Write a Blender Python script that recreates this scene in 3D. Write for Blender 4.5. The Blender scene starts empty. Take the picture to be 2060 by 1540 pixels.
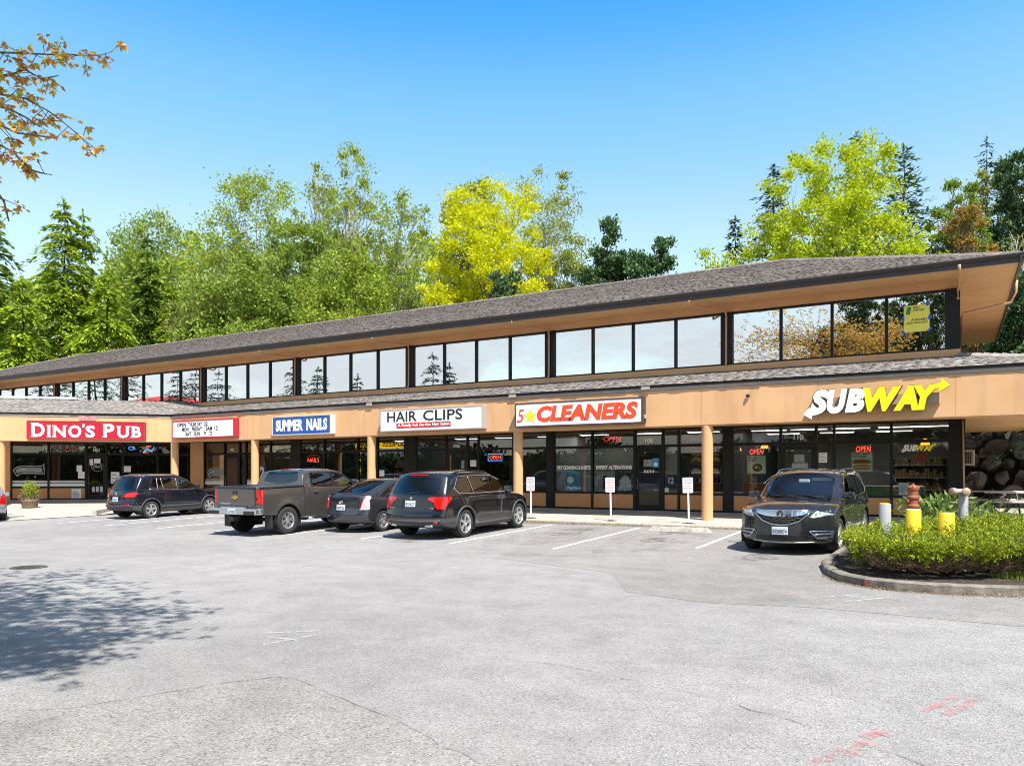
import bpy, bmesh, math, random
import numpy as np
from mathutils import Vector, Matrix
random.seed(7)
RNG = np.random.default_rng(11)
R = math.radians
SC = bpy.context.scene
COL = SC.collection

# ------------------------------------------------------------------ camera
F_PX = 1530.0                      # focal length in pixels of the 2060 px wide photograph
CAM_Z = 1.72
CAM_Y = -26.9                      # the shop front is the plane y = 0, x runs along it
YAW = R(30.24)
cam_data = bpy.data.cameras.new('camera')
cam_data.sensor_fit = 'HORIZONTAL'
cam_data.sensor_width = 36.0
cam_data.lens = 36.0 * F_PX / 2060.0
cam_data.shift_y = (951 - 770) / 2060.0
cam_data.clip_start = 0.05
cam_data.clip_end = 3000
cam = bpy.data.objects.new('camera', cam_data)
COL.objects.link(cam)
cam.location = (0, CAM_Y, CAM_Z)
cam.rotation_euler = (R(90), 0, YAW)
SC.camera = cam

# ------------------------------------------------------------------ light
SUN_EL, SUN_AZ = R(58), R(54)      # azimuth from the outward normal of the shop front towards +x
SUN = Vector((math.sin(SUN_AZ) * math.cos(SUN_EL), -math.cos(SUN_AZ) * math.cos(SUN_EL), math.sin(SUN_EL)))
sd = bpy.data.lights.new('sun', 'SUN')
sd.energy = 4.9
sd.angle = R(0.5)
sd.color = (1.0, 0.955, 0.89)
sun = bpy.data.objects.new('sun', sd)
COL.objects.link(sun)
sun.rotation_euler = SUN.to_track_quat('Z', 'Y').to_euler()
sun.location = (20, -20, 40)

world = bpy.data.worlds.new('World')
SC.world = world
world.use_nodes = True
wn, wl = world.node_tree.nodes, world.node_tree.links
wn.clear()
w_out = wn.new('ShaderNodeOutputWorld')
w_bg = wn.new('ShaderNodeBackground')
w_sky = wn.new('ShaderNodeTexSky')
w_sky.sky_type = 'NISHITA'
w_sky.sun_disc = False
w_sky.sun_elevation = SUN_EL
w_sky.sun_rotation = R(180 - 54)
w_sky.air_density = 1.0
w_sky.dust_density = 0.35
w_sky.ozone_density = 1.0
w_hs = wn.new('ShaderNodeHueSaturation')
w_hs.inputs['Saturation'].default_value = 1.12
w_hs.inputs['Value'].default_value = 1.0
w_bg.inputs['Strength'].default_value = 0.125
wl.new(w_sky.outputs[0], w_hs.inputs['Color'])
w_hz = wn.new('ShaderNodeValToRGB')       # clear spring sky: pale at the horizon, azure above, unseen zenith greyed and dimmed to set the ambient
for e, (p_, c_) in zip((w_hz.color_ramp.elements[0], w_hz.color_ramp.elements[1], w_hz.color_ramp.elements.new(.5), w_hz.color_ramp.elements.new(.5), w_hz.color_ramp.elements.new(.5), w_hz.color_ramp.elements.new(.5)),
                       ((0.0, (.90, .80, .62)), (1.0, (.42, .29, .18)), (.30, (.95, .83, .62)), (.44, (.60, .84, .76)), (.53, (.24, .70, .86)), (.72, (.44, .31, .20)))):
    e.position = p_; e.color = (*c_, 1)
# broken cloud low over the other side of the road (seen in the window panes only because it is behind the viewer)
w_tc = wn.new('ShaderNodeTexCoord')
w_sep = wn.new('ShaderNodeSeparateXYZ')
wl.new(w_tc.outputs['Generated'], w_sep.inputs[0])
w_map = wn.new('ShaderNodeMapping')
w_map.inputs['Scale'].default_value = (2.2, 2.2, 6.0)
wl.new(w_tc.outputs['Generated'], w_map.inputs['Vector'])
w_no = wn.new('ShaderNodeTexNoise')
w_no.inputs['Scale'].default_value = 2.0
w_no.inputs['Detail'].default_value = 7
w_no.inputs['Roughness'].default_value = 0.62
wl.new(w_map.outputs[0], w_no.inputs['Vector'])
w_r1 = wn.new('ShaderNodeMapRange')
w_r1.inputs['From Min'].default_value = 0.28
w_r1.inputs['From Max'].default_value = 0.56
wl.new(w_no.outputs['Fac'], w_r1.inputs['Value'])
w_r2 = wn.new('ShaderNodeMapRange')      # south only
w_r2.inputs['From Min'].default_value = -0.05
w_r2.inputs['From Max'].default_value = -0.30
wl.new(w_sep.outputs['Y'], w_r2.inputs['Value'])
w_r3 = wn.new('ShaderNodeMapRange')      # low only
w_r3.inputs['From Min'].default_value = 0.55
w_r3.inputs['From Max'].default_value = 0.25
wl.new(w_sep.outputs['Z'], w_r3.inputs['Value'])
w_m1 = wn.new('ShaderNodeMath'); w_m1.operation = 'MULTIPLY'
w_m2 = wn.new('ShaderNodeMath'); w_m2.operation = 'MULTIPLY'
wl.new(w_r1.outputs[0], w_m1.inputs[0]); wl.new(w_r2.outputs[0], w_m1.inputs[1])
wl.new(w_m1.outputs[0], w_m2.inputs[0]); wl.new(w_r3.outputs[0], w_m2.inputs[1])
w_mix = wn.new('ShaderNodeMixRGB')
w_mix.inputs['Color2'].default_value = (3.9, 4.1, 4.3, 1)
wl.new(w_m2.outputs[0], w_mix.inputs['Fac'])
wl.new(w_sep.outputs['Z'], w_hz.inputs['Fac'])
w_mul = wn.new('ShaderNodeMixRGB'); w_mul.blend_type = 'MULTIPLY'; w_mul.inputs['Fac'].default_value = 1
w_sc = wn.new('ShaderNodeMixRGB'); w_sc.blend_type = 'MULTIPLY'; w_sc.inputs['Fac'].default_value = 1; w_sc.inputs['Color2'].default_value = (1.68, 1.68, 1.68, 1)
wl.new(w_hs.outputs[0], w_mul.inputs['Color1']); wl.new(w_hz.outputs['Color'], w_mul.inputs['Color2'])
wl.new(w_mul.outputs[0], w_sc.inputs['Color1']); wl.new(w_sc.outputs[0], w_mix.inputs['Color1'])
wl.new(w_mix.outputs[0], w_bg.inputs['Color'])
wl.new(w_bg.outputs[0], w_out.inputs['Surface'])

SC.view_settings.view_transform = 'Standard'
SC.view_settings.look = 'None'
SC.view_settings.gamma = 1
SC.view_settings.exposure = 0.9
SC.cycles.max_bounces = 8
SC.cycles.diffuse_bounces = 3
SC.cycles.glossy_bounces = 4
SC.cycles.transmission_bounces = 6
SC.cycles.transparent_max_bounces = 16
SC.cycles.use_denoising = True
SC.cycles.filter_width = 1.0
SC.cycles.sample_clamp_indirect = 6

# ------------------------------------------------------------------ where a pixel of the photograph lies in the place
FW = Vector((-math.sin(YAW), math.cos(YAW), 0)); RT = Vector((math.cos(YAW), math.sin(YAW), 0))
CAM = Vector((0, CAM_Y, CAM_Z))
def ray(px, py):
    return FW + RT * ((px - 1030) / F_PX) + Vector((0, 0, (951 - py) / F_PX))
def at_z(px, py, Z):               # at forward distance Z
    return CAM + ray(px, py) * Z
def at_y(px, py, y):               # on the vertical plane y
    d = ray(px, py); return CAM + d * ((y - CAM_Y) / d.y)
def fx(px, y=0.0):                 # x of a pixel column on plane y
    return at_y(px, 951, y).x
def ground_z(x, y):
    s = 0.004 * max(-24.0, min(16.0, x + 12))
    yy = min(max(y, -13.0), -5.0)
    return 0.075 + 0.026 * (yy + 5.0) + s
def at_g(px, py):                  # on the car park
    d = ray(px, py); z = 0.0
    for _ in range(25):
        p = CAM + d * ((z - CAM_Z) / d.z); z = ground_z(p.x, p.y)
    return Vector((p.x, p.y, z))
def to_px(p):
    v = Vector(p) - CAM; Z = v.dot(FW)
    if Z < 0.05: return (-9999, -9999, Z)
    return (1030 + F_PX * v.dot(RT) / Z, 951 - F_PX * v.z / Z, Z)

# ------------------------------------------------------------------ materials
MATS = {}
def new_mat(name):
    m = bpy.data.materials.new(name); m.use_nodes = True
    return m, m.node_tree.nodes, m.node_tree.links, m.node_tree.nodes['Principled BSDF']
def ramp(n, stops):
    r = n.new('ShaderNodeValToRGB'); el = r.color_ramp.elements
    while len(el) < len(stops): el.new(0.5)
    for e, (p, c) in zip(el, stops):
        e.position = p; e.color = (*c, 1) if len(c) == 3 else c
    return r
def M(name, col, rough=0.6, metal=0.0, var=0.0, scale=3.0, bump=0.0, bscale=40.0, col2=None, spec=None, coat=0.0, coord='Object', thr=(0.35, 0.65), stretch=None):
    if name in MATS: return MATS[name]
    m, n, l, b = new_mat(name)
    b.inputs['Roughness'].default_value = rough
    b.inputs['Metallic'].default_value = metal
    if spec is not None: b.inputs['Specular IOR Level'].default_value = spec
    b.inputs['Coat Weight'].default_value = coat
    b.inputs['Coat Roughness'].default_value = 0.03
    b.inputs['Base Color'].default_value = (*col, 1)
    tc = None
    if var or col2 or bump:
        tc = n.new('ShaderNodeTexCoord')
    if var or col2:
        c2 = col2 or tuple(min(1, max(0, c * (1 - var))) for c in col)
        c1 = col if col2 else tuple(min(1, c * (1 + var * 0.6)) for c in col)
        no = n.new('ShaderNodeTexNoise'); no.inputs['Scale'].default_value = scale; no.inputs['Detail'].default_value = 6; no.inputs['Roughness'].default_value = 0.65
        if stretch:
            mp = n.new('ShaderNodeMapping'); mp.inputs['Scale'].default_value = stretch
            l.new(tc.outputs[coord], mp.inputs[0]); l.new(mp.outputs[0], no.inputs['Vector'])
        else:
            l.new(tc.outputs[coord], no.inputs['Vector'])
        r = ramp(n, [(thr[0], c1), (thr[1], c2)])
        l.new(no.outputs['Fac'], r.inputs['Fac']); l.new(r.outputs['Color'], b.inputs['Base Color'])
    if bump:
        nb = n.new('ShaderNodeTexNoise'); nb.inputs['Scale'].default_value = bscale; nb.inputs['Detail'].default_value = 4
        l.new(tc.outputs[coord], nb.inputs['Vector'])
        bp = n.new('ShaderNodeBump'); bp.inputs['Strength'].default_value = bump; bp.inputs['Distance'].default_value = 0.02
        l.new(nb.outputs['Fac'], bp.inputs['Height']); l.new(bp.outputs['Normal'], b.inputs['Normal'])
    MATS[name] = m
    return m
def M_worn(name, col, scale=14.0, lo=.42, hi=.60, most=1.0):
    """paint that has partly worn off: bare ground shows between the flecks"""
    m, n, l, b = new_mat(name); b.inputs['Base Color'].default_value = (*col, 1); b.inputs['Roughness'].default_value = .9
    tc = n.new('ShaderNodeTexCoord'); no = n.new('ShaderNodeTexNoise'); no.inputs['Scale'].default_value = scale; no.inputs['Detail'].default_value = 9; no.inputs['Roughness'].default_value = .8
    l.new(tc.outputs['Object'], no.inputs['Vector']); r = n.new('ShaderNodeMapRange'); r.inputs['From Min'].default_value = lo; r.inputs['From Max'].default_value = hi; r.inputs['To Max'].default_value = most
    l.new(no.outputs['Fac'], r.inputs['Value']); t = n.new('ShaderNodeBsdfTransparent'); mx = n.new('ShaderNodeMixShader')
    l.new(r.outputs[0], mx.inputs[0]); l.new(t.outputs[0], mx.inputs[1]); l.new(b.outputs[0], mx.inputs[2]); l.new(mx.outputs[0], n['Material Output'].inputs['Surface'])
    return m
def M_emit(name, col, strength):
    if name in MATS: return MATS[name]
    m, n, l, b = new_mat(name)
    b.inputs['Base Color'].default_value = (*col, 1)
    b.inputs['Emission Color'].default_value = (*col, 1); b.inputs['Emission Strength'].default_value = strength
    MATS[name] = m
    return m
def M_leaf(name, cols, trans=0.35, rough=0.55):
    """foliage: hue differs from leaf to leaf; light passes through"""
    if name in MATS: return MATS[name]
    m, n, l, b = new_mat(name)
    b.inputs['Roughness'].default_value = rough
    b.inputs['Specular IOR Level'].default_value = 0.25
    g = n.new('ShaderNodeNewGeometry')
    r = ramp(n, [(i / max(1, len(cols) - 1), c) for i, c in enumerate(cols)])
    l.new(g.outputs['Random Per Island'], r.inputs['Fac'])
    l.new(r.outputs['Color'], b.inputs['Base Color'])
    t = n.new('ShaderNodeBsdfTranslucent')
    l.new(r.outputs['Color'], t.inputs['Color'])
    mx = n.new('ShaderNodeMixShader'); mx.inputs[0].default_value = trans
    l.new(b.outputs[0], mx.inputs[1]); l.new(t.outputs[0], mx.inputs[2])
    l.new(mx.outputs[0], n['Material Output'].inputs['Surface'])
    MATS[name] = m
    return m
def M_glass(name, tint=(0.7, 0.75, 0.75), refl=0.10, edge=0.6, gloss=(0.9, 0.93, 0.95), rough=0.0):
    if name in MATS: return MATS[name]
    m, n, l, b = new_mat(name)
    n.remove(b)
    tr = n.new('ShaderNodeBsdfTransparent'); tr.inputs[0].default_value = (*tint, 1)
    gl = n.new('ShaderNodeBsdfGlossy'); gl.inputs['Color'].default_value = (*gloss, 1); gl.inputs['Roughness'].default_value = rough
    lw = n.new('ShaderNodeLayerWeight'); lw.inputs['Blend'].default_value = 0.25
    mr = n.new('ShaderNodeMapRange'); mr.inputs['To Min'].default_value = refl; mr.inputs['To Max'].default_value = edge
    l.new(lw.outputs['Facing'], mr.inputs['Value'])
    pw = n.new('ShaderNodeMath'); pw.operation = 'POWER'; pw.inputs[1].default_value = 1.0
    l.new(mr.outputs[0], pw.inputs[0])
    mx = n.new('ShaderNodeMixShader')
    l.new(pw.outputs[0], mx.inputs[0]); l.new(tr.outputs[0], mx.inputs[1]); l.new(gl.outputs[0], mx.inputs[2])
    l.new(mx.outputs[0], n['Material Output'].inputs['Surface'])
    MATS[name] = m
    return m

# ------------------------------------------------------------------ mesh building
def link(o, parent=None):
    COL.objects.link(o)
    if parent is not None: o.parent = parent
    return o
def tag(o, label=None, cat=None, group=None, kind=None):
    if label: o['label'] = label
    if cat: o['category'] = cat
    if group: o['group'] = group
    if kind: o['kind'] = kind
    return o
def thing(name, label, cat, loc=(0, 0, 0), rz=0.0, group=None):
    o = bpy.data.objects.new(name, None); o.empty_display_size = 0.2
    link(o); o.location = loc; o.rotation_euler = (0, 0, rz)
    return tag(o, label, cat, group)
class MB:
    def __init__(s): s.v = []; s.f = []; s.m = []
    def add(s, verts, faces, mi=0, mtx=None):
        k = len(s.v)
        for p in verts:
            s.v.append(tuple(mtx @ Vector(p)) if mtx is not None else tuple(p))
        for f in faces: s.f.append(tuple(i + k for i in f)); s.m.append(mi)
        return s
    def box(s, x0, x1, y0, y1, z0, z1, mi=0, mtx=None):
        v = [(x0,y0,z0),(x1,y0,z0),(x1,y1,z0),(x0,y1,z0),(x0,y0,z1),(x1,y0,z1),(x1,y1,z1),(x0,y1,z1)]
        return s.add(v, [(0,3,2,1),(4,5,6,7),(0,1,5,4),(1,2,6,5),(2,3,7,6),(3,0,4,7)], mi, mtx)
    def rbox(s, x0, x1, y0, y1, z0, z1, r=0.02, mi=0, mtx=None):
        """box with chamfered edges"""
        xs = (x0, x1); ys = (y0, y1); zs = (z0, z1); bm = bmesh.new()
        bmesh.ops.create_cube(bm, size=1.0, matrix=Matrix.Translation(((x0+x1)/2,(y0+y1)/2,(z0+z1)/2)) @ Matrix.Diagonal((x1-x0, y1-y0, z1-z0, 1)))
        bmesh.ops.bevel(bm, geom=bm.edges[:], offset=min(r, (x1-x0)*.45, (y1-y0)*.45, (z1-z0)*.45), segments=2, profile=0.5, affect='EDGES')
        bm.verts.index_update()
        s.add([v.co[:] for v in bm.verts], [[v.index for v in f.verts] for f in bm.faces], mi, mtx); bm.free()
        return s
    def quad(s, a, b, c, d, mi=0, mtx=None): return s.add([a, b, c, d], [(0,1,2,3)], mi, mtx)
    def cyl(s, c, r, z0, z1, n=20, mi=0, r2=None, mtx=None, cap=True):
        r2 = r if r2 is None else r2; v = []; f = []
        for k in range(n):
            a = 2 * math.pi * k / n
            v.append((c[0]+r*math.cos(a), c[1]+r*math.sin(a), z0)); v.append((c[0]+r2*math.cos(a), c[1]+r2*math.sin(a), z1))
        for k in range(n):
            j = (k+1) % n; f.append((2*k, 2*j, 2*j+1, 2*k+1))
        if cap: f.append(tuple(2*k for k in range(n-1, -1, -1))); f.append(tuple(2*k+1 for k in range(n)))
        return s.add(v, f, mi, mtx)
    def lathe(s, prof, n=24, mi=0, mtx=None):
        """prof: (radius, z) list, spun round z"""
        v = []; f = []; m = len(prof)
        for k in range(n):
            a = 2*math.pi*k/n
            for r_, z_ in prof: v.append((r_*math.cos(a), r_*math.sin(a), z_))
        for k in range(n):
            j = (k+1) % n
            for i in range(m-1):
                f.append((k*m+i, j*m+i, j*m+i+1, k*m+i+1))
        return s.add(v, f, mi, mtx)
    def tube(s, pts, r, n=6, mi=0, mtx=None, cap=True):
        pts = [Vector(p) for p in pts]; rr = r if isinstance(r, (list, tuple)) else [r]*len(pts)
        v = []; f = []; up = Vector((0, 0, 1))
        for i, p in enumerate(pts):
            d = (pts[min(i+1, len(pts)-1)] - pts[max(i-1, 0)])
            d = d.normalized() if d.length > 1e-9 else Vector((0,0,1))
            a = d.cross(up)
            if a.length < 1e-3: a = d.cross(Vector((1, 0, 0)))
            a.normalize(); b = a.cross(d)
            for k in range(n):
                t = 2*math.pi*k/n
                v.append(tuple(p + (a*math.cos(t) + b*math.sin(t)) * rr[i]))
        for i in range(len(pts)-1):
            for k in range(n):
                j = (k+1) % n; f.append((i*n+k, i*n+j, (i+1)*n+j, (i+1)*n+k))
        if cap: f.append(tuple(range(n-1, -1, -1))); f.append(tuple((len(pts)-1)*n + k for k in range(n)))
        return s.add(v, f, mi, mtx)
    def prism(s, poly, z0, z1, mi=0, mtx=None):
        """polygon in xy, extruded along z"""
        n = len(poly)
        v = [(p[0], p[1], z0) for p in poly] + [(p[0], p[1], z1) for p in poly]
        f = [tuple(range(n-1, -1, -1)), tuple(range(n, 2*n))] + [(i, (i+1) % n, n+(i+1) % n, n+i) for i in range(n)]
        return s.add(v, f, mi, mtx)
    def build(s, name, mats, parent=None, smooth=False, angle=None):
        me = bpy.data.meshes.new(name)
        me.from_pydata(s.v, [], s.f)
        mats = mats if isinstance(mats, (list, tuple)) else [mats]
        for m in mats: me.materials.append(m)
        if len(mats) > 1: me.polygons.foreach_set('material_index', s.m)
        if smooth or angle:
            me.polygons.foreach_set('use_smooth', [True]*len(me.polygons))
            if angle: me.set_sharp_from_angle(angle=R(angle))
        me.update()
        return link(bpy.data.objects.new(name, me), parent)
def np_mesh(name, verts, faces4, mat, parent=None, smooth=False, mi=None):
    """verts (n,3) array, faces (m,4) or (m,3) array"""
    me = bpy.data.meshes.new(name); nf, k = faces4.shape
    me.vertices.add(len(verts)); me.vertices.foreach_set('co', np.ascontiguousarray(verts, dtype=np.float32).ravel())
    me.loops.add(nf*k); me.loops.foreach_set('vertex_index', np.ascontiguousarray(faces4, dtype=np.int32).ravel())
    me.polygons.add(nf); me.polygons.foreach_set('loop_start', np.arange(0, nf*k, k, dtype=np.int32))
    for m in (mat if isinstance(mat, (list, tuple)) else [mat]): me.materials.append(m)
    if mi is not None: me.polygons.foreach_set('material_index', np.asarray(mi, dtype=np.int32))
    if smooth: me.polygons.foreach_set('use_smooth', np.ones(nf, dtype=bool))
    me.update(calc_edges=True)
    return link(bpy.data.objects.new(name, me), parent)
def axes(origin, ex, ez=(0, 0, 1)):
    """matrix whose local x runs along ex, local y up along ez, local z out of the face (ex x ez)"""
    ex = Vector(ex).normalized(); ez = Vector(ez).normalized(); n = ex.cross(ez)
    return Matrix(((ex.x, ez.x, n.x, origin[0]), (ex.y, ez.y, n.y, origin[1]), (ex.z, ez.z, n.z, origin[2]), (0, 0, 0, 1)))
def text_mesh(txt, width, height, depth=0.01, bold=0.0, shear=0.0, spacing=1.0, res=3, align=0.0):
    """(verts, faces) of lettering that fills width x height, lower left corner at the origin, standing out by depth"""
    cu = bpy.data.curves.new('lettering', 'FONT'); cu.body = txt; cu.size = 1.0; cu.offset = bold; cu.shear = shear
    cu.space_character = spacing; cu.resolution_u = res; cu.fill_mode = 'BOTH'; cu.extrude = 0.5
    ob = bpy.data.objects.new('lettering', cu); COL.objects.link(ob)
    dg = bpy.context.evaluated_depsgraph_get(); me = bpy.data.meshes.new_from_object(ob.evaluated_get(dg))
    co = np.empty(len(me.vertices)*3, dtype=np.float32); me.vertices.foreach_get('co', co); co = co.reshape(-1, 3)
    fs = [tuple(p.vertices) for p in me.polygons]
    bpy.data.objects.remove(ob); bpy.data.curves.remove(cu); bpy.data.meshes.remove(me)
    lo, hi = co.min(0), co.max(0)
    co = (co - lo) / np.maximum(hi - lo, 1e-6) * np.array([width, height, depth])
    return co, fs
def letters(mb, txt, x, y, w, h, depth=0.01, mi=0, mtx=None, z=0.0, **k):
    co, fs = text_mesh(txt, w, h, depth, **k)
    mb.add([(p[0]+x, p[1]+y, p[2]+z) for p in co], fs, mi, mtx)
# ------------------------------------------------------------------ palette
ORANGE = M('painted stucco', (0.60, 0.335, 0.16), 0.85, var=0.10, scale=0.9, bump=0.25, bscale=60)
ORANGE_D = M('darker painted panel', (0.52, 0.235, 0.085), 0.6, var=0.07, scale=2)
SOFFIT = M('soffit paint', (0.64, 0.36, 0.15), 0.8, var=0.1, scale=1.2)
FRAME = M('black window frame', (0.006, 0.006, 0.007), 0.55, spec=.3)
BROWN = M('dark brown metal', (0.035, 0.026, 0.025), 0.4, var=0.15, scale=4)
TRIMGREY = M('mauve grey trim', (0.36, 0.29, 0.26), 0.6, var=0.12, scale=2)
PIPE_TAN = M('tan downspout', (0.47, 0.26, 0.14), 0.5)
WHITE = M('white paint', (0.80, 0.80, 0.80), 0.5)
SIGNWHITE = M('white acrylic', (0.82, 0.82, 0.84), 0.25)
SIGNRED = M('red acrylic', (0.42, 0.008, 0.025), 0.35)
SIGNBLUE = M('blue acrylic', (0.02, 0.085, 0.33), 0.3)
INKBLACK = M('black vinyl', (0.012, 0.012, 0.013), 0.4)
INKRED = M('orange red vinyl', (0.72, 0.065, 0.015), 0.35)
RED = M('red vinyl', (0.62, 0.012, 0.012), 0.35)
YELLOW = M('bright yellow', (0.86, 0.72, 0.01), 0.35)
ALU = M('brushed aluminium', (0.55, 0.54, 0.52), 0.4, 0.6)
CHROME = M('chrome', (0.75, 0.76, 0.78), 0.12, 1.0)
PAPER = M('white paper', (0.78, 0.78, 0.78), 0.7)
GLASS_UP = M_glass('mirror window glass', (0.10, 0.12, 0.12), 0.80, 0.95, (0.94, 0.97, 0.99))
GLASS_SHOP = M_glass('shop window glass', (0.66, 0.70, 0.70), 0.085, 0.5)
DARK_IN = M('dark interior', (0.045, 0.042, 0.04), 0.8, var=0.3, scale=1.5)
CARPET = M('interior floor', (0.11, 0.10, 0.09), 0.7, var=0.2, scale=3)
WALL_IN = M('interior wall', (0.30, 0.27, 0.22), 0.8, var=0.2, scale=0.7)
TUBE = M_emit('fluorescent tube', (0.95, 1.0, 0.98), 7.5)
BPLAST = M('black plastic', (0.022, 0.022, 0.023), 0.55)
# ================================================================== THE BUILDING
BAY = 7.0
def XN(n): return 0.057 - BAY * n
X_L, X_R = -63.6, 0.12                 # ends of the upper storey
Z_SW = 0.27                            # pavement at the shop front
FY = -2.90                             # outer face of the orange fascia
Z_F0, Z_F1 = 3.24, 4.42                # fascia bottom / top
P1 = Vector((-33.5, FY, 0))            # where the fascia turns into the angled wing
WA = R(42)
WD = Vector((-math.cos(WA), -math.sin(WA), 0))        # along the wing, away from the corner
WN = Vector((math.sin(WA), -math.cos(WA), 0))         # out of the wing front
WC = Vector((-35.75, 0, 0))                           # shop-front corner of the wing
W_LEN = 22.0
def at_wing(px, py, off=0.0):          # on the wing's shop-front plane moved out by off
    d = ray(px, py); o = WC + WN * off
    t = (o - CAM).dot(WN) / d.dot(WN); return CAM + d * t
WFO = (P1 - WC).dot(WN)                # how far the wing's fascia stands out
def wing_mtx(s0):                      # local x left to right along the wing front, y inwards, z up; origin s0 metres from the corner
    o = WC + WD * s0
    ex, ey = -WD, -WN
    return Matrix(((ex.x, ey.x, 0, o.x), (ex.y, ey.y, 0, o.y), (0, 0, 1, 0), (0, 0, 0, 1)))

mall = thing('strip_mall', 'long two storey orange shopping strip with mirrored upper windows and shake roofs', 'building')

# --- roof materials and shakes
def roof_mat(name, cols, dirt, moss):
    m, n, l, b = new_mat(name)
    b.inputs['Roughness'].default_value = 0.9
    g = n.new('ShaderNodeNewGeometry'); r = ramp(n, [(i/(len(cols)-1), c) for i, c in enumerate(cols)])
    l.new(g.outputs['Random Per Island'], r.inputs['Fac'])
    tc = n.new('ShaderNodeTexCoord'); no = n.new('ShaderNodeTexNoise'); no.inputs['Scale'].default_value = 0.8; no.inputs['Detail'].default_value = 8; no.inputs['Roughness'].default_value = 0.75
    l.new(tc.outputs['Object'], no.inputs['Vector'])
    rr = ramp(n, [(0.45, (0, 0, 0)), (0.62, (1, 1, 1))]); l.new(no.outputs['Fac'], rr.inputs['Fac'])
    mx = n.new('ShaderNodeMixRGB'); mx.inputs['Color2'].default_value = (*dirt, 1)
    mu = n.new('ShaderNodeMath'); mu.operation = 'MULTIPLY'; mu.inputs[1].default_value = 0.6
    l.new(rr.outputs[0], mu.inputs[0]); l.new(mu.outputs[0], mx.inputs['Fac']); l.new(r.outputs['Color'], mx.inputs['Color1'])
    n2 = n.new('ShaderNodeTexNoise'); n2.inputs['Scale'].default_value = 5.0; n2.inputs['Detail'].default_value = 6; l.new(tc.outputs['Object'], n2.inputs['Vector'])
    r2 = ramp(n, [(0.60, (0, 0, 0)), (0.72, (1, 1, 1))]); l.new(n2.outputs['Fac'], r2.inputs['Fac'])
    m2 = n.new('ShaderNodeMath'); m2.operation = 'MULTIPLY'; m2.inputs[1].default_value = 0.55; l.new(r2.outputs[0], m2.inputs[0])
    mx2 = n.new('ShaderNodeMixRGB'); mx2.inputs['Color2'].default_value = (*moss, 1)
    l.new(m2.outputs[0], mx2.inputs['Fac']); l.new(mx.outputs[0], mx2.inputs['Color1']); l.new(mx2.outputs[0], b.inputs['Base Color'])
    n3 = n.new('ShaderNodeTexNoise'); n3.inputs['Scale'].default_value = 25; l.new(tc.outputs['Object'], n3.inputs['Vector'])
    bp = n.new('ShaderNodeBump'); bp.inputs['Strength'].default_value = 0.5; bp.inputs['Distance'].default_value = 0.02
    l.new(n3.outputs['Fac'], bp.inputs['Height']); l.new(bp.outputs[0], b.inputs['Normal'])
    return m
ROOF_UP = roof_mat('brown shakes', [(0.15, 0.125, 0.112), (0.205, 0.178, 0.162), (0.17, 0.144, 0.13), (0.24, 0.21, 0.195)], (0.09, 0.07, 0.058), (0.075, 0.042, 0.025))
ROOF_LO = roof_mat('grey weathered shakes', [(0.25, 0.225, 0.205), (0.33, 0.305, 0.285), (0.28, 0.255, 0.235), (0.38, 0.36, 0.34)], (0.17, 0.135, 0.11), (0.15, 0.065, 0.03))
BUTT = M('course shadow shake butts', (.055, .043, .035), .95, var=.4, scale=6)  # dark butts paint the overhang shadow between the courses
def shakes(name, mat, o, du, ds, nrm, length, srange, expo, wmin, wmax, clip, thick=(0.012, 0.022), parent=None):
    """courses of shakes on a sloped plane: o + du*u + ds*s; clip(u, s) tells which stay"""
    o, du, ds, nrm = (np.array(q, dtype=float) for q in (o, du, ds, nrm))
    V = []; s = srange[0]; k = 0
    while s < srange[1] - 1e-6:
        us = []; u = -RNG.random()*wmax
        while u < length:
            w = RNG.uniform(wmin, wmax); us.append((u, u+w)); u += w
        us = np.array(us); us = np.clip(us, 0, length)
        mid = us.mean(1); keep = np.array([clip(a, s + expo*0.5) for a in mid]) & (us[:, 1]-us[:, 0] > 0.02)
        us = us[keep]; n = len(us)
        if n:
            jit = RNG.normal(0, 0.006, n); t = RNG.uniform(thick[0], thick[1], n); tl = t + RNG.normal(0, .006, n)
            s0 = s + jit; s1 = np.minimum(s + expo*1.12, srange[1] + 0.02)
            gap = 0.004
            a, b2 = us[:, 0]+gap, us[:, 1]-gap
            def P(u_, s_, h_): return o + np.outer(u_, du) + np.outer(s_, ds) + np.outer(h_, nrm)
            s1a = np.full(n, s1) if np.isscalar(s1) else s1
            z0 = np.zeros(n)
            blk = np.stack([P(a, s0, z0), P(b2, s0, z0), P(b2, s0, t), P(a, s0, tl), P(b2, s1a, t*0.15), P(a, s1a, tl*0.15), P(b2, s1a, z0), P(a, s1a, z0)], 1)
            V.append(blk)
        s += expo; k += 1
    V = np.concatenate(V); n = len(V)
    base = np.arange(n)[:, None, None]*8
    F = (np.array([[0,1,2,3],[3,2,4,5],[1,6,4,2],[0,3,5,7]])[None] + base).reshape(-1, 4)
    return np_mesh(name, V.reshape(-1, 3), F, [mat, BUTT], parent, mi=np.tile([1, 0, 1, 1], n))

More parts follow.
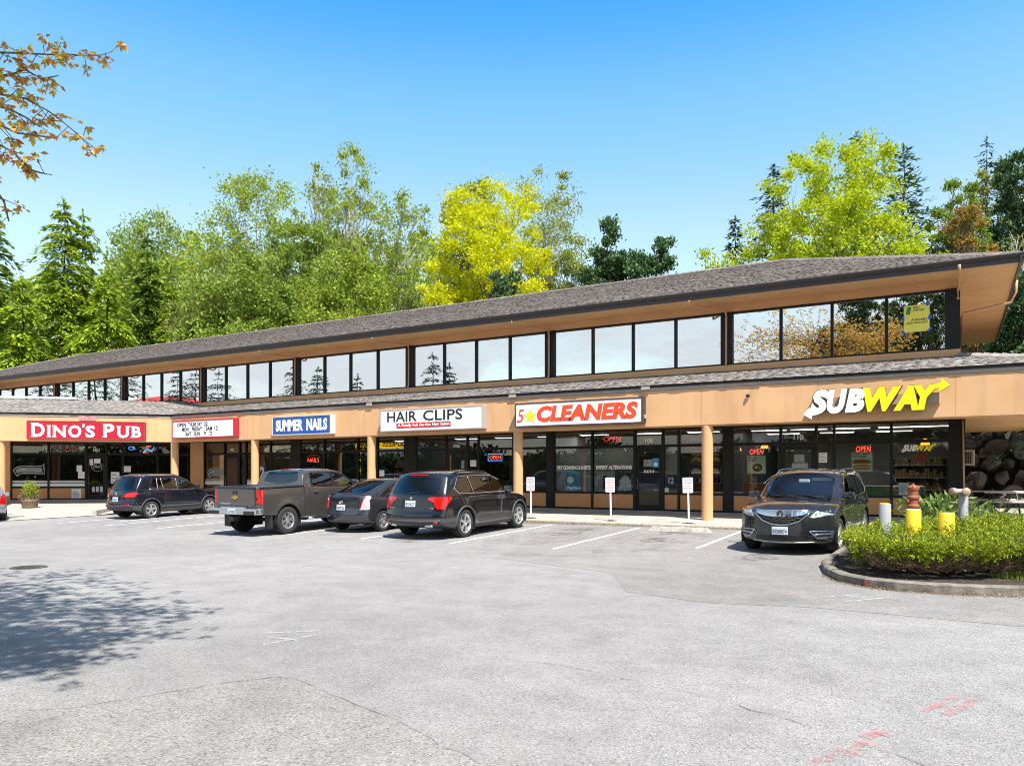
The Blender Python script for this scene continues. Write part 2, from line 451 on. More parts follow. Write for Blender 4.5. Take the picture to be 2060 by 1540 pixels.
# --- upper storey
EV_Y, EV_Z, EV_X = -1.46, 7.83, 1.58   # eave edge
RG_K, RG_SL = 7.76, 0.358              # half depth and slope of the upper roof
RG_Z, RG_Y = EV_Z + RG_K*RG_SL, EV_Y + RG_K
BACK_Y = 2*RG_Y - 0.0
w = MB()
w.box(X_L, X_R, 0.02, 0.30, 7.36, 7.74)                  # band over the windows
w.box(X_L, X_R + 0.02, -0.05, 0.22, 5.26, 5.50)          # sill band
w.box(X_R - 0.25, X_R, 0.30, 12.6, 3.3, 7.74)            # right end wall
w.box(X_L, X_L + 0.25, 0.30, 12.6, 3.3, 7.74)
w.box(X_L, X_R, 12.35, 12.6, 0.0, 7.74)
w.build('upper_wall', ORANGE, mall)
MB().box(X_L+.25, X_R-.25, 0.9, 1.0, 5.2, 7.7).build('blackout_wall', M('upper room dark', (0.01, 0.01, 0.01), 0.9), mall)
for n in range(9):
    xr = XN(n) - 0.21 if n else X_R - 0.40
    xl = XN(n+1) + 0.21
    f = MB()
    xe = X_R + 0.006 if n == 0 else XN(n) + 0.21
    f.box(xr, xe, -0.035, 0.18, 5.505, 7.36)                                  # wide black pillar at the right of the bay
    if n == 8: f.box(XN(9)-0.21, xl, -0.035, 0.18, 5.505, 7.36)
    f.box(xl, xr, 0.0, 0.12, 7.30, 7.357); f.box(xl, xr, 0.0, 0.12, 5.505, 5.56)
    step = (xr - xl) / 4
    for k in range(1, 4): f.box(xl + step*k - 0.045, xl + step*k + 0.045, -0.012, 0.12, 5.56, 7.30)
    win = f.build('window', FRAME, mall)
    for k in range(4):
        a, b = xl + step*k + (0.045 if k else 0), xl + step*(k+1) - (0.045 if k < 3 else 0)
        t = RNG.normal(0, 0.0016, 2)                                          # every pane sits a hair differently in its frame
        MB().quad((a, 0.06 + t[0], 5.56), (b, 0.06 + t[1], 5.56), (b, 0.06 + t[1] - t[0]*.5, 7.30), (a, 0.06 - t[1]*.5, 7.30)).build('pane', GLASS_UP, win)
# right side: dark louvre and conduit box seen under the eave
s = MB(); s.box(X_R, X_R+0.06, 2.2, 4.0, 5.3, 6.6)
s.build('side_louvre', BROWN, mall)

# --- upper roof
r = MB()
xl_, xr_ = X_L - 1.46, EV_X
A, Bq, Cq, Dq = (xl_, EV_Y, EV_Z), (xr_, EV_Y, EV_Z), (xr_, 2*RG_Y-EV_Y, EV_Z), (xl_, 2*RG_Y-EV_Y, EV_Z)
E1, E2 = (xl_+RG_K, RG_Y, RG_Z), (xr_-RG_K, RG_Y, RG_Z)
r.add([A, Bq, Cq, Dq, E1, E2], [(0,1,5,4), (1,2,5), (2,3,4,5), (3,0,4)])
roof = r.build('roof', ROOF_UP, mall)
sl = math.hypot(1, RG_SL); ds = (0, 1/sl, RG_SL/sl); nr = (0, -RG_SL/sl, 1/sl)
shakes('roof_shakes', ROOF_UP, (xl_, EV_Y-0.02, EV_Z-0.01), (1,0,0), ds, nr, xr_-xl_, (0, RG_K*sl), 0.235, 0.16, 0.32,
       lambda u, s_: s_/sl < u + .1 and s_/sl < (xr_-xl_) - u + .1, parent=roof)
rc = MB()
def cap_run(mb, a, b, wdt=0.16, n=60):
    a, b = Vector(a), Vector(b); d = (b-a); L = d.length; d.normalize(); side = d.cross(Vector((0,0,1))).normalized(); N = max(2, int(L/0.3))
    for k in range(N):
        p, q = a + d*(L*k/N), a + d*(L*(k+1.15)/N); h0, h1 = 0.07 + random.uniform(-.008, .008), 0.045
        up = Vector((0,0,1))
        mb.add([p+side*wdt-up*.03, p+up*h0, p-side*wdt-up*.03, q+side*wdt-up*.05, q+up*h1, q-side*wdt-up*.05], [(0,1,4,3), (1,2,5,4), (0,2,1)])
cap_run(rc, E2, E1); cap_run(rc, Bq, E2); cap_run(rc, A, E1)
rc.build('ridge_cap', ROOF_UP, roof)
g = MB()
def gutter(mb, a, b, inward, h=0.24):
    """fascia board with an ogee gutter in front, from a to b; inward points under the roof"""
    a, b, i = Vector(a), Vector(b), Vector(inward)
    prof = [(0.0, 0.03), (-0.015, 0.0), (0.0, -0.05), (0.03, -0.085), (0.04, -0.11), (0.065, -0.115), (0.065, -h), (0.11, -h), (0.11, 0.0), (0.02, 0.0)]
    v = []; n = len(prof)
    for p in (a, b):
        for x_, z_ in prof: v.append(p + i*x_ + Vector((0, 0, z_)))
    mb.add(v, [(k, (k+1) % n, n+(k+1) % n, n+k) for k in range(n)] + [tuple(range(n)), tuple(range(2*n-1, n-1, -1))])
gutter(g, (xl_, EV_Y-.09, EV_Z), (xr_+.09, EV_Y-.09, EV_Z), (0,1,0))
gutter(g, (xr_+.09, EV_Y-.085, EV_Z), (xr_+.09, 2*RG_Y-EV_Y, EV_Z), (-1,0,0))
g.build('gutter', BROWN, roof)
so = MB(); so.box(xl_+.05, xr_-0.03, EV_Y+0.03, 0.02, 7.66, 7.69); so.box(X_R, xr_-0.03, 0.02, 2*RG_Y-EV_Y, 7.66, 7.69)
so.build('soffit', SOFFIT, roof)
# downspouts of the upper roof: from the gutter, across the soffit, into the wall
for n in range(0, 9):
    x = XN(n) if n else X_R - 0.02
    d = MB()
    if n: d.tube([(x-0.9, EV_Y-0.02, 7.60), (x-0.9, EV_Y+.06, 7.50), (x-0.82, EV_Y+.25, 7.44), (x-0.15, -0.18, 7.42), (x-0.02, -0.07, 7.36), (x, -0.075, 7.2), (x, -0.075, 5.62), (x, -0.14, 5.50)], 0.037, 8)
    else: d.tube([(x, EV_Y-0.05, 7.72), (x, EV_Y+.0, 7.55), (x+.0, EV_Y+.35, 7.45), (x, -0.12, 7.42), (x-.03, -0.075, 7.30), (x-.03, -0.075, 7.0)], 0.045, 8)
    d.build('downspout', PIPE_TAN if n else PIPE_TAN, mall, smooth=True)
d = MB(); d.tube([(X_R+.05, 1.0, 5.4), (X_R+.05, 1.0, 6.62), (X_R+.12, 1.0, 6.75), (EV_X-.1, .95, 6.95), (EV_X+.02, .92, 7.25), (EV_X+.04, .9, 7.6)], 0.04, 8)
d.build('downspout', PIPE_TAN, mall, smooth=True)

# --- lower roof (canopy over the walkway)
LE_Y, LE_Z, LT_Z = -2.97, 4.60, 5.30
LSL = (LT_Z - LE_Z) / -LE_Y
CX = X_R + 2.97                        # right corner of the canopy eave
WE = WFO + 0.07                        # wing eave offset from the wing's shop front
WTOP = 4.3                             # wing roof runs this far in from its eave
# eave corner between the two runs
def line_isect(p, d, q, e):
    t = ((q.x-p.x)*e.y - (q.y-p.y)*e.x) / (d.x*e.y - d.y*e.x); return p + d*t
EC = line_isect(Vector((0, LE_Y, 0)), Vector((1, 0, 0)), WC + WN*WE, WD)
VT = line_isect(Vector((0, 0, 0)), Vector((1, 0, 0)), WC + WN*(WE-2.97), WD)   # top of the valley
lr = MB()
lr.add([(EC.x, LE_Y, LE_Z), (CX, LE_Y, LE_Z), (X_R, 0.02, LT_Z), (VT.x, 0.02, LT_Z)], [(0,1,2,3)])
lr.add([(CX, LE_Y, LE_Z), (CX, 9.0, LE_Z), (X_R, 9.0, LT_Z), (X_R, 0.02, LT_Z)], [(0,1,2,3)])
We0, We1 = EC, EC + WD*W_LEN
n0 = EC + (VT-EC)*(WTOP/2.97)
zt = LE_Z + LSL*WTOP
n1 = We1 - WN*WTOP
lr.add([(We1.x, We1.y, LE_Z), (We0.x, We0.y, LE_Z), (n0.x, n0.y, zt), (n1.x, n1.y, zt)], [(0,1,2,3)])
n2 = n1 - WN*9
lr.add([(n0.x, n0.y, zt-.02), (n1.x, n1.y, zt-.02), (n2.x, n2.y, zt-.02), (-52, 0.02, zt-.02)], [(0,1,2,3)])
lroof = lr.build('canopy_roof', ROOF_LO, mall)
q = math.hypot(1, LSL)
VM = (VT.x-EC.x)/2.97                  # x drift of the valley per metre inwards
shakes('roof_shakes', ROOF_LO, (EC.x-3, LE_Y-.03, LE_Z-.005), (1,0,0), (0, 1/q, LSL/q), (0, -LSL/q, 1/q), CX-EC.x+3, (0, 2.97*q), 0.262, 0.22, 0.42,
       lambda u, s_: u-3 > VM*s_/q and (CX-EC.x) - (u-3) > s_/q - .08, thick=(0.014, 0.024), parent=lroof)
dsw = -WN*(1/q)
VW = -((n0-EC).dot(WD))/WTOP           # drift of the valley along the wing per metre inwards
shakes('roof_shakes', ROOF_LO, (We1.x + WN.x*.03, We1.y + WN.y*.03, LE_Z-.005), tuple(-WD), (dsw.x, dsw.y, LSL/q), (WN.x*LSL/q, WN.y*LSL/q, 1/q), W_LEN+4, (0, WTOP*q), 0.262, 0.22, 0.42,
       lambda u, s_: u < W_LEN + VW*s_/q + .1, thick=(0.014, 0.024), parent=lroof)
hc = MB(); cap_run(hc, (X_R-.02, -.02, LT_Z+.03), (CX, LE_Y, LE_Z+.03), 0.15); hc.build('hip_cap', ROOF_LO, lroof)
fl = MB(); fl.box(0, 6, -0.2, 0.0, 0, 0.12, mtx=Matrix(((WD.x, -WN.x, 0, n0.x+WD.x*7.2), (WD.y, -WN.y, 0, n0.y+WD.y*7.2), (0,0,1,zt+.02), (0,0,0,1))))
fl.build('roof_flashing', M('grey flashing', (0.5, 0.5, 0.52), 0.5), lroof)
# eave edge: black board standing in for the gutter's shadow, then a mauve trim board on top of the fascia
e = MB()
e.box(EC.x, CX, LE_Y+.02, LE_Y+.06, LE_Z-.075, LE_Z-.008)
mw = Matrix(((-WD.x, -WN.x, 0, We1.x), (-WD.y, -WN.y, 0, We1.y), (0,0,1,0), (0,0,0,1)))   # local x towards the corner, y inwards
e.box(0, W_LEN, .02, .06, LE_Z-.075, LE_Z-.008, mtx=mw)
e.box(CX-.14, CX-.03, LE_Y+.14, 9.0, LE_Z-.075, LE_Z-.008)
e.build('eave_shadow_strip', M('gutter shadow board', (0.018, 0.015, 0.015), 0.6), lroof)
tb = MB()
tb.box(EC.x-.02, CX-.1, FY-.022, FY+.1, Z_F1, LE_Z-.078)
tb.box(0, W_LEN, .07-.022, .07+.1, Z_F1, LE_Z-.078, mtx=mw)
tb.build('eave_trim', TRIMGREY, lroof)
for px in (745, 1033, 1300):
    x = fx(px, FY); ob = MB(); ob.box(x-.15, x+.15, FY-.09, FY-.03, Z_F1+.05, LE_Z+.02); ob.build('gutter_outlet', M('pale outlet', (0.42, 0.33, 0.26), 0.6), lroof)

# --- fascia, soffit, columns
def fascia_mat():
    m, n, l, b = new_mat('peach stucco fascia'); b.inputs['Roughness'].default_value = 0.85  # the stucco's own peach tone, mottled and streaked
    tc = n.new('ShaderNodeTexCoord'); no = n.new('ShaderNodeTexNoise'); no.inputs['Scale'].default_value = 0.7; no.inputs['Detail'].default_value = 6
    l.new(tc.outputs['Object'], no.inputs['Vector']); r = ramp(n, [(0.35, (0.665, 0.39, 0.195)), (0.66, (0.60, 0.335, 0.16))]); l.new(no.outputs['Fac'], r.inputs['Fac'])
    mp = n.new('ShaderNodeMapping'); mp.inputs['Scale'].default_value = (1.6, 1.6, 0.12); l.new(tc.outputs['Object'], mp.inputs[0])   # streaks run downwards
    n2 = n.new('ShaderNodeTexNoise'); n2.inputs['Scale'].default_value = 2.0; n2.inputs['Detail'].default_value = 5; l.new(mp.outputs[0], n2.inputs['Vector'])
    r2 = ramp(n, [(0.52, (0, 0, 0)), (0.70, (1, 1, 1))]); l.new(n2.outputs['Fac'], r2.inputs['Fac'])
    mu = n.new('ShaderNodeMath'); mu.operation = 'MULTIPLY'; mu.inputs[1].default_value = 0.35; l.new(r2.outputs[0], mu.inputs[0])
    mx = n.new('ShaderNodeMixRGB'); mx.inputs['Color2'].default_value = (0.42, 0.235, 0.13, 1); l.new(mu.outputs[0], mx.inputs['Fac']); l.new(r.outputs[0], mx.inputs['Color1']); l.new(mx.outputs[0], b.inputs['Base Color'])
    nb = n.new('ShaderNodeTexNoise'); nb.inputs['Scale'].default_value = 70; l.new(tc.outputs['Object'], nb.inputs['Vector'])
    bp = n.new('ShaderNodeBump'); bp.inputs['Strength'].default_value = 0.3; bp.inputs['Distance'].default_value = 0.01; l.new(nb.outputs['Fac'], bp.inputs['Height']); l.new(bp.outputs[0], b.inputs['Normal'])
    return m
FASCIA = fascia_mat()
fa = MB(); fa.rbox(P1.x-.12, CX-.28, FY, FY+.32, Z_F0, Z_F1, .02); fa.box(CX-.6, CX-.28, FY+.322, 9.0, Z_F0, Z_F1)
fa.build('fascia', FASCIA, mall)
for x in np.arange(-31.5, 3, 3.5):
    j = MB(); j.box(x-.006, x+.006, FY-.0015, FY+.01, Z_F0+.02, Z_F1-.02); j.build('panel_joint', M('stucco joint', (.40, .21, .10), .9), mall)
fw = MB(); fw.rbox(0, W_LEN+.10, .07, .39, Z_F0, Z_F1, .02, mtx=mw); fw.build('fascia', FASCIA, mall)
so = MB(); so.box(EC.x+.2, CX-.3, FY+.31, 0.0, 3.36, 3.40); so.box(X_R, CX-.6, 0.0, 9.0, 3.36, 3.40)
so.box(0, W_LEN+.1, .38, WE, 3.361, 3.401, mtx=mw)
so.build('soffit', SOFFIT, mall)
COLM = M('column paint', (0.62, 0.345, 0.165), 0.8, var=0.08, scale=1.5, bump=0.3, bscale=50)
for px, yy in ((1423, -2.72), (1042.5, -2.72), (747.5, -2.72), (513, -2.72)):
    c = MB(); x = fx(px, yy); c.cyl((x, yy), 0.178, 0.15, Z_F0, 28); c.build('column', COLM, mall, angle=40)
pc = P1 + Vector((0.02, .19, 0)); c = MB(); c.cyl((pc.x, pc.y), 0.185, 0.15, Z_F0, 28); c.build('column', COLM, mall, angle=40)
pc = at_wing(2, 951, WFO-.22); c = MB(); c.cyl((pc.x, pc.y), 0.185, 0.15, Z_F0, 28); c.build('column', COLM, mall, angle=40)
c = MB(); c.cyl((CX-.45, -2.72), 0.178, 0.15, Z_F0, 28); c.build('column', COLM, mall, angle=40)

# --- shop fronts
def shop_window(xl, xr, zb=Z_SW, mtx=None, sill=0.96, panel=True, top=3.36, transom=2.72, mull=0.045):
    f = MB()
    f.box(xl-mull, xl+mull, -.05, .06, zb+.06, top, mtx=mtx); f.box(xr-mull, xr+mull, -.052, .058, zb+.06, top, mtx=mtx)
    for z0, z1 in ((zb+.06, zb+.13), (sill-.03, sill+.05), (transom-.05, transom+.05), (top-.06, top)):
        f.box(xl+mull, xr-mull, -.04, .05, z0, z1, mtx=mtx)
    o = f.build('shop_window', FRAME, mall)
    a, b = xl+mull, xr-mull
    for z0, z1 in ((sill+.05, transom-.05), (transom+.05, top-.06)):
        MB().quad((a, .0, z0), (b, .0, z0), (b, .0, z1), (a, .0, z1), mtx=mtx).build('pane', GLASS_SHOP, o)
    if panel: MB().box(a, b, -.015, .05, zb+.13, sill-.03, mtx=mtx).build('bulkhead_panel', ORANGE_D, o)
    return o
def shop_door(xl, xr, zb=Z_SW, mtx=None, top=3.36, transom=2.72, num=None, handle_left=True, solid=None):
    f = MB(); m_ = .05
    f.box(xl-m_, xl+m_, -.055, .07, zb, top, mtx=mtx); f.box(xr-m_, xr+m_, -.057, .068, zb, top, mtx=mtx)
    f.box(xl+m_, xr-m_, -.045, .05, transom-.09, transom+.04, mtx=mtx); f.box(xl+m_, xr-m_, -.045, .05, top-.06, top, mtx=mtx)
    o = f.build('door_frame', FRAME, mall)
    a, b = xl+m_, xr-m_
    MB().quad((a, 0, transom+.04), (b, 0, transom+.04), (b, 0, top-.06), (a, 0, top-.06), mtx=mtx).build('pane', GLASS_SHOP, o)
    l = MB(); g = .012
    l.box(a+g, a+.10, -.035, .01, zb+.01, transom-.10, mtx=mtx); l.box(b-.10, b-g, -.035, .01, zb+.01, transom-.10, mtx=mtx)
    l.box(a+.10, b-.10, -.035, .01, zb+.01, zb+.27, mtx=mtx); l.box(a+.10, b-.10, -.035, .01, transom-.22, transom-.10, mtx=mtx)
    ld = l.build('shop_door', FRAME, mall)
    if solid: MB().box(a+.10, b-.10, -.02, 0.0, zb+.27, transom-.22, mtx=mtx).build('door_panel', solid, ld)
    else: MB().quad((a+.10, -.012, zb+.27), (b-.10, -.012, zb+.27), (b-.10, -.012, transom-.22), (a+.10, -.012, transom-.22), mtx=mtx).build('pane', GLASS_SHOP, ld)
    h = MB(); hx = a+.06 if handle_left else b-.06
    h.tube([(hx, -.035, zb+.85), (hx, -.09, zb+.87), (hx, -.09, zb+1.2), (hx, -.035, zb+1.22)], .014, 8, mtx=mtx); h.build('handle', ALU, ld, smooth=True)
    if num:
        t = MB(); wd = .1*len(num); letters(t, num, (a+b)/2-wd/2, transom+.12, wd, .17, .006, bold=.02, mtx=(mtx or Matrix()) @ Matrix(((1,0,0,0),(0,0,-1,-.004),(0,1,0,0),(0,0,0,1))))
        t.build('door_number', WHITE, o)
    return o
def pillar(xl, xr, mtx=None, mat=FRAME, y0=-.07, top=3.36):
    MB().box(xl, xr, y0, .10, Z_SW, top, mtx=mtx).build('pillar', mat, mall)
X = lambda px: fx(px, 0.0)
# bay of the sandwich shop
pillar(X(1911), X(1942))
for a, b in ((1793, 1911), (1678, 1793)): shop_window(X(a), X(b))
shop_window(X(1642), X(1678), mull=.04)
shop_door(X(1571), X(1642), num='110', handle_left=False)
shop_window(X(1473.5), X(1571))
pillar(X(1457), X(1473.5))
# bay of the cleaners
shop_window(X(1366), X(1457)); shop_window(X(1335), X(1366), mull=.04)
shop_door(X(1278), X(1334), num='108')
shop_window(X(1192), X(1277)); shop_window(X(1115), X(1192))
pillar(X(1101.5), X(1115))
# bay of the hair salon
shop_window(X(1033), X(1101.5)); shop_window(X(963), X(1033)); shop_window(X(941), X(963), mull=.04)
shop_door(X(898), X(941)); shop_window(X(838), X(898))
pillar(X(815), X(838))
# bay of the nail salon
shop_window(X(760), X(815)); shop_window(X(721), X(760)); shop_window(X(653.5), X(721)); shop_window(X(605.5), X(653.5))
pillar(X(588), X(605.5))
shop_door(X(545), X(588), handle_left=False); shop_window(X(496), X(545)); shop_window(X(483), X(496), mull=.04)
WOOD_D = M('dark brown wood door', (0.07, 0.028, 0.015), 0.5, var=0.3, scale=3, stretch=(6, 6, .6))
shop_door(X(453), X(483), num='102', solid=WOOD_D); shop_window(X(412), X(453))
pillar(WC.x, X(412), mat=ORANGE, y0=-.12)
# angled wing
def WSx(px): return -((at_wing(px, 951) - WC).dot(WD))
WM = wing_mtx(0)
def wing_w(a, b, **k): shop_window(WSx(a), WSx(b), mtx=WM, **k)
wing_w(317, 385); wing_w(247, 317); wing_w(215, 247, mull=.04)
shop_door(WSx(174), WSx(214), num='101', handle_left=True, mtx=WM)
wing_w(98, 173); wing_w(23, 98)
pillar(WSx(10), WSx(22), mtx=WM, mat=ORANGE, y0=-.12)
wing_w(-60, 9); wing_w(-140, -60); wing_w(-230, -140)
MB().box(WSx(-1500), WSx(-231), -.1, .15, Z_SW, 3.36, mtx=WM).build('wall', ORANGE, mall)
cs = MB(); cs.box(WC.x, X(1942), -.09, .08, .12, Z_SW+.058); cs.box(WSx(-230), 0, -.09, .08, .12, Z_SW+.057, mtx=WM)
cs.build('plinth', M('grey concrete plinth', (0.30, 0.285, 0.26), 0.9, var=.2, scale=4), mall)
# rooms behind the glass
it = MB(); it.box(-36, X_R-.1, .11, 9, .2, .262); it.build('interior_floor', CARPET, mall)
it = MB(); it.box(-36, X_R-.1, .11, 9, 3.37, 3.41); it.build('interior_ceiling', M('interior ceiling', (.35, .33, .29), .8), mall)
it = MB(); it.box(-36, X_R-.1, 8.6, 8.7, .262, 3.37); it.build('interior_wall', WALL_IN, mall)
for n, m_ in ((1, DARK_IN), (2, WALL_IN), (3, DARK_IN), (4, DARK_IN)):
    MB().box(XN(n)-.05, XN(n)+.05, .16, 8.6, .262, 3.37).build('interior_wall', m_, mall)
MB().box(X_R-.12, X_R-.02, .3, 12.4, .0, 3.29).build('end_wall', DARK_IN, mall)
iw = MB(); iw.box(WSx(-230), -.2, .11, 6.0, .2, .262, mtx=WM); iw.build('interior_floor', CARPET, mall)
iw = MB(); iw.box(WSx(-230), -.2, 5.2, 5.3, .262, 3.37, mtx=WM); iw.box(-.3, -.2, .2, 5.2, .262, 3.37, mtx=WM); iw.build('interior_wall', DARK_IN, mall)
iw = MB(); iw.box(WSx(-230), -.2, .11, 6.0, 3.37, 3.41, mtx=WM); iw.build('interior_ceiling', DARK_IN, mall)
# ================================================================== THE GROUND
def sheet(name, pts, dz, mat, kind='structure', thick=None, cells=None):
    """polygon laid on the sloping car park, dz above it"""
    bm = bmesh.new(); vs = [bm.verts.new((p[0], p[1], 0)) for p in pts]; bm.faces.new(vs)
    bmesh.ops.triangulate(bm, faces=bm.faces[:])
    for y in (-13.0, -11, -9, -7, -5.0): bmesh.ops.bisect_plane(bm, geom=bm.verts[:]+bm.edges[:]+bm.faces[:], plane_co=(0, y, 0), plane_no=(0, 1, 0))
    for x in (-36.0, 4.0): bmesh.ops.bisect_plane(bm, geom=bm.verts[:]+bm.edges[:]+bm.faces[:], plane_co=(x, 0, 0), plane_no=(1, 0, 0))
    for v in bm.verts: v.co.z = ground_z(v.co.x, v.co.y) + dz
    bmesh.ops.recalc_face_normals(bm, faces=bm.faces[:])
    if sum(f.normal.z for f in bm.faces) < 0: bmesh.ops.reverse_faces(bm, faces=bm.faces[:])
    me = bpy.data.meshes.new(name); bm.to_mesh(me); bm.free(); me.materials.append(mat)
    o = link(bpy.data.objects.new(name, me))
    return tag(o, kind=kind)
def asphalt_mat(name, base, agg, coarse, contrast=1.0, patch=(0.8, 1.15)):
    m, n, l, b = new_mat(name); b.inputs['Roughness'].default_value = 0.9; b.inputs['Specular IOR Level'].default_value = 0.25
    tc = n.new('ShaderNodeTexCoord')
    def noise(sc, det=4, ro=.6):
        x = n.new('ShaderNodeTexNoise'); x.inputs['Scale'].default_value = sc; x.inputs['Detail'].default_value = det; x.inputs['Roughness'].default_value = ro
        l.new(tc.outputs['Object'], x.inputs['Vector']); return x
    big = noise(0.10, 6, .6); r1 = ramp(n, [(0.3, tuple(c*patch[0] for c in base)), (0.7, tuple(min(1, c*patch[1]) for c in base))]); l.new(big.outputs['Fac'], r1.inputs['Fac'])
    mid = noise(1.7, 8, .75); r2 = ramp(n, [(0.32, (.82, .82, .83)), (0.62, (1.06, 1.06, 1.06))]); l.new(mid.outputs['Fac'], r2.inputs['Fac'])
    mm = n.new('ShaderNodeMixRGB'); mm.blend_type = 'MULTIPLY'; mm.inputs['Fac'].default_value = 1; l.new(r1.outputs[0], mm.inputs['Color1']); l.new(r2.outputs[0], mm.inputs['Color2'])
    v = n.new('ShaderNodeTexVoronoi'); v.inputs['Scale'].default_value = coarse; l.new(tc.outputs['Object'], v.inputs['Vector'])
    sp = n.new('ShaderNodeSeparateColor'); l.new(v.outputs['Color'], sp.inputs[0])
    r3 = ramp(n, [(0.0, (1-.62*contrast,)*3), (0.12, (1-.25*contrast,)*3), (0.55, (1.0,)*3), (0.82, (1+.12*contrast,)*3), (1.0, (1+.42*contrast,)*3)]); l.new(sp.outputs[0], r3.inputs['Fac'])
    m2 = n.new('ShaderNodeMixRGB'); m2.blend_type = 'MULTIPLY'; m2.inputs['Fac'].default_value = agg; l.new(mm.outputs[0], m2.inputs['Color1']); l.new(r3.outputs[0], m2.inputs['Color2'])
    # oil and tyre stains, and hairline cracks
    st = noise(0.55, 4, .55); r4 = ramp(n, [(0.60, (1, 1, 1)), (0.74, (.80, .79, .78))]); l.new(st.outputs['Fac'], r4.inputs['Fac'])
    m3 = n.new('ShaderNodeMixRGB'); m3.blend_type = 'MULTIPLY'; m3.inputs['Fac'].default_value = 1; l.new(m2.outputs[0], m3.inputs['Color1']); l.new(r4.outputs[0], m3.inputs['Color2'])
    l.new(m3.outputs[0], b.inputs['Base Color'])
    bp = n.new('ShaderNodeBump'); bp.inputs['Strength'].default_value = 0.55; bp.inputs['Distance'].default_value = 0.008; l.new(v.outputs['Distance'], bp.inputs['Height']); l.new(bp.outputs[0], b.inputs['Normal'])
    return m
ASPH = asphalt_mat('sun bleached asphalt', (0.285, 0.272, 0.258), 0.7, 80)
ASPH_C = asphalt_mat('coarse old asphalt', (0.282, 0.268, 0.248), .85, 68, 1.0)
ASPH_D = asphalt_mat('newer dark asphalt', (0.262, 0.248, 0.230), 0.75, 75)
CONC = M('pavement concrete', (0.385, 0.36, 0.315), 0.9, var=0.16, scale=1.3, bump=.3, bscale=60)
KERBM = M('exposed aggregate kerb', (0.34, 0.29, 0.21), 0.95, var=0.5, scale=22, bump=.8, bscale=45)
KERBC = M('weathered kerb concrete', (0.20, 0.175, 0.145), 0.95, var=0.45, scale=5, bump=.6, bscale=30)
LINE = M_worn('worn white line paint', (.74, .74, .72), 5, .32, .46)
# the car park: one sheet to the horizon
gx = [-600, -200, -100, -36, 4, 60, 200, 600]; gy = [-700, -200, -60, -30, -13, -11, -9, -7, -5, -2, 60, 700]
v = [(x, y, ground_z(x, y)) for y in gy for x in gx]; nx = len(gx)
f = [(j*nx+i, j*nx+i+1, (j+1)*nx+i+1, (j+1)*nx+i) for j in range(len(gy)-1) for i in range(nx-1)]
gm = MB(); gm.v = v; gm.f = f; gm.m = [0]*len(f); tag(gm.build('parking_lot', ASPH), kind='structure')
# coarse patch in the foreground
pp = [at_g(*q) for q in ((-400, 1500), (0, 1430), (150, 1424), (330, 1393), (480, 1369), (560, 1361), (600, 1367), (690, 1404), (790, 1446), (890, 1498), (960, 1533), (1100, 1640), (900, 2200), (-900, 2200))]
sheet('old_asphalt', pp, .004, ASPH_C)
CRK = M_worn('open crack', (.09, .085, .078), 5, .40, .62, .75)
def strip(name, px, wdt, mat, dz=.008, jit=0.0, kind='structure', wv=0.0):
    P = [at_g(*q) for q in px]; pts = []
    for a, b in zip(P[:-1], P[1:]):
        n = max(1, int((b-a).length/.18)) if jit else 1
        for k in range(n): pts.append(a.lerp(b, k/n) + Vector((random.gauss(0, jit), random.gauss(0, jit), 0)))
    pts.append(P[-1]); L = []; Q = []
    for i, p in enumerate(pts):
        d = (pts[min(i+1, len(pts)-1)] - pts[max(0, i-1)]); s = Vector((-d.y, d.x, 0)).normalized() * wdt/2 * (1 + random.uniform(-wv, wv))
        L.append(p+s); Q.append(p-s)
    mb = MB()
    for i in range(len(pts)-1):
        q = [L[i], Q[i], Q[i+1], L[i+1]]; q = [(c.x, c.y, ground_z(c.x, c.y)+dz) for c in q]
        mb.add(q, [(0,1,2,3)])
    return tag(mb.build(name, mat), kind=kind)
strip('crack', [(0, 1431), (150, 1425), (330, 1394), (480, 1370), (560, 1362), (600, 1368), (690, 1405), (790, 1447), (890, 1499), (960, 1534)], .014, CRK, jit=.012, wv=.6)
for c in (((1250, 1365), (1330, 1380), (1420, 1400), (1500, 1425), (1560, 1440), (1660, 1470)), ((1720, 1495), (1800, 1515), (1870, 1545)), ((1040, 1130), (1120, 1120), (1210, 1112)),
          ((1150, 1085), (1230, 1082), (1290, 1092)), ((760, 1134), (880, 1124), (1000, 1112)), ((1030, 1330), (1160, 1345), (1240, 1362)), ((1140, 1440), (1230, 1462))):
    strip('crack', c, .011, CRK, jit=.03, wv=.8)
# darker resurfaced strip along the stalls on the right
DS = [at_g(*q) for q in ((1000, 1122), (1230, 1152), (1260, 1190), (1420, 1212), (1640, 1222), (2080, 1262), (2300, 1240), (2000, 1120), (1500, 1066), (1130, 1052))]
sheet('resurfaced_asphalt', DS, .003, ASPH_D)
# stall lines
for k, x in enumerate((-5.15, -8.15, -11.1, -14.05, -17.0, -19.95, -22.9, -25.85, -28.7)):
    pts = [(x-.05, -11.0), (x+.05, -11.0), (x+.05, -5.35), (x-.05, -5.35)]
    if k == 0: pts = [(x-.05, -9.6), (x+.05, -9.6), (x+.05, -5.35), (x-.05, -5.35)]
    sheet('stall_line', pts, .008, LINE)
strip('stall_line', [(240, 1049), (421, 1031)], .1, LINE)
CHALK = M_worn('faded white paint', (.66, .66, .66), 16, .42, .66, .8)
REDP = M_worn('faded red marking paint', (.58, .17, .17), 9, .44, .70, .75)
for c in (((530, 1274), (640, 1269)), ((530, 1297), (638, 1277)), ((540, 1282), (600, 1288)), ((1640, 1202), (1730, 1196)), ((1700, 1210), (1790, 1202)), ((210, 1117), (222, 1116)), ((886, 1244), (900, 1243)), ((1325, 1305), (1340, 1304)), ((1700, 1198), (1760, 1204))):
    strip('paint_scuff', c, .05, CHALK, dz=.009)
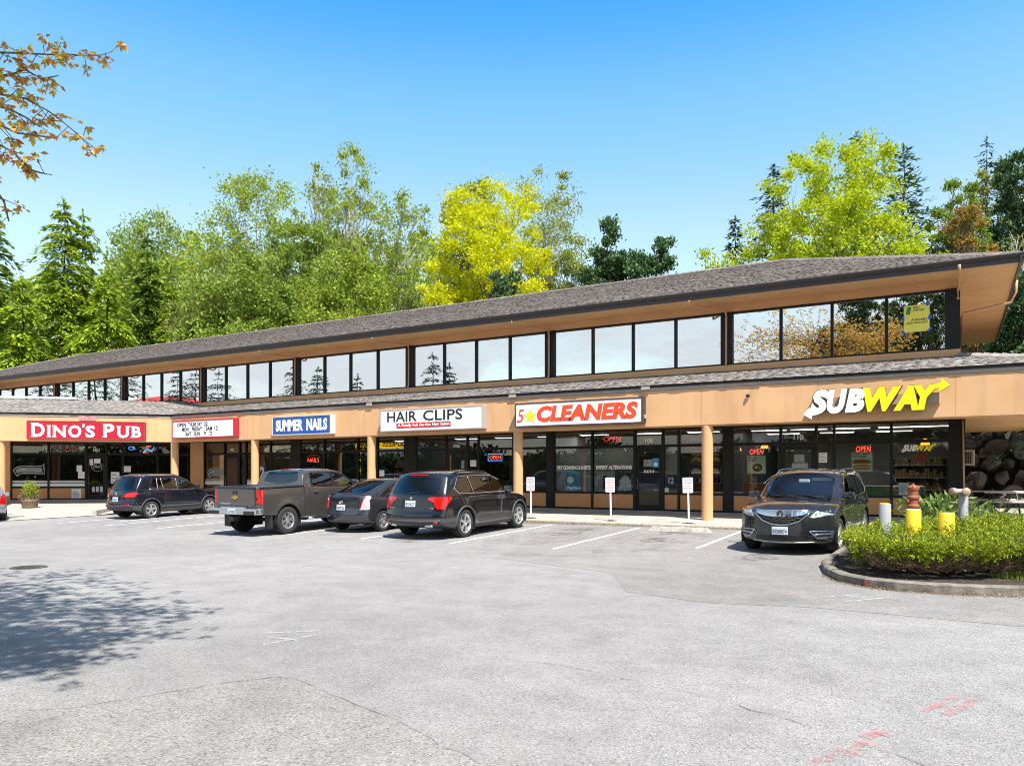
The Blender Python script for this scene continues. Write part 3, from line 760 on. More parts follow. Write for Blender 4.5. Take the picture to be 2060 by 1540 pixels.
for c in (((1858, 1431), (1925, 1403)), ((1900, 1438), (1965, 1408)), ((1625, 1540), (1665, 1520)), ((1660, 1532), (1690, 1505), (1730, 1518)), ((1700, 1520), (1735, 1496)), ((1720, 1490), (1765, 1500)), ((1740, 1484), (1780, 1470)), ((1765, 1472), (1805, 1484)), ((1560, 1195), (1610, 1198))):
    strip('utility_mark', c, .075, REDP, dz=.010, wv=.35)
# oil drips and tyre grime in the stalls
OIL = M_worn('oil stain', (.10, .09, .08), 3.2, .46, .64, .7); GRIME = M_worn('tyre grime', (.16, .15, .14), 1.6, .45, .70, .35)
def blot(name, x, y, rx, ry, m, dz):
    sheet(name, [(x+rx*math.cos(t)*(1+.2*math.sin(3*t+x)), y+ry*math.sin(t)*(1+.2*math.cos(2*t+y))) for t in np.linspace(0, 2*math.pi, 18)[:-1]], dz, m)
for k, (x, y) in enumerate(((-9.6, -6.4), (-6.7, -6.5), (-9.4, -7.7), (-6.6, -8.3), (-21.4, -7), (-24.3, -7), (-21.6, -8.6), (-3.6, -10.6), (-12.6, -10.9))): blot('oil_stain', x, y, .42, .55, OIL, .006)
for x in (-9.6, -6.65, -21.5, -24.4): blot('tyre_grime', x, -8.4, 1.1, 2.6, GRIME, .0055)
# drain cover
dp = at_g(58, 1141); dr = MB(); dr.cyl((0, 0), .33, -.01, .012, 24); 
for k in range(5): dr.box(-.2, .2, -.18+k*.09-.015, -.18+k*.09+.015, .0125, .018)
o = dr.build('drain_cover', M('cast iron', (.09, .085, .06), .7, .3, var=.3, scale=8)); o.location = dp
tag(o, 'round cast iron drain cover set in the asphalt above the tree shadow', 'drain cover')
# pavement in front of the shops, kerb along the stalls
KY = -5.0
def sw_z(x, y): return 0.175 + (Z_SW-0.175) * (y - KY)/5.0 + .0 * x
sw = MB(); zk = .175
def kz(x): return ground_z(x, KY)
sw.quad((-31.0, KY+.15, zk), (9, KY+.15, zk), (9, -.0, Z_SW), (-31.0, -.0, Z_SW))
wk = WC + WN*9.5
A_ = [(-31.0, KY+.15), (-31.0, 0), (WC.x, 0)]
q0 = at_g(232, 1027); q1 = at_g(190, 1037); q2 = at_g(45, 1041); q3 = at_g(-60, 1052)
wl_ = WC + WD*23; wl2 = wl_ + WN*6
def zt_(p):                            # landing of the wing: falls from the shop front to flush with the car park
    d = (Vector((p[0], p[1], 0)) - WC).dot(WN); t = min(1, max(0, d/7.5)); return Z_SW*(1-t) + (ground_z(p[0], p[1]) + .02)*t
plaza = [(-31.0, KY+.15, zk), (-31.0, 0, Z_SW), (WC.x, 0, Z_SW)] + [(wl_.x, wl_.y, Z_SW), (wl2.x, wl2.y, zt_(wl2))] + [(p.x, p.y, zt_(p)) for p in (q3, q2, q1, q0)]
bm = bmesh.new(); vs = [bm.verts.new(p) for p in plaza]; bm.faces.new(vs); bmesh.ops.triangulate(bm, faces=bm.faces[:]); bm.verts.index_update()
sw.add([v_.co[:] for v_ in bm.verts], [[v_.index for v_ in f_.verts] for f_ in bm.faces]); bm.free()
tag(sw.build('sidewalk', CONC), kind='structure')
jn = MB()
for x in np.arange(-30, 8, 1.55): jn.quad((x-.008, KY+.16, zk+.003), (x+.008, KY+.16, zk+.003), (x+.008, -.1, Z_SW+.002), (x-.008, -.1, Z_SW+.002))
tag(jn.build('pavement_joint', M('joint dirt', (.24, .22, .19), .9)), kind='structure')
kb = MB()
for k, x in enumerate(np.arange(-30.9, 8.9, 3.0)):
    kb.rbox(x, x+2.985, KY-.02, KY+.16, -.1, zk+.004, .03)
tag(kb.build('kerb', KERBM), kind='structure')
kr = MB()
for a, b_, hh in ((q0, q1, .14),):
    d = (b_-a); m_ = axes((a.x, a.y, 0), (d.x, d.y, 0)); kr.rbox(0, d.length, -.1, zk-.01, -.08, .08, .03, mtx=m_)
d = q2-at_g(0, 1046); m_ = axes((q2.x, q2.y, 0), (-d.x, -d.y, 0)); kr.rbox(0, 3.5, -.1, ground_z(q2.x, q2.y)+.13, -.08, .08, .03, mtx=m_)
tag(kr.build('kerb', CONC), kind='structure')
# planting island on the right
isl = [at_g(*q) for q in ((1652, 1140), (1660, 1155), (1690, 1169), (1740, 1179), (1800, 1186), (1880, 1192), (1960, 1196), (2060, 1199), (2300, 1203))]
IX = isl[0].x
edge = [Vector((IX+.25, -6.0, 0)), Vector((IX+.05, -9.5, 0))] + isl
cen = Vector((8, -8, 0))
kb2 = MB()
def inner(i, wd):
    a, b_ = edge[max(0, i-1)], edge[min(len(edge)-1, i+1)]; d = (b_-a); nn = Vector((-d.y, d.x, 0)).normalized()
    return edge[i] + nn*wd
sub = []
for i in range(len(edge)-1):
    o0, o1, i0, i1 = edge[i], edge[i+1], inner(i, .16), inner(i+1, .16)
    vv = []
    for p, z in ((o0, -.02), (o0, .115), (i0, .14), (i0, -.02), (o1, -.02), (o1, .115), (i1, .14), (i1, -.02)):
        vv.append((p.x, p.y, ground_z(p.x, p.y)+z))
    # chamfer the outer top edge
    c0, c1 = o0.lerp(i0, .25), o1.lerp(i1, .25)
    vv += [(c0.x, c0.y, ground_z(c0.x, c0.y)+.14), (c1.x, c1.y, ground_z(c1.x, c1.y)+.14)]
    kb2.add(vv, [(0,4,5,1), (1,5,9,8), (8,9,6,2), (2,6,7,3)])
    sub.append(i0)
sub.append(inner(len(edge)-1, .16))
tag(kb2.build('kerb', KERBC), kind='structure')
rp = MB()
for t in (.02, .1, .2):                # red sprayed numbers on the kerb face
    a = isl[3].lerp(isl[4], .0) ; 
    p = at_g(1737 + t*100, 1179 + t*9); q_ = at_g(1744 + t*100, 1179.5 + t*9)
    rp.add([(p.x, p.y-.004, ground_z(p.x, p.y)+.02), (q_.x, q_.y-.004, ground_z(q_.x, q_.y)+.02), (q_.x, q_.y-.004, ground_z(q_.x, q_.y)+.11), (p.x, p.y-.004, ground_z(p.x, p.y)+.11)], [(0,1,2,3)])
tag(rp.build('utility_mark', M_worn('red kerb paint', (.42, .06, .05), 9, .38, .60, .9)), kind='structure')
bed = [(p.x, p.y) for p in sub] + [(9, sub[-1].y), (9, -5.0), (sub[0].x, -5.0)]
sheet('planting_bed', bed, .10, M('dark soil and bark', (.045, .035, .025), .95, var=.6, scale=12, bump=.8, bscale=25))
# hillside behind
def hill_z(x, y):
    if y < 13: return 0.0
    t = y - 13; base = min(t*.28, 26) * (0.55 + 0.45*max(0, min(1, (x+70)/90)))
    return base + 1.2*math.sin(x*.07)*min(1, t/20)
hx = np.linspace(-180, 120, 61); hy = np.concatenate([np.linspace(13, 60, 20), np.linspace(66, 220, 18)])
v = [(x, y, hill_z(x, y)-.3 if y < 13.2 else hill_z(x, y)) for y in hy for x in hx]; nx = len(hx)
hm = MB(); hm.v = v; hm.f = [(j*nx+i, j*nx+i+1, (j+1)*nx+i+1, (j+1)*nx+i) for j in range(len(hy)-1) for i in range(nx-1)]; hm.m = [0]*len(hm.f)
tag(hm.build('hillside', M('wooded hillside', (.035, .05, .018), .95, var=.6, scale=.5), smooth=True), kind='structure')
# ================================================================== SIGNS
def main_frame(px0, px1, pyT0, pyB0, pyT1, pyB1, y):
    """rectangle on plane y from the photo's corner pixels: (matrix, width, height)"""
    a, b = at_y(px0, pyB0, y), at_y(px1, pyB1, y); c, d = at_y(px0, pyT0, y), at_y(px1, pyT1, y)
    z0, z1 = (a.z+b.z)/2, (c.z+d.z)/2
    return Matrix.Translation((a.x, y, z0)) @ Matrix(((1,0,0,0), (0,0,-1,0), (0,1,0,0), (0,0,0,1))), b.x-a.x, z1-z0
def wing_frame(px0, px1, pyT, pyB, off):
    a, b, c = at_wing(px0, pyB, off), at_wing(px1, pyB, off), at_wing(px0, pyT, off)
    ex = -WD; n = WN
    m = Matrix(((ex.x, 0, n.x, a.x), (ex.y, 0, n.y, a.y), (0, 1, 0, (a.z+b.z)/2), (0, 0, 0, 1)))
    return m, (b-a).length, c.z-a.z
def sign_box(name, label, fr, depth, face, frame, border=.05, group=None):
    m, w, h = fr; root = thing(name, label, 'shop sign', tuple(m.translation), 0, group)
    inv = Matrix.Translation(-m.translation) @ m
    c = MB(); c.rbox(0, w, 0, h, -depth, -.012, .012, mtx=inv)
    for x0, x1, y0, y1 in ((0, w, 0, border), (0, w, h-border, h), (0, border, border, h-border), (w-border, w, border, h-border)): c.box(x0, x1, y0, y1, -.0115, .012, mtx=inv)
    c.build('cabinet', frame, root)
    f = MB(); f.box(border, w-border, border, h-border, -.011, .0, mtx=inv); f.build('sign_face', face, root)
    return root, inv, w, h
def lettering(root, inv, w, h, items, mat, name='lettering', depth=.01, z=.001):
    t = MB()
    for txt, x0, x1, y0, y1, kw in items: letters(t, txt, x0*w, y0*h, (x1-x0)*w, (y1-y0)*h, depth, mtx=inv, z=z, **kw)
    return t.build(name, mat, root)
# pub
fr = wing_frame(53.4, 292, 846.5, 883.5, WFO+.20)
rt, iv, w_, h_ = sign_box('shop_sign', "red sign reading DINO'S PUB in white serif capitals on the angled wing", fr, .22, SIGNRED, M('dull red frame', (.30, .03, .04), .5), .035)
def ser(t, xs, y0, y1, wd=.013, hh=.045):
    for x in xs: t.box((x-wd)*w_, (x+wd)*w_, y0*h_, (y0+hh)*h_, .001, .0115, mtx=iv); t.box((x-wd)*w_, (x+wd)*w_, (y1-hh)*h_, y1*h_, .001, .0115, mtx=iv)
t = MB()
for txt, x0, x1, y0, y1 in (("D", .040, .150, .12, .88), ("I", .172, .196, .12, .76), ("N", .218, .325, .12, .76), ("O", .345, .455, .10, .78), ("\u2019", .462, .483, .64, .86), ("S", .490, .570, .10, .78), ("P", .640, .735, .12, .88), ("U", .760, .860, .10, .76), ("B", .885, .965, .12, .76)):
    letters(t, txt, x0*w_, y0*h_, (x1-x0)*w_, (y1-y0)*h_, .010, mtx=iv, z=.001, bold=.035)
ser(t, (.048, .648), .12, .88); ser(t, (.184, .228, .893), .12, .76, .018)
t.box(.305*w_, .338*w_, .715*h_, .76*h_, .001, .0115, mtx=iv); t.box(.750*w_, .792*w_, .715*h_, .76*h_, .001, .0115, mtx=iv); t.box(.83*w_, .872*w_, .715*h_, .76*h_, .001, .0115, mtx=iv)
t.build('lettering', WHITE, rt)
# reader board
fr = main_frame(346, 471, 843.5, 881, 843, 880, FY-.30)
rt, iv, w_, h_ = sign_box('shop_sign', 'red framed white reader board giving opening hours beside the pub sign', fr, .30, SIGNWHITE, M('red sign cabinet', (.38, .02, .035), .45), .06)
T_ = dict(bold=.012)
lettering(rt, iv, w_, h_, [('OPEN', .09, .24, .66, .86, T_), ('THURS DAY', .275, .50, .66, .86, T_), ('22', .535, .59, .66, .86, T_), ('MON', .17, .28, .40, .60, T_), ('FRIDAY', .335, .50, .40, .60, T_), ('10AM', .545, .66, .40, .60, T_), ('12', .70, .75, .40, .60, T_),
    ('SAT', .23, .325, .14, .34, T_), ('SUN', .375, .465, .14, .34, T_), ('9', .535, .56, .14, .34, T_), ('12', .61, .66, .14, .34, T_)], INKBLACK)
rl = MB()
for y in (.36, .62): rl.box(.03*w_, .97*w_, y*h_-.006, y*h_, .0005, .004, mtx=iv)
rl.build('letter_track', M('clear track', (.5, .5, .52), .3), rt)
# nails
fr = main_frame(548, 665, 838.5, 875.5, 833, 872, FY-.30)
rt, iv, w_, h_ = sign_box('shop_sign', 'blue sign reading SUMMER NAILS in white condensed capitals', fr, .30, SIGNBLUE, M('pale aluminium cabinet', (.62, .58, .55), .45), .03)
B_ = dict(bold=.045)
lettering(rt, iv, w_, h_, [('SUMMER', .065, .535, .20, .82, B_), ('NAILS', .60, .945, .20, .82, B_)], WHITE)
# hair salon
fr = main_frame(765, 971, 825, 868, 814.5, 861.5, FY-.30)
rt, iv, w_, h_ = sign_box('shop_sign', 'white sign reading HAIR CLIPS in thin black capitals over a red strip', fr, .30, SIGNWHITE, M('grey sign cabinet', (.36, .34, .33), .45), .035)
lettering(rt, iv, w_, h_, [('HAIR', .075, .375, .44, .90, dict(bold=.008)), ('CLIPS', .440, .815, .44, .90, dict(bold=.008))], INKBLACK)
s = MB(); s.box(.17*w_, .705*w_, .13*h_, .37*h_, .0005, .004, mtx=iv); s.build('red_strip', RED, rt)
lettering(rt, iv, w_, h_, [('A Family Full Service Hair Salon', .183, .692, .165, .335, dict(bold=.025))], WHITE, 'small_lettering', .004, .0045)
# dry cleaner
fr = main_frame(1036, 1293, 811, 858.5, 798, 851.5, FY-.30)
rt, iv, w_, h_ = sign_box('shop_sign', 'white sign reading 5 star CLEANERS in orange red italic capitals', fr, .30, SIGNWHITE, M('dark brown sign cabinet', (.05, .035, .035), .45), .045)
lettering(rt, iv, w_, h_, [('5', .018, .078, .20, .74, dict(shear=.2, bold=0.0)), ('CLEANERS', .185, .965, .19, .84, dict(shear=.17, bold=.05))], INKRED)
st = MB(); pts = []
for k in range(10):
    a = math.pi/2 + k*math.pi/5; r_ = (.33 if k % 2 == 0 else .145)*h_; pts.append((.128*w_ + r_*math.cos(a), .45*h_ + r_*math.sin(a)))
st.prism(pts, .001, .011, mtx=iv); st.build('star', YELLOW, rt)
# sandwich shop channel letters on a raceway
def arrow_logo(root, m, W_, H_, depth, wm, ym, em=None, raceway=False):
    """SUBWAY: white SUB with the S ending in an arrow, yellow WAY with the Y ending in an arrow; unit box W_ x H_"""
    q = H_
    def put(mat, nm, items, polys, z0=0.0, z1=depth, grow=0.0):
        t = MB()
        for k, (txt, x0, x1, y0, y1) in enumerate(items): letters(t, txt, (x0-grow)*W_, (y0-grow*1.5)*H_, (x1-x0+2*grow)*W_, (y1-y0+3*grow)*H_, z1-z0+.0008*(k+1), mtx=m, z=z0-.0004*k, bold=.065, shear=.22)
        for p in polys: t.prism([(x*W_, y*H_) for x, y in p], z0-.0018, z1+.004 if z1 > 0 else z1-.0006, mtx=m)
        return t.build(nm, mat, root)
    sub = [('S', .050, .188, .13, .85), ('U', .172, .318, .12, .84), ('B', .300, .438, .14, .84)]
    way = [('W', .426, .688, .14, .84), ('A', .632, .800, .14, .84), ('Y', .765, .930, .14, .84)]
    sp = [[(.0, .13), (.050, .345), (.062, .25), (.11, .26), (.115, .12), (.068, .09), (.062, -.02)]]
    yp = [[(.862, .62), (.90, .84), (.945, .885), (.942, 1.0), (1.0, .79), (.925, .62), (.928, .735), (.905, .71)]]
    put(wm, 'letters', sub, sp); put(ym, 'letters', way, yp)
    if em:
        put(em, 'letter_returns', sub+way, sp+yp, -.12, -.003, .009)
a = at_y(1616, 838, FY-.30); b = at_y(1912, 763, FY-.30); zb_, zt2 = at_y(1745, 838, FY-.30).z, at_y(1745, 768, FY-.30).z
m0 = Matrix(((1,0,0,0), (0,0,-1,0), (0,1,0,0), (0,0,0,1)))
rt = thing('shop_sign', 'big SUBWAY channel letters in white and yellow with arrows, on the fascia', 'shop sign', (a.x, FY-.30, zb_))
arrow_logo(rt, m0, b.x-a.x, zt2-zb_, .012, M('white letter face', (.84, .84, .84), .3), YELLOW, M('dark letter edge', (.06, .05, .045), .5))
rw = MB(); W__, H__ = b.x-a.x, zt2-zb_; rw.box(.06*W__, .93*W__, .34*H__, .62*H__, -.30, -.125, mtx=m0); rw.build('raceway', M('tan raceway', (.40, .27, .17), .6), rt)
# ------------------------------------------------------------------ things on and behind the glass
def card(name, label, cat, px, mat, off=.02, wing=False, wout=0.0, thick=.004, group=None):
    """flat sheet on the shop glass; px = (x0, y0, x1, y1) in the photograph"""
    x0, y0, x1, y1 = px
    if wing: m, w, h = wing_frame(x0, x1, y0, y1, -off)
    else: m, w, h = main_frame(x0, x1, y0, y1, y0, y1, off)
    root = MB(); inv = Matrix.Translation(-m.translation) @ m; root.box(0, w, 0, h, -thick, 0, mtx=inv)
    o = root.build(name, mat); o.location = m.translation; tag(o, label, cat, group)
    return o, inv, w, h
def part_text(o, inv, w, h, items, mat, nm='lettering', z=.0012, d=.001):
    return lettering(o, inv, w, h, items, mat, nm, d, z)
def ell(mb, cx, cy, rx, ry, inv, w, h, z, n=16, up=None):
    pts = []
    for k in range(n):
        a = 2*math.pi*k/n; y = ry*math.sin(a)
        if up and y < 0: y *= up
        pts.append(((cx+rx*math.cos(a))*w, (cy+y)*h))
    mb.prism(pts, z, z+.001, mtx=inv)
def decal(name, label, cat, px, txt, mat, wing=False, off=-.006, **kw):
    x0, y0, x1, y1 = px
    m, w, h = wing_frame(x0, x1, y0, y1, -off) if wing else main_frame(x0, x1, y0, y1, y0, y1, off)
    inv = Matrix.Translation(-m.translation) @ m; t = MB(); letters(t, txt, 0, 0, w, h, .003, mtx=inv, **kw)
    o = t.build(name, mat); o.location = m.translation; return tag(o, label, cat)
NEON_R = M_emit('red neon', (1.0, .07, .03), 2.2); NEON_B = M_emit('blue neon', (.1, .35, 1.0), 1.6)
GREENP = M('pale green print', (.42, .55, .40), .5, col2=(.62, .70, .55), scale=3)
FOOD_BR = M('bread brown', (.42, .20, .06), .6, var=.4, scale=25); FOOD_DK = M('meat brown', (.16, .05, .025), .6, var=.5, scale=30); FOOD_GR = M('lettuce green', (.12, .30, .05), .6, var=.5, scale=30); CHEESE = M('cheese yellow', (.75, .42, .05), .5)
BOWL = M('white bowl', (.7, .7, .66), .4); NAVY = M('navy blue print', (.012, .03, .085), .5); SKYB = M('cleaner poster blue', (.02, .20, .34), .45, col2=(.04, .34, .50), scale=4)
SILV = M('pale grey vinyl', (.52, .57, .60), .5); TXT_GRN = M('dark green print', (.03, .12, .05), .5)
# sandwich shop
p, i, w, h = card('poster', 'pale green poster reading PROTEIN PACKED with a food bowl, left of door 110', 'poster', (1503, 916, 1540, 952.5), GREENP)
part_text(p, i, w, h, [('PROTEIN', .05, .55, .83, .94, dict(bold=.03)), ('PACKED.', .05, .52, .69, .80, dict(bold=.03))], TXT_GRN)
f = MB(); ell(f, .58, .30, .36, .28, i, w, h, .0012); f.build('bowl_print', BOWL, p); f = MB(); ell(f, .56, .34, .28, .22, i, w, h, .0024); f.build('food_print', FOOD_DK, p)
f = MB(); ell(f, .50, .36, .12, .09, i, w, h, .0036); f.build('food_print', CHEESE, p); f = MB(); ell(f, .68, .28, .10, .08, i, w, h, .0036); f.build('food_print', FOOD_GR, p)
p, i, w, h = card('poster', 'poster reading CHEESY MELTY GOODNESS over two long sandwiches', 'poster', (1713, 909, 1755, 948), M('poster pale print', (.50, .60, .45), .5))
part_text(p, i, w, h, [('CHEESY MELTY', .04, .95, .86, .96, dict(bold=.03)), ('GOODNESS.', .04, .72, .73, .83, dict(bold=.03))], TXT_GRN)
for cy in (.50, .20):
    f = MB(); ell(f, .5, cy+.05, .44, .10, i, w, h, .0012, up=.3); f.build('bread_print', FOOD_BR, p); f = MB(); ell(f, .5, cy, .46, .055, i, w, h, .0024); f.build('filling_print', FOOD_DK if cy > .3 else CHEESE, p); f = MB(); ell(f, .5, cy-.06, .44, .05, i, w, h, .0036); f.build('bread_print', FOOD_BR, p)
for lb, q in (('red OPEN neon sign above the PROTEIN PACKED poster', (1508, 903, 1536, 913.5)), ('red OPEN neon sign above the CHEESY MELTY poster', (1722, 897, 1752, 908.5))): decal('neon_sign', lb, 'neon sign', q, 'OPEN', NEON_R, off=.05, shear=.15, bold=-.01)
m, w, h = main_frame(1813, 1884, 891, 909.5, 891, 909.5, -.006)
sg_ = thing('window_decal', 'SUBWAY window lettering in white and yellow on the rightmost pane', 'window decal', tuple(m.translation))
arrow_logo(sg_, m0, w, h, .003, WHITE, YELLOW)
dm = MB(); m, w, h = main_frame(1840, 1866, 907, 933, 907, 933, .10); inv = Matrix.Translation(-m.translation) @ m; dm.prism([(w/2, 0), (w, h/2), (w/2, h), (0, h/2)], -.004, 0, mtx=inv); o = dm.build('hanging_diamond', M('dull red card', (.35, .03, .02), .5)); o.location = m.translation; tag(o, 'red diamond shaped card hanging inside the rightmost pane', 'window card')
def notice(label, px, lines=4, wing=False, mat=None, off=-.006, ink=None):
    p, i, w, h = card('notice', label, 'paper notice', px, mat or PAPER, off, wing)
    t = MB()
    for k in range(lines): 
        y = .84 - k*.72/max(1, lines-1 if lines > 1 else 1); x1 = random.uniform(.6, .92); t.box(.1*w, x1*w, (y-.025)*h, (y+.025)*h, .0005, .0012, mtx=i)
    t.build('printed_lines', ink or M('grey print', (.25, .25, .27), .7), p); return p
notice('white paper notice taped to door 110', (1598, 914, 1618, 929)); notice('wide white notice low on door 110 above the graphite SUV', (1593, 931, 1625, 941.5), 2); notice('tall white paper on the narrow pane right of door 110', (1647, 910, 1664, 930), 6)
notice('white notice sheet at the foot of the rightmost pane', (1808, 971, 1829, 995), 5, off=.06)
p, i, w, h = card('poster', 'black poster of two dark burgers behind the column, reading MAKE', 'poster', (1389, 903, 1449, 962), M('black print', (.012, .012, .012), .5))
part_text(p, i, w, h, [('MAKE', .05, .36, .79, .86, dict(bold=.02)), ('CK', .80, .95, .79, .86, dict(bold=.02))], CHEESE); part_text(p, i, w, h, [('DO WHAT MAKES YOU', .05, .95, .90, .94, dict(bold=.01))], WHITE, 'small_lettering')
for cx in (.20, .80):
    for cy, bm__ in ((.62, FOOD_BR), (.22, M('pink hand print', (.55, .32, .24), .6))):
        f = MB(); ell(f, cx, cy, .17, .13, i, w, h, .0012, up=.2); f.build('bun_print', bm__, p); f = MB(); ell(f, cx, cy-.03, .18, .04, i, w, h, .0024); f.build('filling_print', FOOD_GR if cy > .4 else PAPER, p); f = MB(); ell(f, cx, cy-.09, .17, .05, i, w, h, .0024); f.build('filling_print', FOOD_DK, p)
p, i, w, h = card('banner', 'red banner along the transom beside the column', 'banner', (1372, 872, 1452, 889), M('red and grey print', (.34, .03, .03), .5, col2=(.30, .31, .33), scale=2.5, thr=(.48, .54)), .05)
p, i, w, h = card('banner', 'narrow red strip above the burger poster', 'banner', (1385, 896, 1449, 901), M('bright red strip', (.45, .015, .02), .5), .03)
# cleaner
SHADE = M('pale roller blind', (.40, .41, .40), .7, var=.12, scale=1.5)
for lb, q in (('pale roller blind behind the DRY CLEANING lettering', (1117, 901, 1190, 989)), ('pale roller blind behind the EXPERT ALTERATIONS lettering', (1195, 900, 1275, 989)), ('narrow pale blind right of door 108', (1337, 897, 1364, 955))): card('roller_blind', lb, 'blind', q, SHADE, .25)
decal('window_decal', 'white window lettering DRY CLEANING & SHIRTS', 'window decal', (1120, 936, 1188, 944), 'DRY CLEANING & SHIRTS', WHITE, bold=.045)
decal('window_decal', 'white window lettering EXPERT ALTERATIONS', 'window decal', (1199, 935.5, 1271, 943.5), 'EXPERT ALTERATIONS', WHITE, bold=.045)
p, i, w, h = card('poster', 'blue dry cleaning poster with a white washing drum', 'poster', (1138, 945, 1169, 986), SKYB)
f = MB(); ell(f, .30, .52, .22, .17, i, w, h, .0012); f.build('drum_print', PAPER, p); part_text(p, i, w, h, [('We Clean', .32, .72, .90, .95, {}), ('Environmentally', .18, .90, .80, .86, {})], WHITE)
f = MB(); 
for k in range(9): ell(f, .08+k*.105, .10+.06*random.random(), .07, .06, i, w, h, .0012+.0004*(k % 2))
f.build('foam_print', PAPER, p)
p, i, w, h = card('poster', 'black poster of a pale grey shirt, right of the grey poster', 'poster', (1241, 944, 1274, 988), M('charcoal print', (.03, .032, .035), .5))
f = MB(); f.prism([(.10*w, .04*h), (.90*w, .04*h), (.86*w, .50*h), (.64*w, .70*h), (.52*w, .76*h), (.40*w, .70*h), (.16*w, .52*h)], .0012, .002, mtx=i); f.build('shirt_print', M('shirt grey', (.42, .45, .48), .6), p); part_text(p, i, w, h, [('Shirts Laundered', .2, .85, .88, .94, {})], SILV)
f = MB(); f.prism([(.44*w, .70*h), (.62*w, .70*h), (.53*w, .56*h)], .0022, .003, mtx=i); f.prism([(.515*w, .05*h), (.545*w, .05*h), (.545*w, .56*h), (.515*w, .56*h)], .0022, .003, mtx=i); f.build('shirt_placket', M('shirt shade', (.25, .27, .3), .6), p)
p, i, w, h = card('poster', 'grey picture poster below the EXPERT ALTERATIONS lettering', 'poster', (1197, 945, 1237, 988), M('grey photo print', (.12, .13, .135), .5, col2=(.34, .36, .37), scale=4))
f = MB(); ell(f, .5, .62, .12, .13, i, w, h, .0012); f.prism([(.36*w, .1*h), (.66*w, .1*h), (.60*w, .52*h), (.42*w, .52*h)], .0012, .002, mtx=i); f.build('figure_print', M('dark print', (.02, .02, .022), .5), p)
o = decal('neon_sign', 'red OPEN neon sign in an oval of white dots, over the alterations window', 'neon sign', (1215, 877, 1249, 888), 'OPEN', M_emit('dim red neon', (.9, .04, .03), .7), off=.05, shear=.15, bold=-.01)
m, w, h = main_frame(1215, 1249, 872, 893, 872, 893, .05); inv = Matrix.Translation(Vector(m.translation)-Vector(o.location)-Vector(m.translation)) @ m
f = MB()
for k in range(36):
    a = 2*math.pi*k/36
    if abs(math.sin(a)) > .45: f.cyl((w/2+w*.42*math.cos(a), h/2+h*.5*math.sin(a)), .008, 0, .005, 6, mtx=Matrix.Translation(Vector(m.translation)-Vector(o.location)) @ m0)
f.build('dot_ring', WHITE, o)
notice('white paper notice on door 108', (1295, 924, 1311, 938), 5); p, i, w, h = card('notice', 'blue card hanging on door 108', 'door card', (1312, 921, 1326, 940), SKYB, -.016); f = MB(); ell(f, .5, .35, .3, .2, i, w, h, .0008); f.build('dial_print', PAPER, p)
notice('small green sticker low right of door 108', (1337, 981, 1345, 990), 2, mat=GREENP)
p, i, w, h = card('flag', 'navy cloth with a white number 12 right of door 108', 'banner', (1337, 955.5, 1362, 976), NAVY); part_text(p, i, w, h, [('12', .30, .75, .18, .82, dict(bold=.05))], WHITE)
decal('window_decal', 'small white hours lettering on door 108', 'window decal', (1296, 944, 1316, 951), '8-6 8-4', WHITE, off=-.018, bold=.02)
# salon and nails
o = decal('neon_sign', 'red OPEN neon sign in a blue neon frame, in the hair salon', 'neon sign', (985, 915.5, 1007, 923), 'OPEN', NEON_R, off=.05, bold=-.005)
m, w, h = main_frame(982, 1010, 912.5, 926, 912.5, 926, .05); f = MB(); f.tube([(0, 0, 0), (w, 0, 0), (w, h, 0), (0, h, 0), (0, 0, 0)], .012, 6, mtx=Matrix.Translation(Vector(m.translation)-Vector(o.location)) @ m0); f.build('neon_frame', NEON_B, o)
notice('white paper on the narrow pane left of the salon OPEN sign', (946, 925, 958, 938), 4); notice('small white card in the pane left of the salon', (763, 945, 773, 958), 2); notice('paper sheet inside the salon door', (928, 926, 936, 942), 4)
p, i, w, h = card('notice', 'small white card over the salon door', 'paper notice', (911, 893, 925, 900), PAPER)
m, w, h = main_frame(619, 644, 921, 929, 921, 929, .05); o = decal('neon_sign', 'red oval nail salon neon sign, partly lit, over the pickup roof', 'neon sign', (619, 921, 642, 929), 'NAILS', NEON_R, off=.05, bold=-.01)
f = MB(); f.tube([(w*.55*math.cos(t)+w/2, .20*math.sin(t)+h/2+.05, 0) for t in np.linspace(.3, 2.8, 14)], .008, 5, mtx=Matrix.Translation(Vector(m.translation)-Vector(o.location)) @ m0); f.build('neon_arc', M_emit('dim red arc', (.6, .03, .03), .5), o)
# sports decals: hawk head outline with stripes
def hawk(label, px, wing):
    x0, y0, x1, y1 = px; m, w, h = wing_frame(x0, x1, y0, y1, .006) if wing else main_frame(x0, x1, y0, y1, y0, y1, -.006)
    inv = Matrix.Translation(-m.translation) @ m
    out = [(.0, .52), (.03, .30), (.10, .10), (.13, .0), (.16, .10), (.22, .22), (.34, .24), (1.0, .20), (.98, .60), (.97, 1.0), (.90, .80), (.60, .78), (.30, .80), (.12, .74)]
    inn = [(.06, .50), (.09, .34), (.14, .22), (.20, .32), (.34, .34), (.93, .30), (.91, .68), (.60, .68), (.30, .70), (.14, .64)]
    t = MB()
    t.tube([(x*w, y*h, 0) for x, y in out + [out[0]]], .022, 4, mtx=inv); o = t.build('window_decal', SILV); o.location = m.translation
    t = MB(); t.prism([(x*w, y*h) for x, y in inn], -.003, 0, mtx=inv); t.build('decal_fill', M('grey decal', (.20, .235, .25), .5), o)
    t = MB(); t.prism([(.22*w, .55*h), (.40*w, .52*h), (.36*w, .60*h)], .001, .002, mtx=inv); t.tube([(.10*w, .30*h, .002), (.20*w, .46*h, .002), (.42*w, .42*h, .002)], .012, 4, mtx=inv); t.build('decal_eye', SILV, o)
    return tag(o, label, 'window decal')
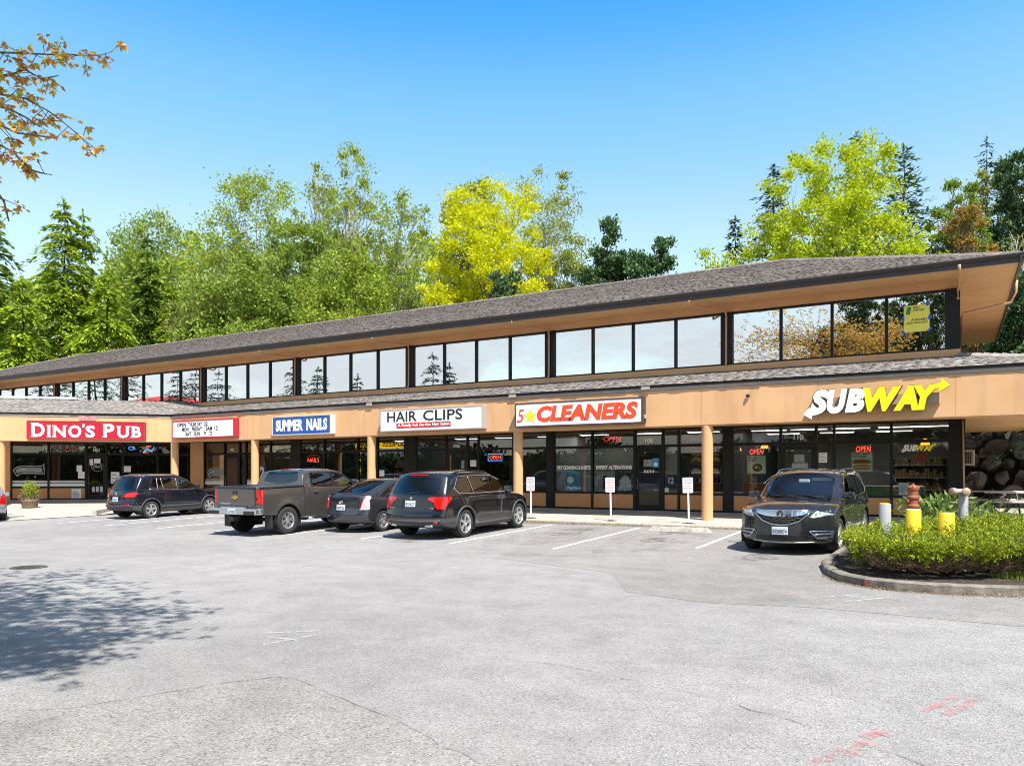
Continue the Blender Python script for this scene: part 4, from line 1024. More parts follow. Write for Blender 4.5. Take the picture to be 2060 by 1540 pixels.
hawk('large grey hawk head decal on the leftmost pub window', (27, 932, 90, 957.5), True); hawk('smaller grey hawk head decal on the window left of door 102', (418, 936.5, 451, 961), False)
WSTRIPE = M('white stripe vinyl', (.72, .73, .75), .5)
for lb, q, wg in (('white stripes across the leftmost pub window', (25, 966, 96, 977.5), True), ('white stripes across the pub window left of the pub door', (100, 966, 171, 977.5), True), ('white stripes across the window left of door 102', (413, 963.5, 452, 974), False), ('white stripes across the window right of door 102', (497, 964, 544, 974), False)):
    x0, y0, x1, y1 = q; m, w, h = wing_frame(x0, x1, y0, y1, .006) if wg else main_frame(x0, x1, y0, y1, y0, y1, -.006); inv = Matrix.Translation(-m.translation) @ m
    t = MB(); t.box(0, w, 0, .52*h, 0, .002, mtx=inv); t.box(0, w, .64*h, .76*h, 0, .002, mtx=inv); t.box(0, w, .88*h, h, 0, .002, mtx=inv); o = t.build('window_stripes', WSTRIPE); o.location = m.translation; tag(o, lb, 'window decal')
p, i, w, h = card('flag', 'navy cloth with a white number 2 beside the second column from the pub', 'banner', (521, 935, 534, 965), NAVY, -.006); part_text(p, i, w, h, [('2', .15, .85, .12, .9, dict(bold=.04))], SILV)
# pub wing
for lb, q, n_ in (('white notice at the right edge of the window left of the pub door', (154, 935.5, 165, 948), 5), ('pale notice below the first at the right edge of the pub window', (157, 948, 170, 962), 3), ('cream paper on the pub door, upper left', (178, 923, 187, 935), 4), ('white square card on the pub door, upper right', (189, 922, 202, 932), 2), ('cream welcome notice in the pane right of the pub door', (249, 937, 263, 949), 3), ('tall white menu sheet right of the pub door', (223, 949, 240, 972), 7)): notice(lb, q, n_, True, off=-.018)
notice('white information sheet on the orange panel under the pub window', (144, 983, 163, 1005), 8, True, off=-.03)
o = decal('window_decal', "pale script lettering Dino's in an oval on the pub door", 'window decal', (188, 934, 205, 941), "Dino's", SILV, True, -.018, shear=.2); 
m, w, h = wing_frame(184, 208, 931, 947, .018); f = MB(); f.tube([(w/2+w*.5*math.cos(t), h/2+h*.5*math.sin(t), 0) for t in np.linspace(0, 2*math.pi, 25)], .01, 4, mtx=Matrix.Translation(Vector(m.translation)-Vector(o.location)) @ (Matrix.Translation(-m.translation) @ m)); f.build('oval', SILV, o)
for k, lb in ((0, 'leftmost'), (1, 'middle'), (2, 'rightmost')): notice(lb + ' of three small cards low on the pub door', (185+k*8, 979-k*.5, 190.5+k*8, 989), 3, True, off=-.018, mat=SILV)
p, i, w, h = card('banner', 'black and white patterned banner with red marks over the pub window', 'banner', (86, 894, 172, 909.5), M('black and white print', (.55, .55, .55), .6, col2=(.03, .03, .03), scale=12, thr=(.47, .53)), .05, True); t = MB(); letters(t, 'A-W', .45*w, .25*h, .33*w, .5*h, .002, mtx=i, bold=.05); t.build('lettering', RED, p)
f, i, w, h = card('neon_sign', 'red and blue neon beer sign high in the pub window', 'neon sign', (286, 896, 312, 912), M('neon back', (.02, .02, .03), .5), .06, True)
t = MB(); t.tube([(.1*w, .2*h, .01), (.4*w, .6*h, .01), (.7*w, .3*h, .01), (.95*w, .8*h, .01)], .02, 5, mtx=i); t.build('neon_tube', NEON_B, f); t = MB(); t.tube([(.1*w, .1*h, .01), (.3*w, .15*h, .01)], .025, 5, mtx=i); t.tube([(.3*w, .9*h, .01), (.7*w, .95*h, .01)], .025, 5, mtx=i); t.build('neon_tube', NEON_R, f)
f, i, w, h = card('neon_sign', 'small blue oval neon sign left of the red and blue one', 'neon sign', (258, 897, 272, 905), M('neon back', (.02, .02, .03), .5), .06, True); t = MB(); t.tube([(w/2+w*.45*math.cos(a_), h/2+h*.4*math.sin(a_), .01) for a_ in np.linspace(0, 2*math.pi, 17)], .010, 4, mtx=i); t.build('neon_tube', NEON_B, f)
# yellow available sign taped to the upper window with blue tape
YS = M('yellow green sign sheet', (.74, .68, .10), .5)
m, w, h = main_frame(1818, 1870, 616, 669.5, 610, 664, .03); inv = Matrix.Translation(-m.translation) @ m
sp = MB(); sp.rbox(0, w, 0, h, -.008, 0, .004, mtx=inv); o = sp.build('window_sign', YS); o.location = m.translation; tag(o, 'yellow AVAILABLE sheet fixed with blue tape to the upper window', 'sign')
lettering(o, inv, w, h, [('1', .08, .30, .66, .94, dict(bold=.07, shear=.12)), ('FIRST', .36, .62, .86, .94, {}), ('WESTERN', .36, .80, .77, .84, {})], M('green print', (.02, .22, .10), .5)); lettering(o, inv, w, h, [('AVAILABLE', .30, .92, .41, .49, {}), ('(425) 822-5522', .10, .93, .28, .37, {})], M('dark olive print', (.05, .07, .02), .5), 'small_lettering')
tp_ = M('blue tape', (.01, .10, .50), .6)
for x, y, a in ((-.02, 1.0, 45), (.92, 1.02, 90), (1.0, .5, 90), (-.02, .52, 90), (0, .0, -45), (1.0, .04, 45)):
    t = MB(); t.box(-.07, .07, -.035, .035, .001, .003, mtx=inv @ Matrix.Translation((x*w, y*h, 0)) @ Matrix.Rotation(R(a), 4, 'Z')); t.build('tape', tp_, o)
pk_ = MB(); m, w, h = main_frame(1, 2, 1, 2, 1, 2, 0), 0, 0
m, w, h = wing_frame(159, 193, 838, 846, WFO+.06); inv = Matrix.Translation(-m.translation) @ m; pk_.box(0, w, 0, h, -.03, 0, mtx=inv); o = pk_.build('name_plate', M('faded pink plate', (.50, .20, .20), .6, var=.4, scale=12)); o.location = m.translation; tag(o, 'small faded pink plate on the eave trim above the pub sign', 'plate')
# security camera and small lamp on the fascia
p0 = at_y(1505, 796, FY); r_ = thing('security_camera', 'small grey dome security camera on the orange fascia', 'camera', tuple(p0))
c = MB(); c.cyl((0, 0), .055, -.03, .0, 14, mtx=Matrix.Rotation(R(90), 4, 'X')); c.build('mount', ALU, r_); c = MB(); c.lathe([(.062, 0), (.06, .03), (.045, .06), (.001, .075)], 16, mtx=Matrix.Translation((0, -.03, 0)) @ Matrix.Rotation(R(105), 4, 'X')); c.build('dome', M('smoked dome', (.02, .02, .03), .1), r_, smooth=True)
p0 = at_y(1298, 838, FY-.12); r_ = thing('flood_lamp', 'small grey lamp at the lower right of the 5 star sign', 'lamp', tuple(p0)); c = MB(); c.rbox(-.04, .05, -.08, .08, -.06, .06, .015); c.build('housing', ALU, r_); c = MB(); c.tube([(0, .05, 0), (0, .12, .02)], .015, 6); c.build('arm', ALU, r_)
# ------------------------------------------------------------------ inside the shops
def ceil_light(x, y, label, L_=1.2, rz=0):
    r_ = thing('ceiling_light', label, 'ceiling light', (x, y, 3.35), rz, 'fluorescent ceiling lights in the shops')
    c = MB(); c.box(-L_/2-.04, L_/2+.04, -.17, .17, -.05, .015); c.build('housing', WHITE, r_); c = MB(); c.box(-L_/2, L_/2, -.14, .14, -.056, -.0505); c.build('diffuser', TUBE, r_)
NTH = ('first', 'second', 'third', 'fourth', 'fifth')
for k, x in enumerate((-6.0, -4.6, -3.2, -1.7, -.7)): ceil_light(x, 2.4, NTH[k] + ' ceiling light from the left in the sandwich shop front row')
for k, x in enumerate((-6.0, -4.0, -2.0)): ceil_light(x, 5.2, NTH[k] + ' ceiling light from the left in the sandwich shop back row')
for k, x in enumerate((-13.0, -10.6, -8.4)): ceil_light(x, 2.2, NTH[k] + ' ceiling light from the left in the cleaners shop')
for k, x in enumerate((-19.6, -17.4, -15.2)): ceil_light(x, 2.6, NTH[k] + ' ceiling light from the left in the hair salon')
ceil_light(-23.5, 3.0, 'ceiling light in the nail salon')
def pendant(x, y, z, label):
    r_ = thing('pendant_lamp', label, 'pendant lamp', (x, y, z), 0, 'orange pendant lamps in the sandwich shop')
    c = MB(); c.lathe([(.03, .22), (.10, .18), (.14, .0), (.12, .0), (.09, .16)], 16); c.build('lamp_shade', M_emit('amber glass', (1.0, .40, .06), 1.4), r_, smooth=True); c = MB(); c.tube([(0, 0, .22), (0, 0, 3.35-z)], .008, 5); c.build('cord', BPLAST, r_)
for px, py, y, lb in ((1538, 896, 1.2, 'amber pendant lamp above the PROTEIN PACKED poster'), (1484, 901, 1.8, 'amber pendant lamp farthest left in the sandwich shop'), (1861, 889, 1.2, 'amber pendant lamp above the SUBWAY window lettering')):
    p0 = at_y(px, py, y); pendant(p0.x, y, p0.z-.1, lb)
WOODO = M('orange wood', (.36, .14, .045), .5, var=.25, scale=3, stretch=(1, 8, 8))
def booth(x, y, lb):
    r_ = thing('booth_seat', lb, 'booth seat', (x, y, .262)); c = MB(); c.rbox(-.5, .5, -.25, .3, 0, .45, .03); c.build('seat', WOODO, r_); c = MB(); c.rbox(-.5, .5, .3, .42, 0, 1.1, .03); c.build('backrest', WOODO, r_)
booth(fx(1522, .9), .9, 'orange wooden booth seat below the PROTEIN PACKED poster'); booth(fx(1420, 1.2), 1.2, 'orange wooden booth seat behind the column'); 
def counter(name, x0, x1, y, lb, topm, frontm, hgt=.95):
    r_ = thing(name, lb, 'counter', ((x0+x1)/2, y, .262)); hw = (x1-x0)/2; c = MB(); c.box(-hw, hw, -.3, .3, 0, hgt); c.build('cabinet', frontm, r_); c = MB(); c.rbox(-hw-.04, hw+.04, -.34, .34, hgt, hgt+.05, .015); c.build('worktop', topm, r_)
counter('serving_counter', -5.0, -1.0, 4.4, 'long serving counter inside the sandwich shop', ALU, M('green counter front', (.05, .12, .05), .5)); counter('serving_counter', -12.6, -9.6, 3.2, 'service counter inside the cleaners shop', M('grey laminate', (.3, .3, .3), .4), WALL_IN); counter('reception_desk', -19.0, -17.2, 3.0, 'reception desk inside the hair salon', WOOD_D, WOOD_D, 1.05)
def shelf(x, y, lb, m_, w=1.8, hgt=2.0):
    r_ = thing('shelf_unit', lb, 'shelves', (x, y, .262)); c = MB(); c.box(-w/2, w/2, .36, .4, 0, hgt); c.box(-w/2-.03, -w/2, 0, .4, 0, hgt); c.box(w/2, w/2+.03, 0, .4, 0, hgt); c.build('carcass', DARK_IN, r_)
    for k in range(4):
        c = MB(); z = .3+k*.48; c.box(-w/2, w/2, 0, .36, z, z+.03); sh = c.build('shelf', WALL_IN, r_)
        c = MB(); x_ = -w/2+.04
        while x_ < w/2-.14: wd = random.uniform(.06, .13); c.box(x_, x_+wd, .08, .28, z+.031, z+.031+random.uniform(.12, .36)); x_ += wd+.02
        c.build('stock', m_, sh)
shelf(-1.2, 6.6, 'dark shelf unit of goods at the back of the sandwich shop', M('mixed goods', (.25, .06, .03), .5, col2=(.06, .16, .04), scale=2)); shelf(-16.4, 6.0, 'dark shelf unit of bottles in the hair salon', M('salon bottles', (.3, .3, .32), .3, col2=(.2, .05, .1), scale=3)); shelf(-24.5, 4.4, 'dark shelf unit in the nail salon', M('polish bottles', (.35, .03, .06), .3, col2=(.3, .2, .22), scale=3))
def clothes_rail(x, y, lb):
    r_ = thing('clothes_rail', lb, 'clothes rail', (x, y, .262)); c = MB(); c.tube([(-1.1, 0, 0), (-1.1, 0, 1.75), (1.1, 0, 1.75), (1.1, 0, 0)], .02, 6); c.build('frame', ALU, r_)
    for k in range(12):
        c = MB(); xx = -1+k*.18; c.rbox(xx, xx+.09, -.24, .24, .55+random.uniform(0, .2), 1.68, .03); c.build('garment', random.choice([M('garment white', (.5, .5, .5), .8), M('garment blue', (.05, .08, .16), .8), M('garment grey', (.14, .14, .14), .8)]), r_)
clothes_rail(-8.6, 4.6, 'rail of bagged clothes inside the cleaners shop')
def potted(x, y, lb, n=36, hgt=.9, mat=None):
    r_ = thing('potted_plant', lb, 'potted plant', (x, y, .262)); c = MB(); c.lathe([(.001, 0), (.14, 0), (.19, .35), (.16, .35), (.15, .3), (.001, .3)], 18); c.build('pot', M('grey pot', (.2, .18, .16), .7), r_, smooth=True)
    c = MB()
    for k in range(n):
        a = random.uniform(0, 6.28); l_ = random.uniform(.3, .5); e_ = random.uniform(.2, 1.3); b_ = Vector((0, 0, random.uniform(.35, hgt))); d = Vector((math.cos(a)*math.cos(e_), math.sin(a)*math.cos(e_), math.sin(e_))); s_ = Vector((-math.sin(a), math.cos(a), 0))*.045
        c.add([b_, b_+d*l_*.5+s_, b_+d*l_, b_+d*l_*.5-s_], [(0,1,2,3)])
    c.build('foliage', mat or M_leaf('house plant leaf', [(.02, .07, .012), (.05, .14, .03)]), r_)
potted(fx(868, .5), .5, 'dark leafy potted plant in the hair salon window', 60, 1.2); potted(fx(856, .8), .8, 'second potted plant behind the salon window plant', 50, .9); potted(fx(712, .5), .5, 'potted orchid with white flowers in the nail salon', 40, .9, M_leaf('white flower', [(.7, .7, .68), (.8, .8, .78)]))
# pub interior
r_ = thing('bar_counter', 'wooden bar counter inside the pub', 'counter', tuple(WC + WD*4.4 - WN*3.0 + Vector((0, 0, .262))), math.atan2(-WD.y, -WD.x)); c = MB(); c.box(-2.6, 2.6, -.3, .3, 0, 1.05); c.build('cabinet', WOOD_D, r_); c = MB(); c.rbox(-2.7, 2.7, -.4, .4, 1.05, 1.1, .015); c.build('worktop', WOOD_D, r_)
# ================================================================== VEHICLES
def lerpk(keys, x):
    """smooth interpolation through (x, value) keys (arrays welcome)"""
    k = np.array(keys, dtype=float); x = np.asarray(x, dtype=float)
    xs, ys = k[:, 0], k[:, 1]; h = np.diff(xs); d = np.diff(ys)/h
    m = np.zeros(len(xs)); m[0], m[-1] = d[0], d[-1]
    for i in range(1, len(xs)-1):
        m[i] = 0 if d[i-1]*d[i] <= 0 else 3*(h[i-1]+h[i])/((2*h[i]+h[i-1])/d[i-1] + (h[i]+2*h[i-1])/d[i])
    i = np.clip(np.searchsorted(xs, x)-1, 0, len(h)-1); t = np.clip((x-xs[i])/h[i], 0, 1)
    return (2*t**3-3*t**2+1)*ys[i] + (t**3-2*t**2+t)*h[i]*m[i] + (-2*t**3+3*t**2)*ys[i+1] + (t**3-t**2)*h[i]*m[i+1]
def inpoly(px, py, poly):
    r = np.zeros(len(px), dtype=bool); n = len(poly)
    for i in range(n):
        x0, y0 = poly[i]; x1, y1 = poly[(i+1) % n]
        c = ((y0 > py) != (y1 > py)) & (px < (x1-x0)*(py-y0)/((y1-y0) if y1 != y0 else 1e-9) + x0); r ^= c
    return r
def snap(px, py, poly, lim, sel):
    """move points lying within lim of the polygon's outline onto it"""
    best = np.full(len(px), lim); nx_, ny_ = px.copy(), py.copy(); n = len(poly)
    for i in range(n):
        ax, ay = poly[i]; bx, by = poly[(i+1) % n]; L2 = (bx-ax)**2+(by-ay)**2 + 1e-12
        t = np.clip(((px-ax)*(bx-ax)+(py-ay)*(by-ay))/L2, 0, 1); cx, cy = ax+t*(bx-ax), ay+t*(by-ay)
        d = np.hypot(px-cx, py-cy); w = (d < best) & sel; best[w] = d[w]; nx_[w] = cx[w]; ny_[w] = cy[w]
    return nx_, ny_
TYRE = M('tyre rubber', (0.022, 0.022, 0.023), 0.85, var=.3, scale=20)
ALLOY = M('alloy wheel', (0.62, 0.62, 0.63), 0.28, 0.85)
WELL = M('wheel well', (0.008, 0.008, 0.008), 0.9)
GPLAST = M('grey plastic cladding', (0.055, 0.055, 0.058), 0.6)
GLOSSB = M('gloss black trim', (0.008, 0.008, 0.009), 0.12)
TAIL = M('red tail lamp', (0.46, 0.006, 0.006), 0.12, coat=.6)
CLEAR = M('clear lamp lens', (0.70, 0.71, 0.73), 0.12, 0.55)
CGLASS = M_glass('tinted car glass', (0.10, 0.11, 0.115), 0.07, 0.34)
WGLASS = M_glass('windscreen glass', (0.62, 0.68, 0.68), 0.05, 0.32)
SEATM = M('dark car seat', (0.05, 0.048, 0.047), 0.7)
PLATE = M('licence plate', (0.62, 0.66, 0.70), 0.4)
BRAKE = M('brake disc', (.10, .10, .10), .5, .5)
def paint(name, col, metal=0.35):
    m = M(name, col, 0.30, metal, coat=1.0)
    m.node_tree.nodes['Principled BSDF'].inputs['Roughness'].default_value = 0.22
    return m
class Car: pass
def build_car(s, name, label, cat, loc, heading, pitch=0.0, roll=0.0, group=None, scale=1.0):
    root = thing(name, label, cat, (0, 0, 0), 0, group)
    L, W = s['L'], s['W']/2; body = s['paint']
    NX, NZ, NY = s.get('NX', 160), 52, 56
    a = np.linspace(0, 1, NX+1); b = np.linspace(-1, 1, NY+1); c = np.linspace(0, 1, NZ+1)
    if 'dense' in s:                                    # more stations where the profile steps
        extra = np.concatenate([np.linspace(x0/L, x1/L, k) for x0, x1, k in s['dense']]); a = np.unique(np.concatenate([a, extra]))
        a = a[np.concatenate([[True], np.diff(a) > 1e-4])]; NX = len(a)-1
    def xr(z): return lerpk(s['rear'], z)
    def xf(z): return L - lerpk(s['front'], z)
    def top(x): return lerpk(s['top'], x)
    def xof(a_, z, t): return xr(z) + s['bow_r']*np.abs(t)**2.6 + a_*(xf(z) - s['bow_f']*np.abs(t)**2.4 - xr(z) - s['bow_r']*np.abs(t)**2.6)
    def width(x, z, zt):
        w = W*lerpk(s['plan'], x)*lerpk(s['sect'], z)
        bl = lerpk(s['belt'], x); u = np.clip((z-bl)/np.maximum(s['H']-bl, .05), 0, 1)
        w = w*(1 - s['tumble']*u**1.15)
        for xw in s['axles']:                           # swollen arches
            r_ = np.hypot(x-xw, (z-s['wr'])*1.0); w = w + s.get('flare', .02)*np.exp(-((r_-s['arch'])/.11)**2)*(z < bl)
        return w
    zb0 = lambda x: lerpk(s['bottom'], x)
    # top line for each station, centre
    x = a*L
    for _ in range(25): zt = top(x); x = xof(a, zt, 0*a)
    ztop_a = zt
    crown = lerpk(s.get('crown', [(0, .05), (L, .05)]), x)
    ze = zt - crown
    V = {}; key = {}; verts = []; faces = []; tagf = []
    def vid(p):
        k = (round(p[0]*2000), round(p[1]*2000), round(p[2]*2000))
        i = key.get(k)
        if i is None: i = len(verts); key[k] = i; verts.append(p)
        return i
    xb = a*L; zb = zb0(xb)
    def side(sg):
        g = np.empty((NX+1, NZ+1), int)
        for i in range(NX+1):
            z = zb[i] + c*(ze[i]-zb[i]); xx = xof(a[i], z, np.ones_like(z)); y = sg*width(xx, z, zt[i])
            for j in range(NZ+1): g[i, j] = vid((xx[j], y[j], z[j]))
        return g
    SL, SR = side(1), side(-1)
    def lat(i, zA, zE, yA, crownflag):
        pass
    TG = np.empty((NX+1, NY+1), int); BG = np.empty((NX+1, NY+1), int)
    for i in range(NX+1):
        yl = verts[SL[i, NZ]][1]; zed = ze[i]
        z = zed + (zt[i]-zed)*(1-np.abs(b)**2.2); xx = xof(a[i], z, b); y = b*yl
        for j in range(NY+1):
            TG[i, j] = SR[i, NZ] if j == 0 else SL[i, NZ] if j == NY else vid((xx[j], y[j], z[j]))
        yl = verts[SL[i, 0]][1]; z = np.full(NY+1, zb[i]); xx = xof(a[i], z, b)
        for j in range(NY+1):
            BG[i, j] = SR[i, 0] if j == 0 else SL[i, 0] if j == NY else vid((xx[j], b[j]*yl, z[j]))
    def capg(i):
        g = np.empty((NZ+1, NY+1), int)
        for k in range(NZ+1):
            if k == 0: g[k] = BG[i]; continue
            if k == NZ: g[k] = TG[i]; continue
            yl = verts[SL[i, k]][1]; frac = c[k]
            z = np.full(NY+1, zb[i]+c[k]*(ze[i]-zb[i])) + (zt[i]-ze[i])*(1-np.abs(b)**2.2)*c[k]**3
            xx = xof(a[i], z, b)
            for j in range(NY+1): g[k, j] = SR[i, k] if j == 0 else SL[i, k] if j == NY else vid((xx[j], b[j]*yl, z[j]))
        return g
    CR, CF = capg(0), capg(NX)
    def addg(g, t, flip):
        A, B_, C_, D_ = g[:-1, :-1].ravel(), g[1:, :-1].ravel(), g[1:, 1:].ravel(), g[:-1, 1:].ravel()
        q = np.stack([A, B_, C_, D_] if not flip else [A, D_, C_, B_], 1); faces.append(q); tagf.append(np.full(len(q), t))
    addg(SR, 0, False); addg(SL, 1, True); addg(TG, 2, False); addg(BG, 3, True); addg(CR, 4, True); addg(CF, 5, False)
    P = np.array(verts); Fc = np.concatenate(faces); T = np.concatenate(tagf)
    P0 = P.copy()
    # soften every edge of the shell
    e = np.concatenate([Fc[:, [0, 1]], Fc[:, [1, 2]], Fc[:, [2, 3]], Fc[:, [3, 0]]]); e = np.unique(np.sort(e, 1), axis=0)
    deg = np.zeros(len(P)); np.add.at(deg, e[:, 0], 1); np.add.at(deg, e[:, 1], 1)
    for _ in range(s.get('smooth', 9)):
        acc = np.zeros_like(P); np.add.at(acc, e[:, 0], P[e[:, 1]]); np.add.at(acc, e[:, 1], P[e[:, 0]]); P = P*0.5 + acc/deg[:, None]*0.5
    P = P + (P0.mean(0)-P.mean(0))*0
    if 'crease' in s: P = s['crease'](P)
    sv = np.zeros(len(P), bool); sv[np.unique(Fc[(T == 0) | (T == 1)])] = True
    tv = np.zeros(len(P), bool); tv[np.unique(Fc[(T == 2)])] = True
    rv = np.zeros(len(P), bool); rv[np.unique(Fc[T == 4])] = True
    fv = np.zeros(len(P), bool); fv[np.unique(Fc[T == 5])] = True
    for xw in s['axles']:                               # crisp wheel openings
        rr = np.hypot(P[:, 0]-xw, P[:, 2]-s['wr']); m_ = sv & (np.abs(rr-s['arch']) < .024) & (P[:, 2] > .15)
        k = s['arch']/np.maximum(rr, 1e-6); P[m_, 0] = xw + (P[m_, 0]-xw)*k[m_]; P[m_, 2] = s['wr'] + (P[m_, 2]-s['wr'])*k[m_]
    for poly in s['glass_side'] + [s['dlo']]: P[:, 0], P[:, 2] = snap(P[:, 0], P[:, 2], poly, .017, sv)
    for nm, yz, xz in s.get('lamps', []):
        ev = fv if nm.startswith('head') else rv
        if yz is not None:
            sy = np.sign(P[:, 1]); ay, az = snap(np.abs(P[:, 1]), P[:, 2], [q for q in yz], .02, ev & (np.abs(P[:, 1]) < W*.9)); P[:, 1] = ay*np.where(sy == 0, 1, sy); P[:, 2] = az
        if xz is not None: P[:, 0], P[:, 2] = snap(P[:, 0], P[:, 2], xz, .017, sv & (P[:, 0] > .15) & (P[:, 0] < L-.3))
    cen = P[Fc].mean(1); n_ = np.cross(P[Fc[:, 2]]-P[Fc[:, 0]], P[Fc[:, 3]]-P[Fc[:, 1]])
    n_ /= np.maximum(np.linalg.norm(n_, axis=1, keepdims=True), 1e-9)
    cl = np.full(len(Fc), 'body', dtype=object); mi = np.zeros(len(Fc), int)
    isd = (T == 0) | (T == 1)
    sgn = np.where(cen[:, 1] > 0, 'L', 'R')
    mi[isd & inpoly(cen[:, 0], cen[:, 2], s['dlo'])] = 1
    for k, poly in enumerate(s['glass_side']):
        w = isd & inpoly(cen[:, 0], cen[:, 2], poly); cl[w] = ['sw%d%s' % (k, q) for q in sgn[w]]
    for k, poly in enumerate(s['doors']):
        w = isd & inpoly(cen[:, 0], cen[:, 2], poly) & ((cl == 'body'))
        cl[w] = ['dr%d%s' % (k, q) for q in sgn[w]]
    ws = s['ws']                                        # windscreen: x range along the top, half width at its foot and head
    def tw(lo, hi, w0, w1): 
        u = np.clip((cen[:, 0]-lo)/(hi-lo), 0, 1); return (cen[:, 0] > lo) & (cen[:, 0] < hi) & (np.abs(cen[:, 1]) < w0+(w1-w0)*u)
    cl[(T == 2) & tw(*ws)] = 'windshield'
    if 'rw_top' in s: cl[(T == 2) & tw(*s['rw_top'])] = 'rear_window'
    if 'rw_cap' in s:                                   # rear glass in the tail face, y-z outline of one half mirrored
        poly = s['rw_cap'] + [(-y, z) for y, z in reversed(s['rw_cap'])]
        cl[(T == 4) & inpoly(cen[:, 1], cen[:, 2], poly)] = 'rear_window'
    for nm, yz, xz in s.get('lamps', []):               # lamp outlines on the end face (y-z) and on the flank (x-z)
        front = nm.startswith('head')
        if yz is not None:
            w = (T == (5 if front else 4)) & inpoly(np.abs(cen[:, 1]), cen[:, 2], yz); cl[w] = [nm + q for q in sgn[w]]
            if s.get('lamp_top'):
                w = (T == 2) & inpoly(np.abs(cen[:, 1]), cen[:, 2], yz) & ((cen[:, 0] > L*.8) if front else (cen[:, 0] < L*.2)); cl[w] = [nm + q for q in sgn[w]]
        if xz is not None:
            w = isd & inpoly(cen[:, 0], cen[:, 2], xz); cl[w] = [nm + q for q in sgn[w]]
    for m_, tt, fn in s.get('regions', []):             # patches of another material within the body shell
        w = fn(cen, T) & (cl == 'body'); mi[w] = m_
    for xw in s['axles']:
        cl[isd & (np.hypot(cen[:, 0]-xw, cen[:, 2]-s['wr']) < s['arch'])] = 'hole'
        cl[(T == 3) & (np.abs(cen[:, 0]-xw) < s['arch'])] = 'hole'
    cl[(T == 3) & (cl != 'hole')] = 'under'
    def sub(nm, sel, mat, parent, inset=0.0, mis=None):
        q = Fc[sel]; ids, inv = np.unique(q, return_inverse=True); pts = P[ids].copy()
        if inset:
            nn = np.zeros_like(P); 
            for k in range(4): np.add.at(nn, Fc[sel][:, k], n_[sel])
            nn = nn[ids]; nn /= np.maximum(np.linalg.norm(nn, axis=1, keepdims=True), 1e-9); pts -= nn*inset
        pts[:, 0] -= L/2
        return np_mesh(nm, pts, inv.reshape(-1, 4), mat, parent, smooth=True, mi=mis)
    # orientation check: shell normals must look outwards
    flip = np.einsum('ij,ij->i', n_, cen - np.array([L/2, 0, s['H']*.45])) < 0
    Fc[flip] = Fc[flip][:, ::-1]; n_[flip] *= -1
    bmats = [body, GLOSSB, s.get('clad', BPLAST), CHROME]
    bo = cl == 'body'
    bobj = sub('body', bo, bmats, root, mis=mi[bo])
    un = cl == 'under'
    if un.any(): sub('underbody', un, WELL, root)
    names = {}
    for q in sorted(set(cl.tolist()) - {'body', 'hole', 'under'}):
        sel = cl == q
        if q == 'windshield': sub('windshield', sel, s.get('wsglass', CGLASS), root, .006)
        elif q == 'rear_window': sub('rear_window', sel, CGLASS, root, .006)
        elif q.startswith('sw'): sub('side_window', sel, s.get('sglass', CGLASS), root, .008)
        elif q.startswith('dr'): names[q] = sub('door', sel, bmats, root, mis=mi[sel])
        elif q.startswith('tail'): sub('tail_lamp', sel, s.get('tailmat', TAIL), root, -.008)
        elif q.startswith('head'): sub('headlight', sel, CLEAR, root, -.004)
    # handy: a point of the side / ends of the shell
    Sx, Sz, Sy = P[sv, 0], P[sv, 2], np.abs(P[sv, 1])
    def ysurf(x_, z_):
        k = np.argmin((Sx-x_)**2 + (Sz-z_)**2); return float(Sy[k])
    def xend(y_, z_, front):
        sel = fv if front else rv; Q = P[sel]; k = np.argmin((Q[:, 1]-y_)**2 + (Q[:, 2]-z_)**2); return float(Q[k, 0])
    tvP = P[tv]
    def ztopat(x_, y_):
        k = np.argmin((tvP[:, 0]-x_)**2+(tvP[:, 1]-y_)**2); return float(tvP[k, 2])
    h = Car(); h.root, h.body, h.ysurf, h.xend, h.ztop, h.L, h.W, h.doors = root, bobj, ysurf, xend, ztopat, L, W, names
    # wheels, wells, arch lips
    tw_ = s.get('tw', .24)
    for xw in s['axles']:
        for sg in (1, -1):
            yo = ysurf(xw, s['wr']+s['arch']) - s.get('tuck', .02)
            well = MB(); Rr = s['arch']+.005; n = 28
            for k in range(n):
                t0, t1 = math.pi*2*k/n, math.pi*2*(k+1)/n
                p = [(xw+Rr*math.cos(t)-L/2, s['wr']+Rr*math.sin(t)) for t in (t0, t1)]
                if min(p[0][1], p[1][1]) < .16: continue
                well.quad((p[0][0], sg*(yo+.012), p[0][1]), (p[1][0], sg*(yo+.012), p[1][1]), (p[1][0], sg*(yo-.42), p[1][1]), (p[0][0], sg*(yo-.42), p[0][1]))
            well.box(xw-Rr-L/2, xw+Rr-L/2, *(sorted((sg*(yo-.42), sg*(yo-.44)))), .2, s['wr']+Rr)
            well.build('wheel_well', WELL, root)
            if s.get('lip'):
                lp = MB(); pts = []
                for k in range(0, 25):
                    t = math.radians(-22 + 224*k/24); X_, Z_ = xw+(s['arch']+.012)*math.cos(t), s['wr']+(s['arch']+.012)*math.sin(t)
                    if Z_ > .22 and .12 < X_ < L-.12: pts.append((X_-L/2, sg*(ysurf(X_, Z_)-.004), Z_))
                lp.tube(pts, s.get('lipr', .03), 6); lp.build('arch_trim', s['lip'], root, smooth=True)
            wheel(root, (xw-L/2, sg*(yo-tw_/2-.005), s['wr']), s['wr'], tw_, s['rim'], sg, s['spokes'])
    root_loc = loc
